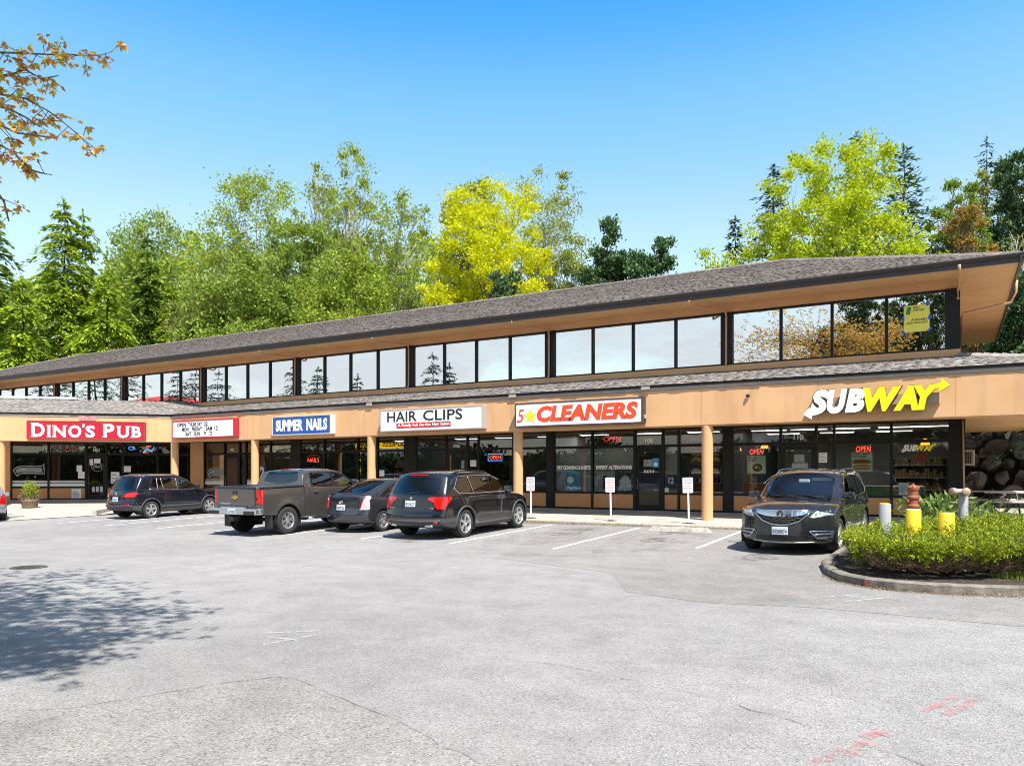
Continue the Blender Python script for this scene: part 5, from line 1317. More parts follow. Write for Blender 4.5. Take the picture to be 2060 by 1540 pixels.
    if s.get('seats', True):
        st = MB()
        zs_ = s.get('seatz', 1.0)
        for xs in s['seatx']:
            for ys in (-.37, .37):
                st.rbox(xs-.25, xs+.25, ys-.24, ys+.24, .55, .78, .06); m_ = Matrix.Translation((xs-.22, ys, .74)) @ Matrix.Rotation(R(-14), 4, 'Y') @ Matrix.Diagonal((1, 1, zs_, 1))
                st.rbox(-.07, .07, -.23, .23, 0, .52, .06, mtx=m_); st.rbox(-.045, .045, -.13, .13, .55, .72, .05, mtx=m_)
        st.build('seats', SEATM, root)
        dsh = MB(); dx = s['dash']; dsh.rbox(dx-.28, dx+.32, -W+.2, W-.2, .62, s['dashz'], .07); dsh.box(s['floor'][0], s['floor'][1], -W+.18, W-.18, .35, .42); dsh.build('dashboard', BPLAST, root)
        sw_ = MB(); m_ = Matrix.Translation((dx-.36, .37, s['dashz']-.02)) @ Matrix.Rotation(R(-68), 4, 'Y')
        sw_.tube([(.19*math.cos(t), .19*math.sin(t), 0) for t in np.linspace(0, 2*math.pi, 25)], .016, 6, mtx=m_); sw_.cyl((0, 0), .06, -.03, .02, 12, mtx=m_); sw_.box(-.02, .02, -.18, .18, -.01, .01, mtx=m_)
        sw_.build('steering_wheel', BPLAST, root, smooth=True)
    m = Matrix.Translation(loc) @ Matrix.Rotation(heading, 4, 'Z') @ Matrix.Rotation(-pitch, 4, 'Y') @ Matrix.Rotation(roll, 4, 'X') @ Matrix.Scale(scale, 4)
    root.matrix_world = m
    return h
def wheel(root, c, r, w, rr, sg, style):
    """tyre with the rim set in its outer face; local z is the axle pointing outwards"""
    m = Matrix.Translation(c) @ Matrix.Rotation(R(-90*sg), 4, 'X') @ Matrix.Rotation(random.uniform(0, 1), 4, 'Z')
    t = MB(); h = w/2
    t.lathe([(rr*.98, -h*.9), (rr+.02, -h), (r-.03, -h), (r-.008, -h*.82), (r, -h*.6), (r, h*.6), (r-.008, h*.82), (r-.03, h), (rr+.03, h+.004), (rr, h*.93), (rr*.97, h*.6)], 40, mtx=m)
    o = t.build('wheel', TYRE, root, smooth=True)
    k = MB()
    k.lathe([(rr+.004, h*.95), (rr-.012, h*.97), (rr-.028, h*.80), (rr-.034, h*.1), (rr-.05, -h*.6)], 40, mtx=m)
    n, kind = style
    hub = .062
    for i in range(n):
        a0 = 2*math.pi*i/n
        arms = [(0, .045, .036)] if kind == 'single' else [(-.105, .020, .017), (.105, .020, .017)] if kind == 'double' else [(-.16, .022, .02), (.16, .022, .02)]
        for off, w0, w1 in arms:
            if kind == 'fork': st, en = a0, a0+off*1.15
            elif kind == 'double': st, en = a0+off*.35, a0+off
            else: st, en = a0, a0
            p0 = Vector((hub*.6*math.cos(st), hub*.6*math.sin(st), h*.80)); p1 = Vector(((rr-.02)*math.cos(en), (rr-.02)*math.sin(en), h*.86))
            d = (p1-p0).normalized(); s_ = Vector((-d.y, d.x, 0)).normalized()
            v = [p0+s_*w0, p0-s_*w0, p1-s_*w1, p1+s_*w1]; mid = (0, 0, -.045)
            vv = [tuple(q) for q in v] + [tuple(q+Vector(mid)) for q in (p0+s_*w0*1.25, p0-s_*w0*1.25, p1-s_*w1*1.25, p1+s_*w1*1.25)]
            k.add(vv, [(0,1,2,3), (0,4,5,1), (1,5,6,2), (2,6,7,3), (3,7,4,0)], mtx=m)
    k.lathe([(hub+.006, h*.70), (hub, h*.84), (hub*.55, h*.90), (hub*.5, h*.86), (0.001, h*.87)], 20, mtx=m)
    ro = k.build('rim', ALLOY, o, angle=35)
    d = MB(); d.cyl((0, 0), rr-.045, -.02, h*.25, 28, mtx=m); d.build('brake_disc', BRAKE, o)
def plate(h, x, z, front, txt, tilt=0, y=0, w=.32):
    sg = 1 if front else -1
    m = Matrix.Translation((x-h.L/2, y, z)) @ Matrix(((0, 0, sg, 0), (sg, 0, 0, 0), (0, 1, 0, 0), (0, 0, 0, 1))) @ Matrix.Rotation(tilt, 4, 'X')
    p = MB(); p.rbox(-w/2, w/2, -.08, .08, 0, .012, .006, mtx=m); o = p.build('licence_plate', PLATE, h.root)
    t = MB(); letters(t, txt, -w*.44, -.055, w*.88, .085, .003, mtx=m, z=.0125, bold=.01); t.build('plate_number', M('plate blue', (.04, .06, .16), .5), o)
def mirror(h, x, z, y, mat, cap=None):
    for sg in (1, -1):
        p = MB(); p.rbox(x-.06-h.L/2, x+.07-h.L/2, sg*y if sg > 0 else sg*(y+.24), sg*(y+.24) if sg > 0 else sg*y, z-.07, z+.09, .035)
        p.tube([(x-h.L/2, sg*(y-.09), z-.05), (x-h.L/2, sg*(y+.05), z-.03)], .022, 6)
        o = p.build('side_mirror', mat, h.root, angle=40)
        q = MB(); q.quad((x-.0615-h.L/2, sg*(y+.02), z-.05), (x-.0615-h.L/2, sg*(y+.22), z-.05), (x-.0615-h.L/2, sg*(y+.22), z+.07), (x-.0615-h.L/2, sg*(y+.02), z+.07)); q.build('mirror_glass', M('mirror', (.6, .62, .65), .03, 1.0), o)
def handle(h, x, z, mat, w=.2):
    for k, o in h.doors.items():
        pass
    best = {}
    for sg, q in ((1, 'L'), (-1, 'R')):
        y = h.ysurf(x, z); p = MB(); xx = x-h.L/2
        p.tube([(xx-w/2, sg*(y-.005), z), (xx-w/2+.03, sg*(y+.028), z), (xx+w/2-.03, sg*(y+.028), z), (xx+w/2, sg*(y-.005), z)], .014, 6)
        par = None
        for k, o in h.doors.items():
            if k.endswith(q):
                co = np.array([v.co[:2] for v in o.data.vertices]); 
                if co[:, 0].min() < xx < co[:, 0].max(): par = o
        p.build('door_handle', mat, par or h.root, smooth=True)
def trimline(h, name, pts, r, mat, sides=(1, -1), off=0.0, n=5):
    """moulding that follows the flank: pts in (x, z)"""
    out = []
    for sg in sides:
        P_ = []
        for (x0, z0), (x1, z1) in zip(pts[:-1], pts[1:]):
            k = max(1, int(math.hypot(x1-x0, z1-z0)/.08))
            for i in range(k):
                x, z = x0+(x1-x0)*i/k, z0+(z1-z0)*i/k; P_.append((x-h.L/2, sg*(h.ysurf(x, z)+off), z))
        x, z = pts[-1]; P_.append((x-h.L/2, sg*(h.ysurf(x, z)+off), z))
        m = MB(); m.tube(P_, r, n); out.append(m.build(name, mat, h.root, smooth=True))
    return out
def endline(h, name, pts, r, mat, front=False, off=.0, n=6):
    """moulding on the front or tail face: pts in (y, z)"""
    P_ = []
    for (y0, z0), (y1, z1) in zip(pts[:-1], pts[1:]):
        k = max(1, int(math.hypot(y1-y0, z1-z0)/.06))
        for i in range(k):
            y, z = y0+(y1-y0)*i/k, z0+(z1-z0)*i/k; P_.append((h.xend(y, z, front)-h.L/2+(off if front else -off), y, z))
    y, z = pts[-1]; P_.append((h.xend(y, z, front)-h.L/2+(off if front else -off), y, z))
    m = MB(); m.tube(P_, r, n); return m.build(name, mat, h.root, smooth=True)
def endtext(h, name, txt, y, z, w, ht, mat, front=False, shear=0, bold=.02):
    """raised lettering on the tail, reading left to right from behind"""
    sg = 1 if front else -1; x = h.xend(y, z, front)
    m = Matrix.Translation((x-h.L/2+sg*.004, y, z)) @ Matrix(((0, 0, sg, 0), (sg, 0, 0, 0), (0, 1, 0, 0), (0, 0, 0, 1)))
    t = MB(); letters(t, txt, -w/2, -ht/2, w, ht, .012, mtx=m, bold=bold, shear=shear, z=-.004); return t.build(name, mat, h.root)
def roofrails(h, x0, x1, y, mat, rise=.055):
    for sg in (1, -1):
        m = MB(); n = 12; P_ = []
        for i in range(n+1):
            t = i/n; x = x0+(x1-x0)*t; P_.append((x-h.L/2, sg*(y), h.ztop(x, sg*y) + rise*min(1, 6*t, 6*(1-t)) - .005))
        m.tube(P_, .018, 6); m.build('roof_rail', mat, h.root, smooth=True)
def wiper(h, y0, z0, y1, z1):
    return endline(h, 'rear_wiper', [(y0, z0), (y1, z1)], .012, BPLAST, off=.015)
def put(front_x, y_near, heading_up=True): pass
def car_loc(x, y, L, sx=0): return (x, y, ground_z(x, y) )
SLOPE = math.atan(0.026)
GH = M('tyre gap', (.01, .01, .01), .9)
# ---------------------------------------------------------------- black three-row SUV, tail to the viewer
pil = dict(L=4.94, W=1.99, H=1.74, paint=paint('black car paint', (0.006, 0.006, 0.008), .2), axles=(1.14, 3.96), wr=.378, arch=.435, rim=.255, spokes=(5, 'double'), tw=.245,
    rear=[(.2, .10), (.36, .02), (.62, .0), (.74, .05), (.95, .09), (1.10, .12), (1.3, .22), (1.6, .42), (1.76, .52)], front=[(.2, .12), (.35, .03), (.6, .0), (.85, .05), (1.0, .14), (1.1, .3)],
    bow_r=.22, bow_f=.42, tumble=.20, flare=.02,
    top=[(0, 1.60), (.30, 1.66), (.55, 1.71), (1.3, 1.75), (2.1, 1.755), (2.75, 1.70), (3.1, 1.56), (3.55, 1.27), (3.78, 1.145), (4.2, 1.10), (4.65, 1.02), (4.94, .92)],
    crown=[(0, .07), (2.7, .06), (3.5, .08), (4.94, .10)],
    plan=[(0, .93), (.35, .965), (1.0, 1), (3.6, 1.0), (4.3, .975), (4.94, .93)], sect=[(.18, .93), (.32, .965), (.55, 1.0), (.85, 1.0), (1.05, .985), (1.2, .96), (1.76, .96)],
    belt=[(0, 1.18), (1.0, 1.14), (3.6, 1.08), (4.94, 1.0)], bottom=[(0, .36), (.6, .26), (1.2, .22), (3.9, .22), (4.5, .22), (4.94, .26)],
    dlo=[(.74, 1.30), (.86, 1.20), (1.05, 1.165), (2.0, 1.145), (3.38, 1.13), (3.50, 1.145), (3.05, 1.44), (2.72, 1.57), (2.3, 1.605), (1.5, 1.61), (1.02, 1.60)],
    glass_side=[[(.80, 1.30), (.90, 1.215), (1.06, 1.185), (1.56, 1.175), (1.46, 1.585), (1.05, 1.58)], [(1.62, 1.172), (2.42, 1.16), (2.40, 1.585), (1.53, 1.588)], [(2.50, 1.16), (3.34, 1.15), (3.0, 1.42), (2.70, 1.555), (2.49, 1.58)]],
    doors=[[(1.60, .34), (2.44, .34), (2.46, 1.60), (1.49, 1.60), (1.50, 1.0), (1.62, .80)], [(2.46, .34), (3.42, .34), (3.46, 1.14), (3.05, 1.46), (2.7, 1.6), (2.47, 1.60)]],
    ws=(2.84, 3.72, .62, .72), wsglass=WGLASS,
    rw_cap=[(0, 1.155), (.55, 1.165), (.70, 1.20), (.735, 1.30), (.66, 1.55), (.5, 1.575), (0, 1.585)],
    lamps=[('tail', [(.50, 1.04), (.66, .955), (.75, .80), (1.2, .80), (1.2, 1.10), (.52, 1.10)], [(-.1, .80), (.30, .86), (.52, 1.02), (.55, 1.10), (-.1, 1.10)])],
    lip=GPLAST, seatx=(.0, -1.0), dash=1.05, dashz=1.02, floor=(-1.9, 1.3), clad=GPLAST,
    regions=[(2, 0, lambda c, T: ((T == 4) & (c[:, 2] < .56) & (c[:, 2] > .44)) | (((T == 0) | (T == 1)) & (c[:, 2] < .40)) | (((T == 0) | (T == 1)) & (c[:, 0] < .7) & (c[:, 2] < .56) & (c[:, 2] > .44)))])
PX, PY = -12.62, -9.52 + (4.94/2 - 1.14)*1.045
h = build_car(pil, 'suv', 'glossy black SUV seen from behind, parked below the hair salon sign', 'SUV', (PX, PY, ground_z(PX, PY)), R(90), SLOPE, scale=1.045)
plate(h, h.xend(0, .93, False)-.012, .93, False, 'BGX4137', -.12)
endtext(h, 'badge', 'H', 0, 1.075, .075, .065, CHROME, bold=.06)
endtext(h, 'badge', 'AWD', -.60, .72+.1, .17, .035, CHROME, shear=.3); endtext(h, 'badge', 'PILOT', .60, .72+.1, .19, .035, CHROME)
wiper(h, .18, 1.17, -.22, 1.215)
h.chr = trimline(h, 'window_trim', [(3.50, 1.142), (3.38, 1.127), (2.0, 1.142), (1.05, 1.162), (.86, 1.197), (.735, 1.30), (1.02, 1.605), (1.5, 1.615), (2.3, 1.61), (2.72, 1.575), (3.05, 1.445)], .013, CHROME, off=.003)
trimline(h, 'window_pillar_trim', [(1.585, 1.17), (1.49, 1.60)], .008, CHROME, off=.002)
mirror(h, 3.22, 1.19, .93, pil['paint']); handle(h, 1.85, 1.0, pil['paint']); handle(h, 2.72, .99, pil['paint'])
endline(h, 'bumper_trim', [(-.86, .50), (-.4, .485), (.4, .485), (.86, .50)], .035, GPLAST, off=-.005)
for sg in (1, -1):
    endline(h, 'reflector', [(sg*.70, .455), (sg*.80, .46)], .03, TAIL, off=.012); endline(h, 'exhaust_tip', [(sg*.46, .37), (sg*.66, .38)], .035, CHROME, off=.0)
    endline(h, 'tailgate_seam', [(sg*.60, .80), (sg*.52, 1.0)], .006, GH)
endline(h, 'spoiler_lamp', [(-.28, 1.655), (.28, 1.655)], .014, TAIL, off=.02)
roofrails(h, .9, 2.7, .70, GLOSSB, .03)
trimline(h, 'sill_trim', [(1.65, .33), (3.45, .33)], .035, GPLAST)
trimline(h, 'body_crease', [(.75, 1.02), (1.6, .985), (3.9, .93)], .006, pil['paint'], off=.002)

# ---------------------------------------------------------------- dark grey SUV on the right, nose to the viewer
def slit(c, T): return (T == 5) & (c[:, 2] < .42) & (c[:, 2] > .31) & (np.abs(c[:, 1]) < .52)
mdx = dict(pil, L=4.92, W=1.96, H=1.72, paint=paint('graphite car paint', (0.026, 0.028, 0.034), .5), axles=(1.08, 3.90), wr=.37, arch=.425, rim=.25, spokes=(5, 'double'),
    front=[(.2, .10), (.33, .02), (.5, .0), (.82, .01), (.95, .05), (1.04, .13), (1.12, .30)], bow_f=.52, bow_r=.25, tumble=.21,
    top=[(0, 1.55), (.30, 1.62), (.6, 1.67), (1.3, 1.715), (2.1, 1.715), (2.7, 1.66), (3.05, 1.51), (3.5, 1.215), (3.72, 1.12), (4.1, 1.10), (4.55, 1.05), (4.92, .95)],
    crown=[(0, .07), (2.7, .07), (3.5, .08), (4.2, .10), (4.92, .13)],
    belt=[(0, 1.14), (1.0, 1.10), (3.6, 1.04), (4.92, .96)],
    sect=[(.18, .90), (.30, .95), (.50, 1.0), (.80, 1.0), (.95, .985), (1.1, .955), (1.76, .955)],
    dlo=[(.70, 1.22), (.95, 1.125), (2.0, 1.105), (3.34, 1.09), (3.46, 1.10), (3.02, 1.40), (2.66, 1.54), (2.2, 1.575), (1.5, 1.57), (1.05, 1.53)],
    glass_side=[[(.80, 1.22), (.97, 1.145), (1.5, 1.135), (1.42, 1.55), (1.08, 1.51)], [(1.56, 1.13), (2.38, 1.12), (2.36, 1.555), (1.49, 1.552)], [(2.46, 1.12), (3.3, 1.105), (2.97, 1.385), (2.64, 1.52), (2.45, 1.55)]],
    doors=[[(1.56, .34), (2.40, .34), (2.42, 1.57), (1.45, 1.57), (1.46, 1.0), (1.58, .80)], [(2.42, .34), (3.38, .34), (3.42, 1.1), (3.0, 1.42), (2.65, 1.57), (2.43, 1.57)]],
    ws=(2.80, 3.66, .64, .72),
    lamps=[('head', [(.55, .80), (.66, .92), (1.1, 1.0), (1.1, .89), (.80, .815), (.62, .775)], [(4.42, 1.01), (4.60, .995), (5.0, .96), (5.0, .84), (4.72, .88)]), ('tail', [(.5, .9), (1.1, .88), (1.1, 1.05), (.5, 1.05)], None)],
    lip=None, seatx=(.0, -1.0), dash=.98, dashz=.98, wsglass=WGLASS,
    regions=[(2, 0, lambda c, T: ((T == 5) & (c[:, 2] < .235)) | (((T == 0) | (T == 1)) & (c[:, 2] < .27))), (1, 0, slit),
             (2, 0, lambda c, T: (T == 5) & inpoly(np.abs(c[:, 1]), c[:, 2], [(.55, .515), (1.2, .515), (1.2, .35), (.72, .35)]))])
mc = at_g(1688, 1103); MX, MY = mc.x - .86, mc.y + (3.90-4.92/2)
MX, MY = -3.02, -9.15+1.46*1.03
h = build_car(mdx, 'suv', 'dark graphite SUV facing the viewer beside the juniper hedge, chrome winged grille in front', 'SUV', (MX, MY, ground_z(MX, MY)), R(-94), -SLOPE, scale=1.03)
plate(h, h.xend(0, .505, True)+.012, .515, True, 'BEB8874')
# shield grille: bright upper bar, dark mesh below, chrome surround
gp = [(-.56, .93), (.56, .93), (.52, .84), (.36, .71), (.16, .645), (0, .635), (-.16, .645), (-.36, .71), (-.52, .84)]
def face_patch(h, name, poly, mat, off, front=True, n=26):
    ys = [p[0] for p in poly]; zs = [p[1] for p in poly]; Y = np.linspace(min(ys), max(ys), n*2); Z = np.linspace(min(zs), max(zs), n); V = []; Fq = []; idx = {}
    for i in range(len(Y)-1):
        for j in range(len(Z)-1):
            if inpoly(np.array([(Y[i]+Y[i+1])/2]), np.array([(Z[j]+Z[j+1])/2]), poly)[0]:
                q = []
                for a_, b_ in ((i, j), (i+1, j), (i+1, j+1), (i, j+1)):
                    if (a_, b_) not in idx: idx[(a_, b_)] = len(V); V.append((h.xend(Y[a_], Z[b_], front)-h.L/2+(off if front else -off), Y[a_], Z[b_]))
                    q.append(idx[(a_, b_)])
                Fq.append(q if front else q[::-1])
    m = MB(); m.add(V, Fq); return m.build(name, mat, h.root, smooth=True)
gr = face_patch(h, 'grille', gp, GLOSSB, .006)
face_patch(h, 'grille_bar', [(-.53, .92), (.53, .92), (.49, .86), (.30, .81), (0, .795), (-.30, .81), (-.49, .86)], CHROME, .018)
endline(h, 'grille_surround', gp + [gp[0]], .013, CHROME, True, .014)
for k in range(3):
    z = .770 - k*.036; w_ = (.42, .31, .2)[k]; endline(h, 'grille_mesh', [(-w_+2*w_*i/10, z + (.008 if i % 2 else -.008)) for i in range(11)], .007, GPLAST, True, .012)
bd = MB()
for sg in (1, -1): bd.tube([(h.xend(0, .86, True)-h.L/2+.03, sg*.014, .90), (h.xend(0, .86, True)-h.L/2+.03, sg*.05, .812)], .010, 6)
bd.tube([(h.xend(0, .86, True)-h.L/2+.03, -.035, .845), (h.xend(0, .86, True)-h.L/2+.03, .035, .845)], .007, 6)
bd.tube([(h.xend(0, .86, True)-h.L/2+.026, .062*math.cos(t), .857+.062*math.sin(t)) for t in np.linspace(0, 2*math.pi, 21)], .007, 6)
bd.build('badge', GLOSSB, h.root, smooth=True)
for sg in (1, -1):
    endline(h, 'fog_trim', [(sg*.56, .515), (sg*.90, .51)], .010, CHROME, True, .012); endline(h, 'fog_trim', [(sg*.60, .44), (sg*.90, .45)], .014, CHROME, True, .014); endline(h, 'fog_trim', [(sg*.55, .515), (sg*.68, .365), (sg*.9, .37)], .010, CHROME, True, .012)
    for k in range(5): 
        y = sg*(.66+k*.055); z = .855+k*.014; lm = MB(); x_ = h.xend(y, z, True)-h.L/2+.004; lm.cyl((0, 0), .022, 0, .012, 14, mtx=Matrix.Translation((x_, y, z)) @ Matrix.Rotation(R(90), 4, 'Y')); lm.build('headlight_lens', CHROME, h.root)
endline(h, 'chin_trim', [(-.62, .285), (0, .27), (.62, .285)], .014, ALU, True, .006)
mirror(h, 3.22, 1.15, .90, mdx['paint']); handle(h, 1.8, .95, mdx['paint']); handle(h, 2.7, .94, mdx['paint'])
trimline(h, 'window_trim', [(3.46, 1.097), (3.34, 1.086), (2.0, 1.102), (.95, 1.122), (.69, 1.22), (1.05, 1.535), (1.5, 1.575), (2.2, 1.58), (2.66, 1.545), (3.02, 1.405)], .012, CHROME, off=.003)
roofrails(h, .8, 2.65, .68, GPLAST, .05)
for y0, y1 in ((.66, .12), (.05, -.5)):
    wz = MB(); x0 = 3.70; wz.tube([(x0-h.L/2, y0, h.ztop(x0, y0)+.012), (x0-.12-h.L/2, (y0+y1)/2, h.ztop(x0-.12, (y0+y1)/2)+.014), (x0-.16-h.L/2, y1, h.ztop(x0-.16, y1)+.014)], .010, 5); wz.build('wiper', BPLAST, h.root)
ms = MB(); ms.rbox(.35, .42, -.12, .12, 1.42, 1.50, .02); ms.build('rear_view_mirror', PAPER, h.root)
vis = MB(); vis.rbox(.20, .22, .12, .56, 1.46, 1.53, .005); vis.build('sun_visor', M('pale visor', (.6, .6, .58), .7), h.root)
trimline(h, 'body_crease', [(.75, .98), (1.6, .945), (3.9, .88)], .006, mdx['paint'], off=.002)
hood = [trimline]
for sg in (1, -1):
    hp = MB(); hp.tube([(x-h.L/2, sg*(.62+.10*(4.7-x)), h.ztop(x, sg*(.62+.10*(4.7-x)))+.001) for x in np.linspace(3.75, 4.68, 10)], .008, 5); hp.build('hood_crease', mdx['paint'], h.root, smooth=True)

# ---------------------------------------------------------------- navy compact crossover on the left
tig = dict(pil, L=4.43, W=1.81, H=1.67, paint=paint('navy car paint', (0.006, 0.008, 0.018), .3), axles=(.90, 3.50), wr=.345, arch=.40, rim=.225, spokes=(5, 'fork'), tw=.22,
    rear=[(.2, .12), (.36, .03), (.60, .0), (.72, .05), (.9, .07), (1.05, .12), (1.3, .26), (1.55, .42), (1.7, .5)], bow_r=.20, bow_f=.40, tumble=.18,
    top=[(0, 1.56), (.4, 1.62), (.7, 1.655), (1.3, 1.675), (2.0, 1.66), (2.45, 1.59), (2.85, 1.42), (3.22, 1.17), (3.42, 1.075), (3.9, 1.02), (4.2, .95), (4.43, .86)],
    plan=[(0, .93), (.35, .97), (1.0, 1), (3.2, 1.0), (3.9, .97), (4.43, .92)], sect=[(.18, .93), (.32, .97), (.55, 1.0), (.85, 1.0), (1.0, .98), (1.1, .96), (1.76, .96)],
    belt=[(0, 1.12), (1.0, 1.08), (3.2, 1.02), (4.43, .95)], bottom=[(0, .34), (.5, .25), (1.0, .22), (3.5, .22), (4.0, .22), (4.43, .26)],
    dlo=[(.86, 1.12), (1.0, 1.10), (2.0, 1.075), (2.98, 1.06), (3.06, 1.07), (2.70, 1.36), (2.40, 1.49), (2.0, 1.53), (1.3, 1.535), (1.02, 1.53)],
    glass_side=[[(.90, 1.13), (1.16, 1.115), (1.20, 1.515), (1.05, 1.51)], [(1.22, 1.112), (1.42, 1.105), (1.37, 1.518), (1.25, 1.518)], [(1.46, 1.104), (2.02, 1.092), (2.0, 1.515), (1.41, 1.518)], [(2.09, 1.09), (2.95, 1.075), (2.66, 1.345), (2.38, 1.475), (2.08, 1.512)]],
    doors=[[(1.24, .34), (2.04, .34), (2.05, 1.53), (1.17, 1.53), (1.14, 1.0), (1.25, .75)], [(2.06, .34), (2.98, .34), (3.02, 1.07), (2.7, 1.38), (2.38, 1.52), (2.07, 1.53)]],
    ws=(2.50, 3.36, .56, .66), rw_cap=[(0, 1.10), (.50, 1.105), (.63, 1.13), (.66, 1.22), (.60, 1.47), (.45, 1.50), (0, 1.51)],
    lamps=[('tail', [(.42, .84), (.48, .96), (.70, 1.02), (1.1, 1.02), (1.1, .86), (.60, .83)], [(-.1, .84), (.25, .88), (.42, .95), (.36, 1.02), (-.1, 1.02)])],
    lip=GPLAST, lipr=.026, seatx=(.1, -.75), dash=.85, dashz=.98, floor=(-1.7, 1.1),
    regions=[(2, 0, lambda c, T: ((T == 4) & (c[:, 2] < .50)) | (((T == 0) | (T == 1)) & (c[:, 2] < .42)) | (((T == 0) | (T == 1)) & (c[:, 0] < .6) & (c[:, 2] < .52)))])
TX = -28.3; TY = -8.1 + (4.43/2-.90)
h = build_car(tig, 'crossover', 'navy blue compact crossover with red tail lamps parked in front of the angled pub wing', 'car', (TX, TY, ground_z(TX, TY)), R(90), SLOPE, scale=1.04)
plate(h, h.xend(0, .74, False)-.012, .76, False, 'AUB2071', -.1, .0)
bb = MB(); xx = h.xend(0, .97, False)-h.L/2-.012; bb.tube([(xx, .055*math.cos(t), .96+.055*math.sin(t)) for t in np.linspace(0, 2*math.pi, 21)], .009, 6)
bb.tube([(xx, .04, .995), (xx, .014, .925), (xx, 0, .96), (xx, -.014, .925), (xx, -.04, .995)], .007, 5); bb.build('badge', CHROME, h.root, smooth=True)
wiper(h, .2, 1.11, -.2, 1.125); mirror(h, 2.86, 1.12, .84, tig['paint']); handle(h, 1.5, .96, tig['paint']); handle(h, 2.3, .95, tig['paint'])
trimline(h, 'window_trim', [(3.06, 1.068), (2.98, 1.057), (2.0, 1.072), (1.0, 1.097), (.86, 1.118)], .010, CHROME, off=.003)
trimline(h, 'window_trim', [(1.19, 1.11), (1.225, 1.52)], .012, ALU, off=.003); trimline(h, 'window_trim', [(1.44, 1.10), (1.39, 1.52)], .010, ALU, off=.003); trimline(h, 'window_trim', [(2.055, 1.09), (2.04, 1.52)], .008, ALU, off=.002)
endline(h, 'bumper_trim', [(-.80, .50), (0, .49), (.80, .50)], .03, GPLAST, off=-.003)
for sg in (1, -1): endline(h, 'reflector', [(sg*.42, .545), (sg*.72, .555)], .016, TAIL, off=.012)
roofrails(h, .75, 2.3, .60, CHROME, .045); trimline(h, 'sill_trim', [(1.35, .44), (3.05, .44)], .03, GPLAST)
endline(h, 'spoiler', [(-.55, 1.60), (.55, 1.60)], .03, tig['paint'], off=.03)

# ---------------------------------------------------------------- dark grey hatchback between pickup and SUV
pri = dict(pil, L=4.46, W=1.745, H=1.53, paint=paint('blue grey car paint', (0.046, 0.049, 0.058), .5), axles=(.90, 3.60), wr=.318, arch=.365, rim=.205, spokes=(5, 'single'), tw=.20,
    rear=[(.18, .12), (.32, .03), (.52, .0), (.70, .05), (.85, .06), (.98, .07), (1.06, .10), (1.2, .3)], bow_r=.30, bow_f=.45, tumble=.24, flare=.012,
    top=[(0, 1.06), (.12, 1.10), (.35, 1.155), (.8, 1.30), (1.3, 1.44), (1.8, 1.525), (2.2, 1.53), (2.6, 1.46), (3.0, 1.25), (3.45, 1.0), (3.75, .91), (4.2, .82), (4.46, .72)],
    crown=[(0, .05), (1.0, .06), (2.2, .06), (3.4, .08), (4.46, .1)],
    plan=[(0, .90), (.35, .955), (1.0, 1), (3.2, 1.0), (3.9, .97), (4.46, .90)], sect=[(.16, .93), (.30, .97), (.50, 1.0), (.75, 1.0), (.92, .97), (1.05, .94), (1.5, .94)],
    belt=[(0, 1.02), (1.0, .97), (3.2, .90), (4.46, .82)], bottom=[(0, .30), (.5, .22), (1.0, .18), (3.5, .18), (4.0, .18), (4.46, .22)],
    dlo=[(.78, 1.03), (.95, 1.0), (2.0, .955), (3.2, .92), (3.30, .93), (2.95, 1.14), (2.6, 1.31), (2.2, 1.395), (1.7, 1.39), (1.2, 1.25)],
    glass_side=[[(.90, 1.035), (1.28, 1.01), (1.30, 1.225)], [(1.34, 1.01), (2.08, .975), (2.06, 1.375), (1.72, 1.37), (1.36, 1.275)], [(2.15, .972), (3.1, .94), (2.9, 1.11), (2.58, 1.27), (2.2, 1.345)]],
    doors=[[(1.20, .30), (2.10, .30), (2.11, 1.36), (1.7, 1.36), (1.25, 1.20), (1.15, .9), (1.22, .7)], [(2.12, .30), (3.1, .30), (3.2, .92), (2.9, 1.14), (2.55, 1.31), (2.13, 1.37)]],
    ws=(2.50, 3.55, .52, .66), rw_cap=[(0, .90), (.02, .90), (.02, .91)], rw_top=(.28, 1.42, .56, .50),
    lamps=[('tail', [(.58, .68), (.67, 1.0), (.69, 1.06), (1.1, 1.06), (1.1, .68)], [(-.1, .66), (.12, .70), (.46, 1.03), (.40, 1.08), (-.1, 1.08)])], tailmat=M('clear and pink tail lamp', (.62, .46, .46), .12, .2), seatz=.80,
    lip=None, seatx=(.15, -.75), dash=.9, dashz=.86, floor=(-1.6, 1.1),
    regions=[(2, 0, lambda c, T: ((T == 4) & (c[:, 2] < .36)))])
HX = -15.80; HY = -8.95 + (4.46/2-.90)
h = build_car(pri, 'hatchback', 'dark blue grey hatchback between the pickup and the black SUV', 'car', (HX, HY, ground_z(HX, HY)), R(90), SLOPE, scale=1.035)
plate(h, h.xend(0, .72, False)-.012, .74, False, 'AFP9160', -.1)
bb = MB(); xx = h.xend(0, .9, False)-h.L/2-.012
for rx, rz in ((.065, .045), (.024, .043), (.045, .018)): bb.tube([(xx, rx*math.cos(t), .885+(0.012 if rz < .03 else 0)+rz*math.sin(t)) for t in np.linspace(0, 2*math.pi, 21)], .007, 6)
bb.build('badge', CHROME, h.root, smooth=True)
endtext(h, 'badge', 'PRIUS', .42, .86, .2, .035, CHROME)
face_patch(h, 'lower_rear_glass', [(-.50, .92), (.50, .92), (.56, 1.03), (-.56, 1.03)], GLOSSB, .006, False)
sp = MB(); P_ = [(x_-h.L/2, y_, h.ztop(x_, y_)+.012) for x_, y_ in [(.24+.10*abs(t)**2, t*.66) for t in np.linspace(-1, 1, 15)]]; sp.tube(P_, .022, 6); sp.build('spoiler', pri['paint'], h.root, smooth=True)
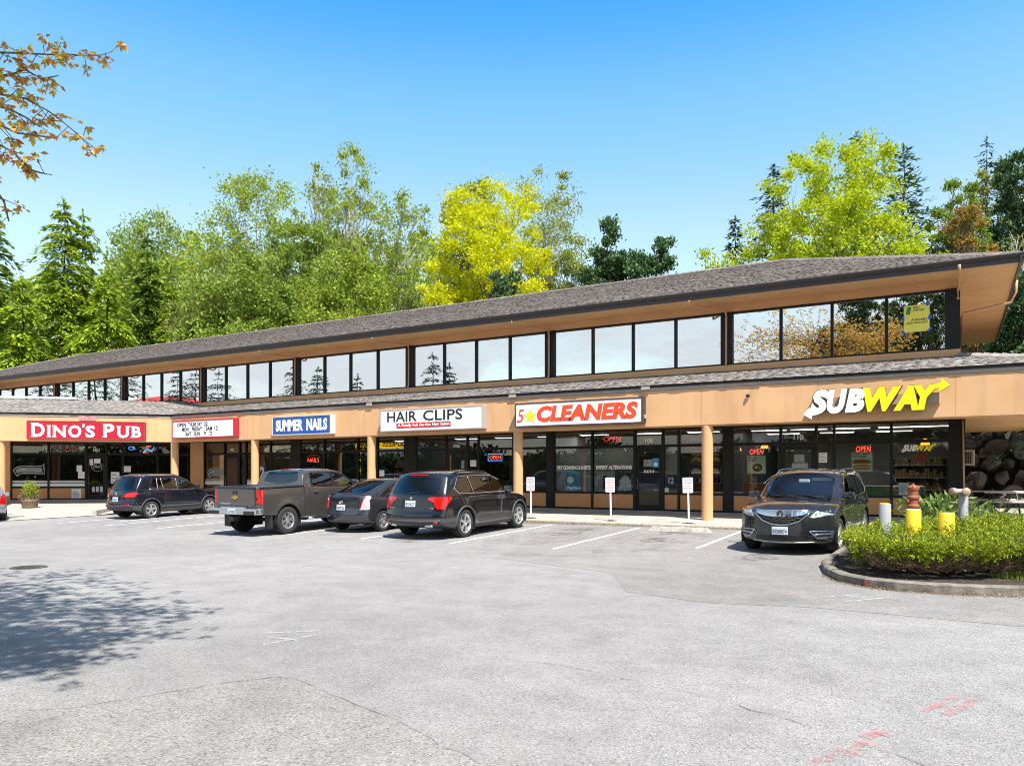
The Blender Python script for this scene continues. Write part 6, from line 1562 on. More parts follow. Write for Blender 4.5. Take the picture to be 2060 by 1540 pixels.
for sg in (1, -1): endline(h, 'lamp_rim', [(sg*.60, .70), (sg*.67, .98), (sg*.70, 1.04)], .014, TAIL, off=.008)
mirror(h, 2.92, 1.0, .80, pri['paint']); handle(h, 1.45, .86, pri['paint']); handle(h, 2.35, .84, pri['paint'])
ant = MB(); ant.tube([(1.6-h.L/2, 0, 1.44), (1.45-h.L/2, 0, 1.52)], [.02, .008], 6); ant.build('antenna', BPLAST, h.root)

# ---------------------------------------------------------------- brownish grey crew-cab pickup
pk = dict(pil, L=5.84, W=2.03, H=1.87, paint=paint('brown grey car paint', (0.088, 0.080, 0.072), .45), axles=(1.22, 4.86), wr=.405, arch=.475, rim=.235, spokes=(6, 'fork'), tw=.27,
    rear=[(.3, .30), (.62, .24), (.8, .24), (1.0, .24), (1.25, .24), (1.38, .24), (1.95, .24)], front=[(.3, .1), (.5, .0), (.8, .0), (1.0, .02), (1.15, .1), (1.3, .3)], bow_r=.05, bow_f=.30, tumble=.17, flare=.03,
    top=[(0, 1.37), (1.80, 1.37), (1.86, 1.37), (1.895, 1.42), (1.93, 1.52), (2.06, 1.80), (2.16, 1.845), (2.6, 1.875), (3.3, 1.87), (3.7, 1.80), (4.05, 1.60), (4.40, 1.34), (4.55, 1.26), (5.2, 1.22), (5.6, 1.16), (5.84, 1.02)], dense=[(1.8, 2.2, 24)],
    crown=[(0, .012), (1.86, .012), (2.2, .06), (4.4, .06), (5.84, .08)], smooth=5,
    plan=[(0, .975), (.3, .985), (1.0, 1), (5.0, 1.0), (5.5, .98), (5.84, .93)], sect=[(.25, .95), (.40, .985), (.60, 1.0), (.95, 1.0), (1.15, .99), (1.38, .965), (1.9, .965)],
    belt=[(0, 1.40), (1.86, 1.37), (2.3, 1.31), (4.4, 1.26), (5.84, 1.2)], bottom=[(0, .62), (.7, .56), (1.3, .45), (2.0, .42), (4.8, .42), (5.3, .36), (5.84, .38)],
    dlo=[(2.17, 1.36), (2.2, 1.335), (3.2, 1.30), (4.28, 1.275), (4.32, 1.285), (3.98, 1.55), (3.68, 1.715), (3.2, 1.755), (2.28, 1.76), (2.20, 1.74)],
    glass_side=[[(2.24, 1.36), (3.10, 1.335), (3.08, 1.735), (2.32, 1.74), (2.27, 1.70)], [(3.20, 1.332), (4.24, 1.30), (3.95, 1.535), (3.65, 1.695), (3.19, 1.732)]],
    doors=[[(2.12, .50), (3.13, .50), (3.14, 1.76), (2.26, 1.76), (2.12, 1.6)], [(3.15, .50), (4.30, .50), (4.33, 1.28), (3.98, 1.57), (3.66, 1.74), (3.16, 1.76)]],
    ws=(3.72, 4.50, .64, .74), rw_cap=[(0, .3), (.01, .3), (.01, .31)], rw_top=(1.90, 2.035, .70, .60),
    lamps=[('tail', [(.80, .92), (.80, 1.33), (1.2, 1.33), (1.2, .92)], [(-.1, .92), (.32, .92), (.34, 1.33), (-.1, 1.33)])],
    lip=None, seatx=(.55, -.4), dash=1.35, dashz=1.2, floor=(-.9, 1.6),
    regions=[(2, 0, lambda c, T: (T == 2) & (c[:, 0] < 1.84))])
KX = -18.18; KYy = -10.65 + (5.84/2-1.22)
h = build_car(pk, 'pickup_truck', 'brown grey crew cab pickup truck with gold tailgate emblem, tail to the viewer', 'pickup truck', (KX, KYy, ground_z(KX, KYy)), R(90), SLOPE, scale=1.03)
# bumper, tailgate and bed rails
bm_ = MB(); bm_.rbox(-2.70-.17, -2.70+.03, -.96, .96, .62, .80, .04); bm_.rbox(-2.70-.175, -2.70+.02, -.46, .46, .66, .845, .04); bm_.rbox(-2.70-.02, -2.70+.25, -.99, -.90, .62, .80, .03); bm_.rbox(-2.70-.02, -2.70+.25, .90, .99, .62, .80, .03)
bm_.build('rear_bumper', M('brushed chrome bumper', (.60, .60, .62), .22, .9), h.root)
bs = MB(); bs.rbox(-2.70-.18, -2.70-.05, .50, .94, .625, .74, .02); bs.rbox(-2.70-.18, -2.70-.05, -.94, -.50, .625, .74, .02); bs.build('bumper_step', BPLAST, h.root)
plate(h, .055, .72, False, 'C51932B', 0, -.02)
tg = MB(); tg.rbox(-2.70-.012, -2.70+.04, -.76, .76, .86, 1.345, .02); tgo = tg.build('tailgate', pk['paint'], h.root)
tp = MB(); tp.rbox(-2.70-.02, -2.70+.06, -.78, .78, 1.34, 1.405, .02); tp.build('tailgate_cap', BPLAST, tgo)
th = MB(); th.rbox(-2.70-.018, -2.70-.005, -.11, .11, 1.20, 1.29, .006); th.build('tailgate_handle', BPLAST, tgo)
bt = MB(); cr = [(-.13, -.028), (-.05, -.028), (-.035, -.055), (.055, -.055), (.035, -.028), (.13, -.028), (.15, .028), (.06, .028), (.045, .055), (-.045, .055), (-.03, .028), (-.11, .028)]
bt.prism(cr, 0, .02, mtx=Matrix.Translation((-2.716, 0, 1.10)) @ Matrix(((0, 0, -1, 0), (-1, 0, 0, 0), (0, 1, 0, 0), (0, 0, 0, 1)))); bt.build('badge', M('gold emblem', (.65, .42, .10), .3, .8), tgo)
lt = MB(); mm = Matrix.Translation((-2.713, .45, .925)) @ Matrix(((0, 0, -1, 0), (-1, 0, 0, 0), (0, 1, 0, 0), (0, 0, 0, 1))); letters(lt, 'SILVERADO', -.2, -.02, .42, .04, .006, mtx=mm); lt.build('tailgate_lettering', ALU, tgo)
for sg in (1, -1):
    rl = MB(); rl.rbox(-2.70+.05, -1.04, sg*.95-.05, sg*.95+.05, 1.36, 1.40, .015); rl.build('bed_rail', BPLAST, h.root)
    nb = MB(); nb.tube([(x_-2.92, sg*(h.ysurf(x_, .5)+.06), .42) for x_ in (1.95, 2.2, 3.2, 4.2)], .045, 8); nb.build('running_board', CHROME if sg < 0 else BPLAST, h.root, smooth=True)
    mf = MB(); mf.rbox(1.22-.60-2.92, 1.22-.55-2.92, sg*.86-.13, sg*.86+.13, .22, .60, .015); mf.build('mud_flap', BPLAST, h.root)
    fx_ = [(x_, h.ysurf(x_, 1.12)) for x_ in (.2,)]
trimline(h, 'badge', [(.35, 1.355), (.75, 1.355)], .012, RED, sides=(-1,), off=.002)
endline(h, 'high_brake_lamp', [(-.01, 1.0), (.01, 1.0)], .005, TAIL)
hb = MB(); hb.rbox(2.07-2.92, 2.15-2.92, -.17, .17, 1.815, 1.855, .012); hb.build('high_brake_lamp', TAIL, h.root)
dsn = trimline(h, 'door_seam', [(2.11, .5), (2.11, 1.33)], .012, GH, off=-.004); trimline(h, 'door_seam', [(3.14, .5), (3.14, 1.32)], .008, GH, off=-.004); trimline(h, 'bed_gap', [(1.885, .48), (1.885, 1.36)], .016, GH, off=-.004)
hi = MB(); hi.box(-2.70-.20, -2.70+.1, -.05, .05, .44, .56); hi.build('tow_hitch', BPLAST, h.root)
ax = MB(); ax.tube([(1.22-2.92, -.8, .40), (1.22-2.92, .8, .40)], .06, 8); ax.build('rear_axle', BPLAST, h.root)
mirror(h, 4.0, 1.38, .98, pk['paint']); handle(h, 2.35, 1.18, pk['paint']); handle(h, 3.35, 1.16, pk['paint'])

# ---------------------------------------------------------------- silver car, mostly outside the left edge
sil = dict(pri, paint=paint('silver car paint', (.42, .43, .45), .7), tailmat=TAIL)
sp0 = at_z(11, 1038, 29.5); hd = R(156)
ctr = Vector((sp0.x, sp0.y, 0)) + Vector((math.cos(hd), math.sin(hd), 0))*2.2 - Vector((math.sin(hd), -math.cos(hd), 0))*.80
h = build_car(sil, 'hatchback', 'silver car cut off by the left edge of the photo, before the pub', 'car', (ctr.x, ctr.y, ground_z(ctr.x, ctr.y)), hd, 0)
mirror(h, 2.92, 1.0, .80, sil['paint'])
# ================================================================== PLANTING
BARK = M('grey brown bark', (.16, .12, .09), .95, var=.4, scale=6, bump=.6, bscale=18, stretch=(6, 6, 1))
BARK_L = M('pale bark', (.38, .35, .30), .9, var=.3, scale=5, bump=.4, bscale=15)
BARK_D = M('dark bark', (.06, .042, .03), .95, var=.3, scale=6)
def unit(v): return v / np.maximum(np.linalg.norm(v, axis=-1, keepdims=True), 1e-9)
def cards(P, D, ln, wd, S=None):
    """leaf shaped faces: points P, directions D, lengths, widths"""
    n = len(P); D = unit(D)
    if S is None:
        S = RNG.normal(size=(n, 3))
    S = unit(S - (S*D).sum(1, keepdims=True)*D)
    ln = np.broadcast_to(ln, (n,))[:, None]; wd = np.broadcast_to(wd, (n,))[:, None]
    V = np.stack([P, P+D*ln*.45+S*wd*.5, P+D*ln, P+D*ln*.45-S*wd*.5], 1).reshape(-1, 3)
    return V
def card_obj(name, Vs, mat, parent=None):
    V = np.concatenate(Vs) if isinstance(Vs, list) else Vs
    return np_mesh(name, V, np.arange(len(V)).reshape(-1, 4), mat, parent)
def limb(mb, a, b, r0, r1, sag=.0, wob=.05, seg=5, n=5):
    a, b = Vector(a), Vector(b); L = (b-a).length; pts = []; rs = []
    for i in range(seg+1):
        t = i/seg; p = a.lerp(b, t) + Vector((random.gauss(0, wob*L*.3), random.gauss(0, wob*L*.3), sag*L*math.sin(math.pi*t)))*(0 if i in (0, seg) else 1); pts.append(p); rs.append(r0+(r1-r0)*t)
    mb.tube(pts, rs, n); return pts
def broad_tree(name, label, base, top, rad, mat, bark=BARK, clumps=120, per=60, leaf=.28, csz=.16, seed=1, open_=0.0, shape=1.0, bottom=.25, group=None, cat='tree', dirn=None, trunk_r=None):
    """crown of leaf clumps inside a lumpy ellipsoid; limbs reach the clumps"""
    rs = np.random.default_rng(seed); random.seed(seed)
    root = thing(name, label, cat, tuple(base), 0, group)
    H = top - base[2]; zc = H*(bottom + (1-bottom)*.5); rz = H*(1-bottom)*.5
    lob = rs.normal(size=(9, 3)); lob = unit(lob); amp = rs.uniform(.1, .38, 9)
    C = []
    while len(C) < clumps:
        d = unit(rs.normal(size=3)); k = .84 + sum(a*max(0, d@l)**5 for a, l in zip(amp, lob))*.55; r = k*(rs.random()**(.36 if not open_ else .5))
        z = d[2]*r
        if z > 0 and shape != 1: 
            sc = (1-z)**(shape-1) if z < 1 else .1
        else: sc = 1
        C.append((d[0]*r*rad*sc, d[1]*r*rad*sc, zc + z*rz))
    C = np.array(C); C[:, :2] *= rad*.94/np.quantile(np.hypot(C[:, 0], C[:, 1]), .96)
    C[:, 2] = zc + (C[:, 2]-zc)*np.where(C[:, 2] > zc, (H*.985-csz*rad*.6-zc)/(np.quantile(C[:, 2], .985)-zc), 1.0); C[:, 2] = np.minimum(C[:, 2], H-csz*rad*.45); C = C[(C[:, 2] > H*.03)]
    tb = MB(); tr = trunk_r or max(.12, H*.014); pts = limb(tb, (0, 0, -.5), (rs.normal()*rad*.1, rs.normal()*rad*.1, H*.80), tr, tr*.18, 0, .04, 9, 8)
    forks = [p for p in pts[2:]]
    for i in range(0, len(C), max(1, len(C)//70)):
        c = C[i]; zt = min(max(c[2]*.62, H*.12), H*.75); q = min(forks, key=lambda p: abs(p.z-zt))
        limb(tb, q, c, tr*.30*(1-.6*q.z/H), .015, rs.uniform(-.04, .08), .10, 5, 4)
        for _ in range(2): limb(tb, Vector(c)*.75+q*.25, Vector(c)+Vector(rs.normal(size=3))*csz*rad*1.1, tr*.07, .008, 0, .1, 2, 3)
    tb.build('trunk', bark, root, smooth=True)
    leaf = leaf*(.72 if open_ else .85); per = int(per*(1.5 if open_ else 2.3))
    k = rs.integers(0, len(C), clumps*per); w = rs.uniform(.6, 1.4, len(C))
    P = C[k] + rs.normal(size=(len(k), 3))*(csz*rad*w[k])[:, None]*np.array([1, 1, .75])*.62
    D = rs.normal(size=P.shape) + (P-np.array([0, 0, zc]))/max(rad, .1)*.6 + np.array([0, 0, -.15])
    if dirn is not None: D = D*.7 + np.array(dirn)
    card_obj('crown', cards(P, D, leaf*rs.uniform(.7, 1.3, len(P)), leaf*.62*rs.uniform(.7, 1.2, len(P)), rs.normal(size=P.shape)), mat, root)
    return root
def conifer(name, label, base, top, rad, mat, levels=40, per=6, droop=.35, seed=1, bare=.10, dens=26, card_l=.55, group=None, ragged=.3, lead=0.0, power=.85, bark=BARK_D):
    rs = np.random.default_rng(seed); random.seed(seed); root = thing(name, label, 'conifer', tuple(base), 0, group)
    H = top-base[2]; tb = MB(); lean = np.array([lead, 0, 0]); limb(tb, (0, 0, -.5), (lead*H, 0, H*.985), H*.014+.05, .02, 0, .01, 8, 7)
    PP = []; DD = []; LL = []
    for i in range(levels):
        t = bare + (1-bare)*(i+rs.random()*.7)/levels; z = H*t
        Lb = rad*(max(0, 1-t)**power)*(1) + .12
        m = per if t < .9 else max(3, per-2); a0 = rs.random()*6.28
        for k in range(m):
            a = a0 + 6.283*k/m + rs.normal()*.25; L = Lb*(1 + rs.normal()*ragged)
            if L < .15: continue
            d = np.array([math.cos(a), math.sin(a), 0]); up = .10 + rs.normal()*.06 + .25*t
            n = max(4, int(dens*L/rad*1.0)+4); s = np.sort(rs.random(n)**.75)
            p0 = np.array([lead*z, 0, z]); cur = p0 + np.outer(s*L, d) + np.outer(L*(up*s - (up+droop)*s**2.2), [0, 0, 1])
            sd = np.array([-d[1], d[0], 0]); off = rs.normal(size=n)*.17*L*(1-s*.5); cur = cur + np.outer(off, sd) - np.outer(np.abs(off)*.38 + rs.random(n)*.05*L, [0, 0, 1])
            PP.append(cur); DD.append(d*.8 + sd*np.sign(off)[:, None]*.5 + rs.normal(size=(n, 3))*.22 + np.array([0, 0, -droop*1.5])*s[:, None]); LL.append(card_l*rs.uniform(.6, 1.25, n)*(1-.25*s))
            if i % 2 == 0 and k % 2 == 0: tb.tube([tuple(p0), tuple(p0+d*L*.5+np.array([0, 0, L*(up*.5-(up+droop)*.217)])), tuple(p0+d*L*.95+np.array([0, 0, L*(up*.95-(up+droop)*.89)]))], [.03+.004*H*(1-t), .02, .006], 4)
    # leading shoot
    n = 30; s = rs.random(n); PP.append(np.outer(np.ones(n), [lead*H, 0, 0]) + np.outer(H*(.95+.05*s), [0, 0, 1])); DD.append(rs.normal(size=(n, 3))*.6 + [0, 0, .7]); LL.append(np.full(n, card_l*.6))
    tb.build('trunk', bark, root, smooth=True)
    P, D, L = np.concatenate(PP), np.concatenate(DD), np.concatenate(LL)
    S = np.cross(D, np.array([0, 0, 1.0])) + rs.normal(size=P.shape)*.35
    card_obj('crown', cards(P, D, L, L*.30, S), mat, root)
    return root
L_DEO = M_leaf('yellow green cedar needles', [(0.116, 0.195, 0.013), (0.267, 0.369, 0.019), (0.374, 0.472, 0.027), (0.196, 0.287, 0.016)], .3)
L_DEO2 = M_leaf('green cedar needles', [(0.048, 0.108, 0.018), (0.132, 0.216, 0.024), (0.256, 0.346, 0.024)], .3)
L_SPR = M_leaf('spring leaves', [(0.174, 0.248, 0.025), (0.293, 0.377, 0.037), (0.412, 0.471, 0.062), (0.228, 0.306, 0.031)], .45)
L_OLV = M_leaf('olive spring leaves', [(0.214, 0.249, 0.055), (0.357, 0.387, 0.087), (0.285, 0.337, 0.061)], .45)
L_YEL = M_leaf('yellow leaves', [(0.614, 0.621, 0.006), (0.707, 0.698, 0.010), (0.521, 0.563, 0.006), (0.744, 0.698, 0.012)], .5)
L_LIM = M_leaf('lime maple leaves', [(0.408, 0.501, 0.012), (0.552, 0.627, 0.021), (0.327, 0.439, 0.012), (0.613, 0.585, 0.021)], .5)
L_PIN = M_leaf('dark pine needles', [(0.033, 0.078, 0.033), (0.078, 0.150, 0.058), (0.117, 0.195, 0.052)], .15)
L_FIR = M_leaf('blue green fir needles', [(0.026, 0.058, 0.039), (0.065, 0.111, 0.058)], .15)
L_ORG = M_leaf('orange spring leaves', [(.42, .18, .05), (.40, .26, .05), (.24, .26, .03)], .45)
L_GRN = M_leaf('mid green leaves', [(0.121, 0.189, 0.027), (0.230, 0.324, 0.041), (0.324, 0.405, 0.054), (0.176, 0.243, 0.034)], .4)
L_SHD = M_leaf('shade darkened green leaves', [(.05, .075, .02), (.10, .14, .03), (.07, .10, .025)], .2)  # leaf colour lowered to stand in for the mirrored trees' shaded side
L_MAP = M_leaf('copper maple leaves', [(0.506, 0.132, 0.066), (0.682, 0.308, 0.099), (0.682, 0.616, 0.066), (0.594, 0.198, 0.099), (0.726, 0.682, 0.077), (0.572, 0.242, 0.099), (0.616, 0.594, 0.066)], .28)
def spot(px, Z): p = at_z(px, 951, Z); return p
def T(kind, name, label, px, top, hw, Z, **k):
    p = spot(px, Z); z0 = max(0.0, hill_z(p.x, p.y)) - .1; zt = at_z(px, top, Z).z
    return kind(name, label, (p.x, p.y, z0), zt, hw/F_PX*Z, **k)
GB = 'trees on the slope behind the shops'
# the wood on the slope farther back, one mass
rs = np.random.default_rng(77); N = 42000; px_ = rs.uniform(-160, 1190, N); Zd = rs.uniform(88, 118, N); topl = 545 - .02*px_ + 38*np.sin(px_*.013) + 26*np.sin(px_*.041+1) + 14*np.sin(px_*.11) + np.where(px_ > 900, (px_-900)*.22, 0)
P = np.array([at_z(a, t + (760-t)*r_**1.1, z_) for a, t, z_, r_ in zip(px_, topl, Zd, rs.random(N))]); wd_ = card_obj('woodland', cards(P, rs.normal(size=P.shape), rs.uniform(.45, .9, N), rs.uniform(.3, .5, N), rs.normal(size=P.shape)), L_SPR); tag(wd_, 'green wood on the slope behind the birches', 'woodland', kind='stuff')
# left: deodar cedars
T(conifer, 'cedar_tree', 'cedar cut off by the left edge, behind the pub roof', -20, 400, 150, 74, mat=L_DEO2, seed=3, levels=31, per=7, droop=0.34, dens=204, card_l=.70, group=GB, power=.75)
T(conifer, 'cedar_tree', 'tall pointed yellow green cedar, second from the left edge', 128, 396, 150, 80, mat=L_DEO, seed=4, levels=33, per=7, droop=0.39, dens=221, card_l=.70, group=GB, power=.80)
T(conifer, 'cedar_tree', 'shorter second tip just right of the tall pointed cedar', 168, 424, 118, 82, mat=L_DEO, seed=5, levels=29, per=7, droop=0.39, dens=187, card_l=.70, group=GB)
T(conifer, 'cedar_tree', 'dark narrow conifer between the cedars and the birches', 297, 470, 78, 84, mat=L_DEO2, seed=6, levels=27, per=7, droop=0.41, dens=178, card_l=.70, group=GB)
T(conifer, 'cedar_tree', 'low spreading cedar beneath the tall pointed one', 215, 545, 150, 72, mat=L_DEO, seed=7, levels=20, per=7, droop=0.48, dens=238, card_l=.70, group=GB)
T(conifer, 'cedar_tree', 'low cedar at the left edge above the roof', 45, 560, 130, 70, mat=L_DEO, seed=8, levels=18, per=7, droop=0.48, dens=221, card_l=.70, group=GB)
T(conifer, 'cedar_tree', 'short cedar right of the dark narrow conifer', 345, 570, 62, 76, mat=L_DEO, seed=9, levels=28, per=7, droop=0.46, dens=170, card_l=.70, group=GB)
# birches and alders
T(broad_tree, 'birch_tree', 'light green tree between the dark conifer and the tall birch', 300, 432, 110, 96, mat=L_GRN, clumps=255, per=75, leaf=.50, csz=.17, seed=11, bottom=.12, open_=1, group=GB, bark=BARK_L)
T(broad_tree, 'birch_tree', 'broad birch with a ragged top, left of the tallest birch', 490, 350, 112, 84, mat=L_SPR, clumps=289, per=70, leaf=.42, csz=.15, seed=12, bottom=.10, open_=1, group=GB, bark=BARK_L)
T(broad_tree, 'birch_tree', 'tallest thin birch with white trunk and see through top', 706, 296, 78, 78, mat=L_SPR, clumps=187, per=62, leaf=.38, csz=.15, seed=13, bottom=.18, open_=1, shape=1.5, group=GB, bark=BARK_L)
T(broad_tree, 'birch_tree', 'leaning bare topped birch left of the tallest one', 640, 345, 60, 80, mat=L_OLV, clumps=102, per=48, leaf=.38, csz=.16, seed=14, bottom=.25, open_=1, shape=1.4, group=GB, bark=BARK_L)
T(broad_tree, 'birch_tree', 'rounded birch left of the yellow tree', 805, 398, 80, 76, mat=L_SPR, clumps=187, per=62, leaf=.36, csz=.16, seed=15, bottom=.12, open_=1, group=GB, bark=BARK_L)
T(broad_tree, 'birch_tree', 'birch filling the gap under the two tallest birches', 600, 455, 95, 72, mat=L_GRN, clumps=238, per=75, leaf=.38, csz=.17, seed=16, bottom=.05, group=GB, bark=BARK_L)
T(broad_tree, 'alder_tree', 'low bushy green tree above the roof, middle left', 505, 520, 115, 66, mat=L_GRN, clumps=255, per=80, leaf=.36, csz=.17, seed=17, bottom=.0, group=GB)
T(broad_tree, 'alder_tree', 'low bushy green tree above the roof below the tallest birch', 705, 525, 110, 62, mat=L_SPR, clumps=255, per=80, leaf=.34, csz=.17, seed=18, bottom=.0, group=GB)
T(broad_tree, 'alder_tree', 'small pale tree between the cedars and the bushy green tree', 400, 580, 60, 66, mat=L_OLV, clumps=136, per=70, leaf=.34, csz=.18, seed=19, bottom=.0, group=GB)
T(broad_tree, 'alder_tree', 'dark green tree showing behind the top of the yellow tree', 945, 372, 75, 80, mat=L_OLV, clumps=136, per=60, leaf=.38, csz=.17, seed=20, bottom=.2, group=GB)
T(broad_tree, 'yellow_tree', 'bright yellow rounded tree in the middle', 978, 376, 128, 58, mat=L_YEL, clumps=420, per=70, leaf=.25, csz=.11, seed=21, bottom=.10, group=GB)
T(broad_tree, 'yellow_tree', 'low yellow shrub left of the yellow tree at the roof line', 850, 572, 62, 54, mat=L_YEL, clumps=80, per=70, leaf=.22, csz=.17, seed=22, bottom=.0, group=GB)
T(broad_tree, 'birch_tree', 'olive poplar right of the yellow tree', 1098, 353, 96, 74, mat=L_OLV, clumps=255, per=72, leaf=.32, csz=.14, seed=23, bottom=.12, open_=1, group=GB, bark=BARK_L)
T(broad_tree, 'birch_tree', 'low olive tree under the poplar', 1140, 520, 60, 66, mat=L_OLV, clumps=136, per=60, leaf=.28, csz=.17, seed=24, bottom=.0, group=GB)
T(broad_tree, 'pine_tree', 'dark pine right of the poplar', 1215, 452, 62, 64, mat=L_PIN, clumps=119, per=110, leaf=.36, csz=.17, seed=25, bottom=.05, shape=1.5, group=GB, bark=BARK_D)
T(broad_tree, 'pine_tree', 'dark pine with flat tufts, standing alone before the sky gap', 1318, 482, 50, 62, mat=L_PIN, clumps=88, per=105, leaf=.34, csz=.18, seed=26, bottom=.05, group=GB, bark=BARK_D)
T(broad_tree, 'pine_tree', 'small dark pine in front of the yellow tree', 1010, 553, 52, 50, mat=L_PIN, clumps=85, per=95, leaf=.28, csz=.18, seed=27, bottom=.0, group=GB, bark=BARK_D)
T(broad_tree, 'pine_tree', 'low dark pine between the two dark pines', 1262, 515, 50, 66, mat=L_PIN, clumps=85, per=90, leaf=.34, csz=.18, seed=28, bottom=.0, group=GB, bark=BARK_D)
# right: lime maple and the conifers round it
T(broad_tree, 'maple_tree', 'big lime green maple above the right end of the roof', 1672, 288, 185, 50, mat=L_LIM, clumps=460, per=54, leaf=.27, csz=.085, seed=31, bottom=.06, group=GB)
T(broad_tree, 'maple_tree', 'low lime maple branch at the roof line left of the big maple', 1450, 515, 70, 46, mat=L_LIM, clumps=70, per=55, leaf=.22, csz=.17, seed=32, bottom=.0, group=GB)
T(conifer, 'fir_tree', 'narrow blue green fir left of the lime maple', 1478, 438, 62, 68, mat=L_FIR, seed=33, levels=34, per=7, droop=.15, dens=34, card_l=.6, group=GB)
T(conifer, 'fir_tree', 'dark fir behind the left part of the lime maple', 1556, 332, 95, 66, mat=L_FIR, seed=34, levels=44, per=7, droop=.15, dens=40, card_l=.6, group=GB)
T(conifer, 'fir_tree', 'fir tip behind the top of the lime maple', 1722, 268, 85, 66, mat=L_FIR, seed=35, levels=40, per=7, droop=.15, dens=34, card_l=.6, group=GB)
T(conifer, 'fir_tree', 'ragged dark pine right of the lime maple', 1818, 296, 130, 64, mat=L_PIN, seed=36, levels=38, per=7, droop=-.10, dens=40, card_l=.7, ragged=.5, group=GB)
T(conifer, 'fir_tree', 'tall thin fir standing clear near the right edge', 1985, 276, 88, 74, mat=L_FIR, seed=37, levels=26, per=6, droop=.22, dens=26, card_l=.6, ragged=.35, group=GB)
T(broad_tree, 'alder_tree', 'green tree between the dark pine and the thin fir', 1915, 368, 62, 60, mat=L_GRN, clumps=136, per=70, leaf=.28, csz=.15, seed=38, bottom=.1, group=GB)
T(broad_tree, 'alder_tree', 'green tree below the thin fir', 1990, 352, 55, 66, mat=L_OLV, clumps=136, per=66, leaf=.30, csz=.16, seed=39, bottom=.1, group=GB)
T(broad_tree, 'alder_tree', 'orange tinted tree at the roof line near the right end', 1952, 425, 62, 52, mat=L_ORG, clumps=136, per=66, leaf=.24, csz=.15, seed=40, bottom=.05, group=GB)
T(broad_tree, 'pine_tree', 'dark pine cut off by the right edge', 2062, 318, 62, 60, mat=L_PIN, clumps=102, per=90, leaf=.34, csz=.17, seed=41, bottom=.1, group=GB, bark=BARK_D)
T(broad_tree, 'alder_tree', 'pale leafless shrub above the right end of the roof', 2062, 470, 50, 48, mat=L_OLV, clumps=102, per=6, leaf=.2, csz=.2, seed=42, bottom=.0, bark=M('bleached twigs', (.42, .38, .34), .9), group=GB)
T(broad_tree, 'pine_tree', 'dark leafy tree under the right eave by the white flats', 2062, 560, 62, 44, mat=L_PIN, clumps=85, per=80, leaf=.26, csz=.18, seed=43, bottom=.25, group=GB, bark=BARK_D)
T(broad_tree, 'alder_tree', 'thin yellow green sapling before the white flats', 2030, 640, 42, 46, mat=L_LIM, clumps=40, per=30, leaf=.2, csz=.2, seed=44, bottom=.1, group=GB)
# white flats at the far right
p = spot(2050, 72); r_ = thing('apartment_building', 'white block of flats glimpsed past the right end of the roof', 'building', (p.x, p.y, hill_z(p.x, p.y)-.5))
HZ = at_z(2050, 628, 72).z - r_.location.z; c = MB(); c.box(-4, 14, 0, 10, 0, HZ); c.build('wall', M('white cladding', (.62, .62, .60), .8, var=.08, scale=2), r_); c = MB(); c.box(-4.3, 14.3, -.3, 10.3, HZ, HZ+.3); c.build('roof', BPLAST, r_)
for k in range(3):
    z = HZ - 2.9 - 2.9*k
    for j in range(4):
        c = MB(); c.box(-3.4+j*4.2, -1.4+j*4.2, -.06, -.003, z+.4, z+2.1); f_ = c.build('window', WHITE, r_); c = MB(); c.quad((-3.3+j*4.2, -.065, z+.5), (-1.5+j*4.2, -.065, z+.5), (-1.5+j*4.2, -.065, z+2.0), (-3.3+j*4.2, -.065, z+2.0)); c.build('pane', M('dark pane', (.03, .035, .04), .1), f_)
    c = MB(); c.box(-4, 6, -1.2, -.003, z, z+.14); c.tube([(-4, -1.15, z+1.1), (6, -1.15, z+1.1)], .03, 4)
    for q_ in np.arange(-4, 6.1, .25): c.box(q_-.01, q_+.01, -1.16, -1.14, z+.14, z+1.1)
    c.build('balcony', WHITE, r_)
# ------------------------------------------------------------------ trees across the road, seen in the mirrored panes
def refl(px, py, Yb): q = at_y(px, py, -Yb); return Vector((q.x, Yb, q.z))
GR = 'trees across the road, mirrored in the upper windows'
for k, (px, py, hw, Yb, lb) in enumerate(((110, 690, 80, -22, 'big dark conifer mirrored in the farthest left panes'), (255, 722, 80, -30, 'dark conifer mirrored beside the red roof'), (395, 742, 60, -34, 'conifer mirrored right of the red roof, over the reader board'), (355, 738, 60, -36, 'conifer mirrored left of the first wide window pillar'), (190, 700, 110, -26, 'big dark conifer mirrored in the far left panes'), (592, 722, 48, -44, 'conifer mirrored above the nail sign, left of the pair'), (640, 735, 42, -44, 'conifer mirrored above the nail sign, right of the pair'), (868, 712, 52, -44, 'conifer mirrored above the salon sign'), (720, 752, 40, -44, 'small conifer mirrored above the salon sign, left side'), (905, 730, 36, -46, 'thin conifer mirrored beside the taller one over the salon'), (440, 745, 40, -42, 'small conifer mirrored over the reader board'))):
    p = refl(px, py, Yb); sc = abs(p.x-at_y(px+hw, py, -Yb).x)
    conifer('cedar_tree', lb, (p.x, p.y, -.2), p.z, min(sc*1.2, 5.5), L_FIR, levels=22, per=7, droop=.25, dens=70, card_l=.55, seed=60+k, group=GR, ragged=.35)
for k, (px, py, hw, Yb, lb) in enumerate(((1745, 560, 62, -44, 'leafy green tree mirrored in the second pane from the right'), (1860, 545, 75, -46, 'leafy green tree mirrored in the rightmost pane'), (1690, 655, 60, -48, 'lower green tree mirrored between the copper and green trees'))):
    p = refl(px, py, Yb); sc = abs(p.x-at_y(px+hw, py, -Yb).x)
    broad_tree('alder_tree', lb, (p.x, p.y, -.2), p.z, sc*1.25, L_SHD, clumps=360, per=70, leaf=.26, csz=.11, seed=80+k, bottom=.08, group=GR)
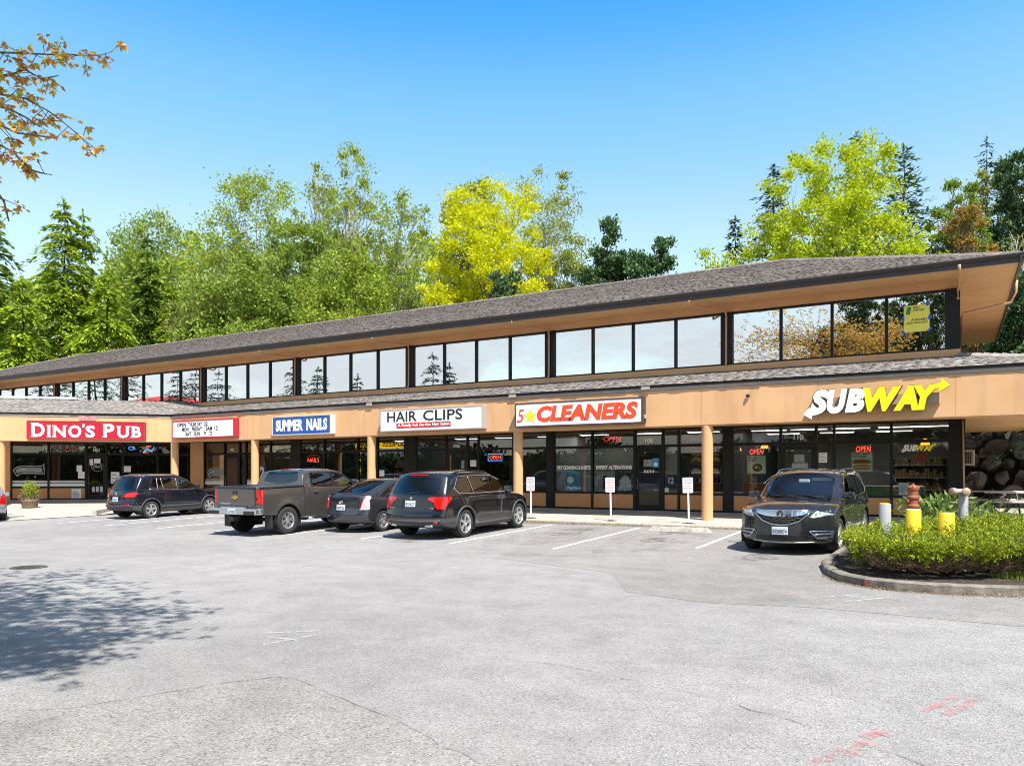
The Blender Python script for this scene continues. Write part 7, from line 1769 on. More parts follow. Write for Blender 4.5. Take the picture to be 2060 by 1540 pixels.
# tall hedge added to block low sky from the shop glass, and low buildings across the road
hx0, hx1 = -150.0, 30.0; lr_ = thing('reflection_block_hedge', 'long dark laurel hedge added across the road to darken the reflections in the shop glass', 'hedge', ((hx0+hx1)/2, -54, -.2)); N = 26000; rs = np.random.default_rng(4)
q = np.stack([rs.uniform(hx0, hx1, N)-(hx0+hx1)/2, rs.uniform(-.4, 1.6, N), 5.6*rs.random(N)**.8], 1); q[:, 2] *= .82+.16*np.sin(q[:, 0]*.31)+.1*np.sin(q[:, 0]*.83); q[:, 1] += .5*np.sin(q[:, 0]*.5)+.4*np.sin(q[:, 2]*1.3+q[:, 0])
card_obj('foliage', cards(q, rs.normal(size=q.shape)+np.array([0, .4, .2]), rs.uniform(.5, .9, N), .4, rs.normal(size=q.shape)), M_leaf('laurel leaves', [(.02, .04, .012), (.05, .09, .02), (.08, .12, .03)], .2), lr_)
c = MB(); c.box(hx0-(hx0+hx1)/2, hx1-(hx0+hx1)/2, -2.2, -.3, 0, 4.1); c.build('blocking_core', BARK_D, lr_)
# low buildings
p = refl(285, 792, -60); r_ = thing('roadside_building', 'low building with a red roof across the road, mirrored in the upper windows', 'building', (p.x, p.y-4, -.3)); hz = p.z+.3
c = MB(); c.box(-9, 9, -5, 4, 0, hz-1.6); c.build('wall', WALL_IN, r_); c = MB(); c.add([(-9.6, 4.6, hz-1.6), (9.6, 4.6, hz-1.6), (9.6, -5.6, hz-1.6), (-9.6, -5.6, hz-1.6), (-5, -.5, hz), (5, -.5, hz)], [(0,1,5,4), (1,2,5), (2,3,4,5), (3,0,4)]); c.build('roof', M('red roof', (.55, .03, .02), .6), r_)
q0_, q1_ = refl(715, 903, -50), refl(822, 885, -50); r_ = thing('shop_sign', 'yellow and red sign with added glow across the road, mirrored in the nail salon glass', 'shop sign', (q0_.x, -50, q0_.z)); Wd = q1_.x-q0_.x; Hh = q1_.z-q0_.z
mm = Matrix(((-1,0,0,Wd), (0,0,1,0), (0,1,0,0), (0,0,0,1))); c = MB(); c.box(0, Wd, 0, Hh, -.3, 0, mtx=mm); c.box(.4, .6, -q0_.z-.3, 0, -.3, -.1, mtx=mm); c.box(Wd-.6, Wd-.4, -q0_.z-.3, 0, -.3, -.1, mtx=mm); c.build('cabinet', M_emit('yellow glow panel', (1.0, .62, .02), 3.0), r_)  # emission added so the sign's shaded face shows in the glass
c = MB(); letters(c, 'EXPRESS', .03*Wd, .2*Hh, .45*Wd, .6*Hh, .02, mtx=mm, z=.002, bold=.03); letters(c, 'MINI MART', .55*Wd, .2*Hh, .42*Wd, .6*Hh, .02, mtx=mm, z=.002, bold=.03); c.build('lettering', RED, r_)
# ------------------------------------------------------------------ copper maple whose boughs hang into the top left
rs = np.random.default_rng(5); random.seed(5)
MT = Vector((-9.4, -27.6, 0)); mroot = thing('maple_tree', 'copper leaved maple overhanging the car park at the top left', 'tree', (MT.x, MT.y, ground_z(MT.x, MT.y)))
tb = MB(); def_off = MT + Vector((0, 0, ground_z(MT.x, MT.y)))
def loc_(p): return Vector(p) - def_off
forkp = [Vector((-9.4, -27.6, 2.6)), Vector((-9.2, -27.2, 4.4)), Vector((-9.0, -27.0, 6.2)), Vector((-8.6, -26.6, 8.0)), Vector((-8.2, -26.2, 10.0))]
tb.tube([loc_(q) for q in [MT + Vector((0, 0, -.3))] + forkp], [.20, .17, .14, .12, .09, .04], 10)
PP = []; DD = []
def cluster(p, n=7, s=.075):
    """a spray of young drooping leaves, each of three lobes"""
    c = np.array(p)
    for _ in range(n):
        a = rs.uniform(0, 6.28); d = np.array([math.cos(a)*.8, math.sin(a)*.8, rs.uniform(-1.5, .25)]); d /= np.linalg.norm(d); b0 = c + np.array([math.cos(a), math.sin(a), 0])*s*.25 + rs.normal(size=3)*s*.25
        sd = np.cross(d, [0, 0, 1.0]); sd /= max(np.linalg.norm(sd), 1e-6)
        for q_, l_ in ((0, 1.0), (.75, .75), (-.75, .75)):
            PP.append(b0); DD.append((d*math.cos(q_)+sd*math.sin(q_))*s*l_*rs.uniform(.75, 1.2))
boughs = [  # pixels of the photograph and forward distance
    [(-420, -60, 5.2), (-160, 80, 5.5), (0, 106, 5.7), (45, 107, 5.75), (100, 110, 5.8), (150, 111, 5.85), (200, 112, 5.9), (226, 104, 5.95)],
    [(-420, 40, 5.3), (-150, 150, 5.5), (0, 190, 5.6), (50, 198, 5.7), (95, 222, 5.75), (130, 248, 5.8), (165, 278, 5.85), (190, 298, 5.9), (214, 302, 5.95)],
    [(-420, 120, 5.0), (-140, 190, 5.3), (0, 252, 5.5), (35, 268, 5.55), (90, 275, 5.6)],
    [(-420, 200, 5.1), (-120, 240, 5.3), (0, 292, 5.5), (30, 308, 5.55), (55, 338, 5.6), (80, 348, 5.65), (105, 352, 5.7)],
    [(-300, 60, 5.6), (-60, 150, 5.7), (20, 152, 5.75), (50, 140, 5.8), (85, 160, 5.85), (118, 152, 5.9)],
    [(-300, 100, 5.4), (-60, 200, 5.5), (20, 220, 5.55), (55, 238, 5.6), (80, 255, 5.65)],
    [(-300, 280, 5.5), (-80, 340, 5.6), (-10, 380, 5.65), (8, 405, 5.7), (18, 445, 5.75)]]
for b_ in boughs:
    W_ = [at_z(*q) for q in b_]; o_ = min(forkp[:3], key=lambda f: (f-W_[0]).length); pts = [o_, o_.lerp(W_[0], .5)+Vector((0, 0, .25))] + W_
    tb.tube([loc_(q) for q in pts], [.045, .028] + [max(.0025, .011-.0013*i) for i in range(len(W_))], 5)
    for i in range(1, len(W_)):
        a, b2 = W_[i-1], W_[i]; n = max(2, int((b2-a).length/.03)) if b_[i][0] > -200 else 2
        for j in range(n):
            p = a.lerp(b2, (j+rs.random())/n); off = Vector((rs.normal()*.07, rs.normal()*.07, rs.normal()*.06-.01)); q = p+off
            tb.tube([loc_(p), loc_(q)], .003, 3, cap=False)
            cluster(loc_(q), int(rs.integers(5, 9)), rs.uniform(.038, .062))
# upper crown, above and behind the picture; it throws the dappled shade on the asphalt
n_ok = 0; tries = 0
while n_ok < 560 and tries < 30000:
    tries += 1
    if n_ok < 430:
        gp_ = at_g(rs.uniform(-420, 430)*1.0 if rs.random() < .8 else rs.uniform(-900, 0), rs.uniform(1150, 1345))
        px_, py_, _ = to_px(gp_)
        if px_ > 400 - abs(py_-1240)*2.2 or rs.random() < max(0, (px_-20)/400)*.85: continue
        h_ = rs.uniform(7.3, 11.5); p = gp_ + Vector(SUN)*(h_/SUN.z)
    else:
        p = Vector((rs.normal(-8.8, 2.4), rs.normal(-28.0, 2.2), rs.normal(9.5, 2.0)))
    u, v_, Z_ = to_px(p)
    if (Z_ > 0 and -60 < u < 2100 and v_ > -190) or p.z < 5 or (p - Vector((-8.6, -26.6, 9.0))).length > 6.8: continue
    n_ok += 1
    o_ = min(forkp[1:], key=lambda f: (f-p).length + abs(f.z-p.z*.8)*.3); tb.tube([loc_(o_), loc_(o_.lerp(p, .5)+Vector((rs.normal()*.2, rs.normal()*.2, .15))), loc_(p)], [.022, .012, .004], 3, cap=False)
    for _ in range(8): cluster(loc_(p + Vector(rs.normal(size=3))*.24), 5, rs.uniform(.09, .13))
tb.build('trunk', BARK, mroot, smooth=True)
P, D = np.array(PP), np.array(DD); Ln = np.linalg.norm(D, axis=1); card_obj('crown', cards(P, D, Ln, Ln*.48, rs.normal(size=P.shape)), L_MAP, mroot)
# ------------------------------------------------------------------ juniper hedge on the island
L_JUN = M_leaf('juniper sprays', [(.07, .12, .008), (.20, .29, .012), (.34, .41, .018), (.46, .48, .02), (.10, .16, .010), (.26, .34, .015), (.44, .36, .08)], .2)
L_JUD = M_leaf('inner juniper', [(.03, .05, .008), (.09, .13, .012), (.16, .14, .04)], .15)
TWIG = M('juniper twigs', (.17, .10, .065), .9, col2=(.32, .23, .17), scale=9)
hroot = thing('juniper_hedge', 'low spreading juniper hedge filling the kerbed island on the right', 'hedge', (2.5, -10.2, ground_z(2.5, -10.2)+.1))
front = [at_g(*q) for q in ((1722, 1136), (1730, 1160), (1765, 1171), (1850, 1178), (1930, 1181), (1990, 1176), (2060, 1177), (2300, 1183))]
left = [Vector((front[0].x+.40, -7.6, 0)), Vector((front[0].x+.22, -10.2, 0))]
outl = [(p.x, p.y) for p in left] + [(p.x, p.y) for p in front] + [(8.5, front[-1].y), (8.5, -7.6)]
o0 = Vector(hroot.location)
N = 125000; X_ = rs.uniform(-2.4, 8.5, N); Y_ = rs.uniform(-13.6, -7.6, N); ins = inpoly(X_, Y_, outl); X_, Y_ = X_[ins], Y_[ins]
def edist(x, y):
    d = np.full(len(x), 9.0)
    for (ax, ay), (bx, by) in zip(outl[:-3], outl[1:-2]):
        t = np.clip(((x-ax)*(bx-ax)+(y-ay)*(by-ay))/((bx-ax)**2+(by-ay)**2), 0, 1); d = np.minimum(d, np.hypot(x-ax-t*(bx-ax), y-ay-t*(by-ay)))
    return d
def hbump(x, y): return .07*np.sin(x*2.3+1.3*np.sin(y*2.3)) + .06*np.sin(y*4.2+x*1.7) + .05*np.sin(x*7+y*5.3) + .03*np.sin(x*15+3*np.sin(y*9))
ed = edist(X_, Y_); Htop = .40 + .24*(1-np.exp(-ed/.55)) - .10*np.exp(-ed/.10) + hbump(X_, Y_)*np.clip(ed*3, .25, 1)
Zv = Htop - rs.random(len(X_))**2*.16
gap = np.sin(X_*5.1+2.1*np.sin(Y_*3.7))*np.sin(Y_*6.3+1.7*np.sin(X_*2.9)); keep = gap > -.62+.25*rs.random(len(X_)); keep[11500:] = False
def sprays(B, D, mat, nm, k=13, ln=.17, cl=.052):
    """feathery shoots: k fine scale leaves along each"""
    D = unit(D); n = len(B); t = np.tile(np.linspace(.05, 1, k), n); Bk = np.repeat(B, k, 0); Dk = np.repeat(D, k, 0); L_ = np.repeat(rs.uniform(.6, 1.3, n)*ln, k)
    P = Bk + Dk*(t*L_)[:, None] + rs.normal(size=Bk.shape)*.012; Q = Dk*.8 + rs.normal(size=Bk.shape)*.45; l_ = cl*rs.uniform(.7, 1.3, len(P))
    return card_obj(nm, cards(P, Q, l_, l_*.30, rs.normal(size=P.shape)), mat, hroot)
B = np.stack([X_-o0.x, Y_-o0.y, Zv-.05], 1)[keep]; D = rs.normal(size=B.shape)*.55 + np.array([-.1, -.55, .65]); sprays(B, D, L_JUN, 'foliage')
# front curtain of sprays and bare stems
N = 20000; s_ = rs.random(N); el = [Vector((a, b, 0)) for a, b in outl[:-2]]; cum = np.cumsum([0]+[(b-a).length for a, b in zip(el[:-1], el[1:])])
def along(s): 
    d = s*cum[-1]; k = min(len(el)-2, max(0, int(np.searchsorted(cum, d)-1))); t = (d-cum[k])/(cum[k+1]-cum[k]); a, b = el[k], el[k+1]; n_ = Vector((b.y-a.y, -(b.x-a.x), 0)).normalized(); return a.lerp(b, t), n_
PP2 = np.empty((N, 3)); DD2 = np.empty((N, 3))
for i in range(N):
    p, n_ = along(s_[i]); n_ = n_ if n_.y < .3 else -n_; h_ = .05 + .40*rs.random()**.6; bulge = .10*math.sin(h_/.6*math.pi)+.08*math.sin(s_[i]*70+2*math.sin(s_[i]*23)); q = p + n_*(bulge - .14*rs.random()) ; PP2[i] = (q.x-o0.x, q.y-o0.y, h_); DD2[i] = (n_.x*.7+rs.normal()*.5, n_.y*.7+rs.normal()*.5, .5+rs.normal()*.5)
hi_ = PP2[:, 2] > .28 + .07*np.sin(s_*55) + .05*np.sin(s_*140); ln = rs.uniform(.045, .09, N)
hi_ &= rs.random(N) < .26; sprays(PP2[hi_], DD2[hi_]+np.array([0, -.3, .1]), L_JUN, 'foliage')
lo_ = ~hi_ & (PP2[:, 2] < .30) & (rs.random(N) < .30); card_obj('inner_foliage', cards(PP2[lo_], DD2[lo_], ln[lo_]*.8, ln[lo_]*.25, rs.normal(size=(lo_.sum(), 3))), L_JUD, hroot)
tw = MB()
for i in range(1100):
    p, n_ = along(rs.random()); n_ = n_ if n_.y < .3 else -n_; b_ = p - n_*rs.uniform(.15, .5); side = Vector((-n_.y, n_.x, 0))*rs.normal()*.22; e_ = p + n_*rs.uniform(-.05, .10) + side; h0, h1 = rs.uniform(0, .08), rs.uniform(.15, .42)
    m_ = b_.lerp(e_, .5) + Vector((rs.normal()*.03, rs.normal()*.03, h0+(h1-h0)*.35)); tw.tube([(b_.x-o0.x, b_.y-o0.y, h0), (m_.x-o0.x, m_.y-o0.y, m_.z), (e_.x-o0.x, e_.y-o0.y, h1)], [rs.uniform(.006, .014), .006, .003], 4, cap=False)
tw.build('stems', TWIG, hroot)
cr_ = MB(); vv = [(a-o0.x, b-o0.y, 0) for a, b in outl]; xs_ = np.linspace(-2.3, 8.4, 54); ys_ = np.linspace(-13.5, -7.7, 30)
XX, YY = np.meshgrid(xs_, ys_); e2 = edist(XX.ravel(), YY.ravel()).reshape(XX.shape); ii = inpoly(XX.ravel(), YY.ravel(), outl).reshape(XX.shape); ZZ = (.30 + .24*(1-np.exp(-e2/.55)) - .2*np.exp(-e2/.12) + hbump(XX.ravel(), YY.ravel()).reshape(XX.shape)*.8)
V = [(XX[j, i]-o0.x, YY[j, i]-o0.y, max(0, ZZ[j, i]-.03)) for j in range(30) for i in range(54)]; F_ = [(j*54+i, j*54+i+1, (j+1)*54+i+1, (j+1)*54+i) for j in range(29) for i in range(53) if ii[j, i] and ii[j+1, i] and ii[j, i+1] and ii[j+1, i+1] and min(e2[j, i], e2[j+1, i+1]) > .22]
cr_.add(V, F_); cr_.build('inner_foliage', M('shaded inner growth', (.03, .04, .01), .95, var=.5, scale=9), hroot)  # dark sheet under the sprays, shade of the gaps put into its colour
# broad leaved shrubs by the window and a grass strip
def shrub(px, pyt, Z, r, lb, n=150, mat=None, ll=.26):
    p = at_z(px, 951, Z); zt = at_z(px, pyt, Z).z; root = thing('broadleaf_shrub', lb, 'shrub', (p.x, p.y, .12)); H_ = zt-.12
    q = rs.normal(size=(n, 3))*np.array([r*.5, r*.5, 0]); q[:, 2] = rs.uniform(.25, .92, n)*H_; D = rs.normal(size=(n, 3))*.8 + np.array([0, -.2, .8]) + q*np.array([1, 1, 0])*1.5
    card_obj('leaves', cards(q, D, rs.uniform(.7, 1.2, n)*ll, rs.uniform(.8, 1.1, n)*ll*.33, rs.normal(size=q.shape)), mat, root); c = MB()
    for k in range(14): c.tube([(rs.normal()*.06, rs.normal()*.06, 0), tuple(q[k])], [.014, .006], 4)
    c.build('stems', TWIG, root)
L_RHO = M_leaf('rhododendron leaves', [(.05, .11, .02), (.14, .21, .045), (.24, .30, .09)], .2)
shrub(1880, 1000, 20.5, .75, 'broad leaved shrub between the brown standpipe and the grey two headed pipe', 240, L_RHO); shrub(1915, 993, 20.8, .6, 'taller broad leaved shrub close behind the grey two headed pipe', 170, L_RHO); shrub(1962, 1012, 20.0, .5, 'broad leaved shrub right of the grey two headed pipe', 130, L_RHO)
shrub(1850, 1003, 21.2, .5, 'broad leaved shrub left of the others, below the rightmost pane', 120, L_RHO)
gq = [at_g(*q) for q in ((1972, 1172), (2070, 1160), (2300, 1160), (2300, 1190), (2070, 1184))]; N = 5000; gxx = rs.uniform(min(p.x for p in gq), max(p.x for p in gq), N); gyy = rs.uniform(min(p.y for p in gq), max(p.y for p in gq), N); ii = inpoly(gxx, gyy, [(p.x, p.y) for p in gq])
P = np.stack([gxx[ii], gyy[ii], np.array([ground_z(a, b)+.10 for a, b in zip(gxx[ii], gyy[ii])])], 1); tag(card_obj('grass', cards(P, rs.normal(size=P.shape)*.35+np.array([0, 0, 1.0]), rs.uniform(.05, .10, len(P)), .012, rs.normal(size=P.shape)), M_leaf('lawn grass', [(.16, .24, .03), (.28, .34, .06)], .3)), kind='stuff')

# dead leaves and bark along the kerb
rs = np.random.default_rng(3); N = 2600; pts = []
for i in range(N):
    if i % 3: k = int(rs.integers(2, len(isl)-1)); p = isl[k-1].lerp(isl[k], rs.random()) + Vector((rs.normal()*.05, -abs(rs.normal())*.10, 0)); pts.append((p.x, p.y, ground_z(p.x, p.y)+.006))
    else: p, n_ = along(rs.random()); n_ = n_ if n_.y < .3 else -n_; p = p + n_*rs.uniform(-.1, .3); pts.append((p.x, p.y, ground_z(p.x, p.y)+.106))
P = np.array(pts); D = rs.normal(size=P.shape)*np.array([1, 1, .12]); S_ = np.stack([-D[:, 1], D[:, 0], rs.normal(size=N)*.2], 1); tag(card_obj('leaf_litter', cards(P, D, rs.uniform(.02, .05, N), rs.uniform(.012, .025, N), S_), M_leaf('dead leaves', [(.14, .08, .04), (.26, .16, .08), (.09, .06, .035), (.30, .22, .12)], .1)), kind='stuff')
# ================================================================== SMALL THINGS OUTSIDE
def bollard(px0, px1, pyt, Z, lb, mat, capm=None):
    p = at_z((px0+px1)/2, 951, Z); zt = at_z(1900, pyt, Z).z; r = (px1-px0)/F_PX*Z/2; zg = ground_z(p.x, p.y)+.08; root = thing('bollard', lb, 'bollard', (p.x, p.y, zg), 0, 'pipe bollards in the hedge')
    c = MB(); c.lathe([(r, 0), (r, zt-zg-.02), (r-.015, zt-zg)], 28); c.build('post', mat, root, angle=40); c = MB(); c.lathe([(r-.015, zt-zg), (r-.03, zt-zg+.004), (.001, zt-zg+.006)], 28); c.build('cap', capm or mat, root)
    return root, zt
YBOL = M('yellow safety paint', (.80, .55, .01), .5, col2=(.62, .42, .03), scale=6, thr=(.45, .75)); WORN = M('worn grey and yellow paint', (.30, .31, .33), .7, col2=(.55, .38, .03), scale=6, thr=(.55, .60), stretch=(1, 1, .5))
bollard(1769, 1791.5, 1012, 15.2, 'worn grey bollard in the hedge with traces of yellow', WORN, YBOL); bollard(1823, 1851.5, 1023.5, 14.0, 'yellow bollard in the hedge in front of the brown standpipe', YBOL, M('dirty cap', (.5, .45, .35), .8)); bollard(1889, 1919, 1030.5, 13.6, 'short rusty topped yellow bollard in the hedge', YBOL, M('rusty cap', (.25, .20, .16), .9, var=.4, scale=12))
# brown standpipe
RUST = M('rust brown paint', (.33, .095, .04), .6, col2=(.22, .07, .035), scale=7)
p = at_z(1837, 951, 14.9); zt = at_z(1837, 972.5, 14.9).z; zg = ground_z(p.x, p.y)+.08; r_ = thing('fire_standpipe', 'rust brown standpipe with a bolted cap behind the yellow bollard', 'standpipe', (p.x, p.y, zg)); hh = zt-zg; k_ = 14.9/F_PX
c = MB(); c.lathe([(10*k_, 0), (10*k_, hh-.46), (11.5*k_, hh-.46), (11.5*k_, hh-.42), (9.3*k_, hh-.40), (9.3*k_, hh-.30), (11.3*k_, hh-.29), (11.3*k_, hh-.25), (9.5*k_, hh-.23), (9.5*k_, hh-.13)], 24); c.build('barrel', RUST, r_, angle=35)
c = MB(); c.lathe([(9.5*k_, hh-.13), (11*k_, hh-.12), (11.4*k_, hh-.07), (9*k_, hh-.045), (5*k_, hh-.03), (2.5*k_, hh-.02), (2.5*k_, hh+.01), (.001, hh+.012)], 24)
for q in range(8): c.cyl((10.6*k_*math.cos(q*.785), 10.6*k_*math.sin(q*.785)), .012, hh-.07, hh-.045, 6)
c.build('bonnet', RUST, r_, angle=35)
for a in (0, 180):
    c = MB(); c.lathe([(.05, 0), (.05, .035), (.04, .04), (.001, .045)], 14, mtx=Matrix.Translation((0, 0, hh-.345)) @ Matrix.Rotation(R(a+25), 4, 'Z') @ Matrix.Rotation(R(90), 4, 'Y') @ Matrix.Translation((0, 0, 9*k_))); c.build('outlet', RUST, r_, angle=35)
# grey two-headed fire connection
p = at_z(1938, 951, 14.6); zt = at_z(1938, 979.5, 14.6).z; zg = ground_z(p.x, p.y)+.08; r_ = thing('fire_connection', 'grey two headed fire department pipe with tan caps in the hedge', 'fire connection', (p.x, p.y, zg), R(-6)); hh = zt-zg; GP = M('flaking grey lavender paint', (.40, .38, .43), .7, col2=(.22, .19, .20), scale=9, thr=(.5, .62))
c = MB(); c.lathe([(.085, 0), (.083, hh-.16), (.095, hh-.15), (.095, hh-.09), (.07, hh-.05)], 22); c.build('pipe', GP, r_, angle=40)
for sx in (-1, 1):
    c = MB(); m_ = Matrix.Translation((0, 0, hh-.08)) @ Matrix.Rotation(R(-90+sx*38 if sx < 0 else -90+sx*20), 4, 'Z') @ Matrix.Rotation(R(90), 4, 'Y')
    c.lathe([(.05, 0), (.052, .13 if sx > 0 else .19), (.066, .135 if sx > 0 else .195), (.066, .19 if sx > 0 else .25)], 18, mtx=m_); hd_ = c.build('inlet', GP, r_, angle=40); c = MB(); z0 = .19 if sx > 0 else .25; c.lathe([(.070, z0-.03), (.070, z0+.03), (.05, z0+.04), (.001, z0+.042)], 18, mtx=m_); c.build('cap', M('tan brass cap', (.48, .34, .22), .5, .3), hd_, angle=40)
# parking signs on white posts
def pk_sign(px, pyb, pyt, lb, lines, lean=0):
    d = ray(px, pyb); p = at_y(px, pyb, -4.25); z = zk + (Z_SW-zk)*(.75/5); q = at_y(px, 951, -4.25); root = thing('parking_sign', lb, 'parking sign', (q.x, -4.25, z), 0, 'parking signs along the kerb'); top = at_y(px, pyt, -4.25).z - z
    m_ = Matrix.Rotation(R(lean), 4, 'Y'); c = MB(); c.rbox(-.024, .024, -.02, .02, .03, top-.05, .006, mtx=m_); c.build('post', WHITE, root); c = MB(); c.lathe([(.001, .035), (.06, .035), (.13, .012), (.13, 0)], 18); c.box(-.2, .2, -.03, .03, .0, .012); c.build('base', M('rusty steel base', (.06, .045, .04), .8), root)
    w, h = .32, .47; c = MB(); poly = []
    for cx, cy, a0 in ((w/2-.03, h/2-.03, 0), (-w/2+.03, h/2-.03, 90), (-w/2+.03, -h/2+.03, 180), (w/2-.03, -h/2+.03, 270)):
        for q_ in range(4): a = R(a0+q_*30); poly.append((cx+.03*math.cos(a), cy+.03*math.sin(a)))
    mm = m_ @ Matrix.Translation((0, -.024, top-h/2)) @ m0; c.prism(poly, 0, .004, mtx=mm); o = c.build('sign_panel', M('sign panel white', (.74, .72, .71), .5), root); t = MB()
    for k, (tx, ww) in enumerate(lines): letters(t, tx, -ww*w/2, h/2-.10-k*.083, ww*w, .05, .001, mtx=mm, z=.0045, bold=.005)
    t.build('lettering', M('faded red lettering', (.62, .24, .22), .6), o)
pk_sign(1068, 1035, 959, 'faded parking sign on a white post, leftmost of the three, by the black SUV', (('PARKING', .8), ('RESERVED', .85), ('FOR', .4), ('SALON', .75), ('CLIENTS', .8)))
pk_sign(1229, 1040, 960, 'faded parking sign on a white post in front of the shirt poster', (('PARKING', .8), ('RESERVED', .85), ('FOR', .4), ('CLEANERS', .85), ('ONLY', .6)), -1)
pk_sign(1386, 1045, 960, 'parking sign on a white post beside the column, rightmost of the three', (('CLEANERS', .85), ('CUSTOMER', .85), ('FOR', .4), ('PARKING', .85)), -1.5)
# wheel stop
a, b = at_g(1300, 1066), at_g(1438, 1071); L_ = 1.83; root = thing('wheel_stop', 'pale concrete wheel stop at the kerb in front of the rightmost column', 'wheel stop', tuple((a+b)/2), math.atan2(b.y-a.y, b.x-a.x)); c = MB()
c.add([(-L_/2, -.09, -.02), (L_/2, -.09, -.02), (L_/2, .09, -.02), (-L_/2, .09, -.02), (-L_/2+.13, -.06, .125), (L_/2-.13, -.06, .125), (L_/2-.13, .06, .125), (-L_/2+.13, .06, .125)], [(0,1,5,4), (1,2,6,5), (2,3,7,6), (3,0,4,7), (4,5,6,7)]); c.build('concrete_bar', M('wheel stop concrete', (.50, .47, .42), .9, var=.35, scale=9, bump=.5, bscale=40), root); c = MB()
for x in (-.6, .6): c.cyl((x, 0), .018, .12, .131, 8)
c.build('anchor_pin', M('rusty pin', (.16, .07, .04), .8), root)
# barrel planter
from mathutils.bvhtree import BVHTree
sw_o = bpy.data.objects['sidewalk'].data; p = BVHTree.FromPolygons([v.co.copy() for v in sw_o.vertices], [tuple(q.vertices) for q in sw_o.polygons]).ray_cast(CAM, ray(60, 1021))[0]
root = thing('barrel_planter', 'half barrel planter with a small bush and purple flowers before the pub', 'planter', tuple(p)); STAVE = M('weathered barrel staves', (.16, .10, .055), .8, var=.35, scale=5, stretch=(12, 12, 1))
c = MB(); c.lathe([(.001, 0), (.29, 0), (.335, .17), (.355, .30), (.36, .45), (.33, .45), (.32, .38), (.001, .38)], 28); c.build('tub', STAVE, root, angle=45); c = MB()
for z0, r0, r1 in ((.06, .307, .318), (.33, .362, .364)): c.lathe([(r0, z0), (r1, z0+.05), (r1-.006, z0+.05), (r0-.006, z0), (r0, z0)], 28)
c.build('hoop', M('grey hoop', (.30, .28, .26), .6, .3), root, angle=40); rs = np.random.default_rng(9); n = 1400; q = rs.normal(size=(n, 3))*np.array([.12, .12, .17]) + np.array([.03, 0, .80]); card_obj('bush', cards(q, rs.normal(size=q.shape)+np.array([0, 0, .5]), .09, .045, rs.normal(size=q.shape)), M_leaf('planter bush leaves', [(.16, .24, .02), (.30, .36, .03), (.38, .36, .03)], .3), root)
n = 700; a = rs.uniform(0, 6.28, n); q = np.stack([np.cos(a)*.30, np.sin(a)*.30, .50+rs.normal(size=n)*.09], 1) + rs.normal(size=(n, 3))*.07; card_obj('flowers', cards(q, rs.normal(size=q.shape), .06, .04, rs.normal(size=q.shape)), M_leaf('purple flowers', [(.20, .05, .10), (.32, .12, .18), (.10, .10, .03), (.16, .07, .07)], .3), root)
n = 500; q = rs.normal(size=(n, 3))*np.array([.17, .17, .06]) + np.array([0, 0, .50]); card_obj('foliage', cards(q, rs.normal(size=q.shape)+np.array([0, 0, .4]), .09, .035, rs.normal(size=q.shape)), L_RHO, root)
# picnic tables under the canopy on the right
PALEW = M('pale picnic boards', (.55, .52, .47), .7, var=.15, scale=4, stretch=(1, 8, 8)); pt = MB(); pt.box(X_R+.0, 12, -.2, 9.2, .1, .34); tag(pt.build('patio', CONC), kind='structure')
def picnic(x, y, rz, lb):
    root = thing('picnic_table', lb, 'picnic table', (x, y, .342), R(rz)); c = MB()
    for k in range(5): c.rbox(-.95, .95, -.38+k*.155, -.38+k*.155+.145, .72, .76, .008)
    c.build('table_top', PALEW, root)
    for sy in (-1, 1):
        c = MB(); c.rbox(-.95, .95, sy*.68-.13, sy*.68+.13, .42, .46, .008); c.build('bench', PALEW, root)
    for sx in (-1, 1):
        c = MB(); c.tube([(sx*.7, -.72, 0), (sx*.7, -.30, .72)], .03, 6); c.tube([(sx*.7, .72, 0), (sx*.7, .30, .72)], .03, 6); c.tube([(sx*.7, -.75, .40), (sx*.7, .75, .40)], .025, 6); c.build('leg_frame', BPLAST, root)
for px, Z, rz, lb in ((1992, 26.5, 12, 'pale picnic table under the canopy, nearer the shop'), (2045, 25.0, 5, 'pale picnic table under the canopy at the right edge')): p = at_z(px, 951, Z); picnic(p.x, p.y, rz, lb)
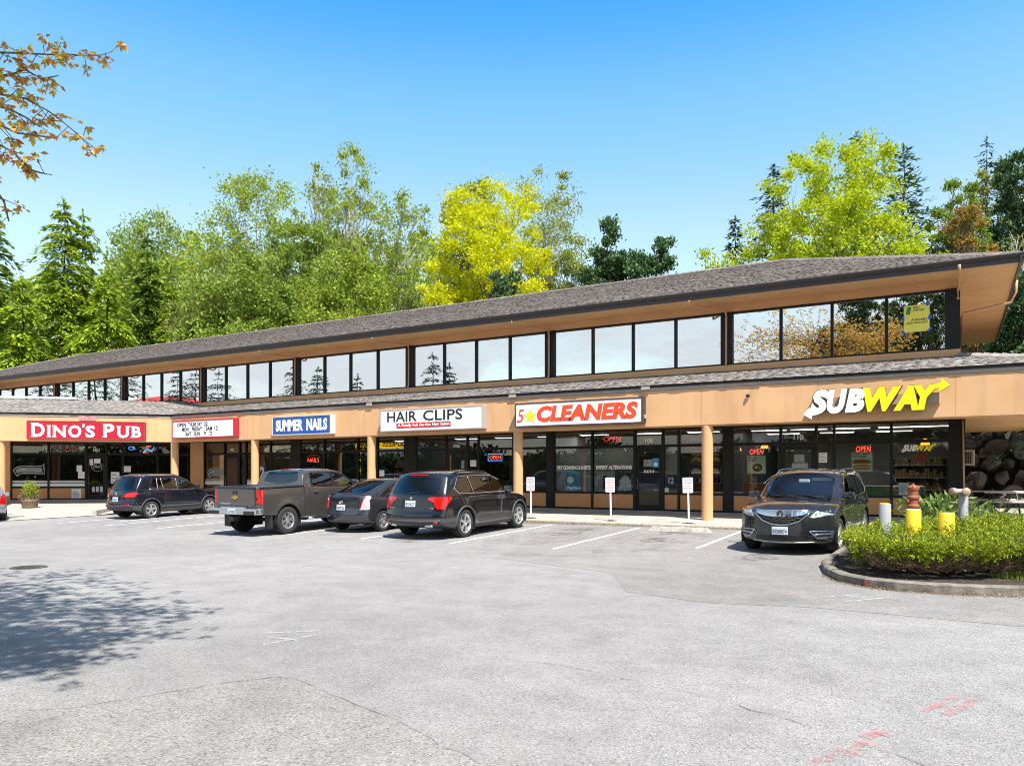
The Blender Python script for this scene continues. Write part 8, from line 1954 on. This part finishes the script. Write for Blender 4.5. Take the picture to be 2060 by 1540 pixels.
# wall air conditioner
p = at_y(1958, 921, 2.2); root = thing('air_conditioner', 'tan window air conditioner on the end wall under the canopy', 'air conditioner', (X_R, 2.2, p.z)); c = MB(); c.rbox(.0, .42, -.36, .36, -.24, .26, .015); c.build('casing', M('tan casing', (.50, .40, .24), .6), root); c = MB(); c.box(.06, .36, -.366, -.361, -.18, .20); g_ = c.build('grille', BPLAST, root); c = MB()
for k in range(5): c.box(.08+k*.06, .095+k*.06, -.372, -.367, -.18, .20)
c.build('slats', M('tan slat', (.35, .28, .18), .6), g_); c = MB(); c.tube([(.05, -.3, -.24), (.05, -.3, -.52)], .03, 6); c.build('drain', WHITE, root)
c = MB(); c.tube([(X_R+.12, -.12, Z_SW), (X_R+.10, -.12, 1.6), (X_R+.08, -.12, 3.3)], .025, 8); c.build('downspout', PIPE_TAN, mall, smooth=True)
# boulder bank behind the patio
ROCK = M('grey tan boulder', (.26, .205, .155), .95, col2=(.05, .04, .03), scale=1.1, bump=.9, bscale=7); rs = np.random.default_rng(21)
def boulder(x, y, z, r, k):
    bm = bmesh.new(); bmesh.ops.create_icosphere(bm, subdivisions=3, radius=1.0); s = rs.uniform(.7, 1.25, 3); n1 = rs.normal(size=(7, 3)); n1 = unit(n1); cut = rs.uniform(.38, .75, 7)
    for v in bm.verts:
        d = np.array(v.co); 
        for q, c_ in zip(n1, cut):
            t = d@q
            if t > c_: d = d - q*(t-c_)
        v.co = Vector(d*s*r) + Vector(rs.normal(size=3))*r*.012
    me = bpy.data.meshes.new('boulder'); bm.to_mesh(me); bm.free(); me.materials.append(ROCK); o = link(bpy.data.objects.new('boulder', me)); o.location = (x, y, z); o.rotation_euler = tuple(rs.uniform(0, 6, 3)); tag(o, 'angular tan boulder in the shaded rock bank beyond the picnic tables', 'boulder', 'boulders of the rock bank')
k = 0
for row in range(8):
    for i in range(13):
        boulder(-.4 + i*.66 + (row % 2)*.3 + rs.normal()*.16, 9.5 + row*.5 + rs.normal()*.12, .4 + row*.56 + rs.normal()*.12, rs.uniform(.26, .56), k); k += 1
bk = MB(); bk.add([(-2, 9.9, .0), (13, 9.9, .0), (13, 14.5, 5.0), (-2, 14.5, 5.0)], [(0,1,2,3)]); tag(bk.build('bank', M('dark bank soil', (.03, .024, .018), .95)), kind='structure')
conifer('fir_tree', 'dark trunked conifer in front of the rock bank, under the canopy edge', (4.4, 8.9, .3), 13.5, 3.2, L_FIR, levels=26, per=7, droop=.3, dens=26, card_l=.6, seed=90, bare=.22)
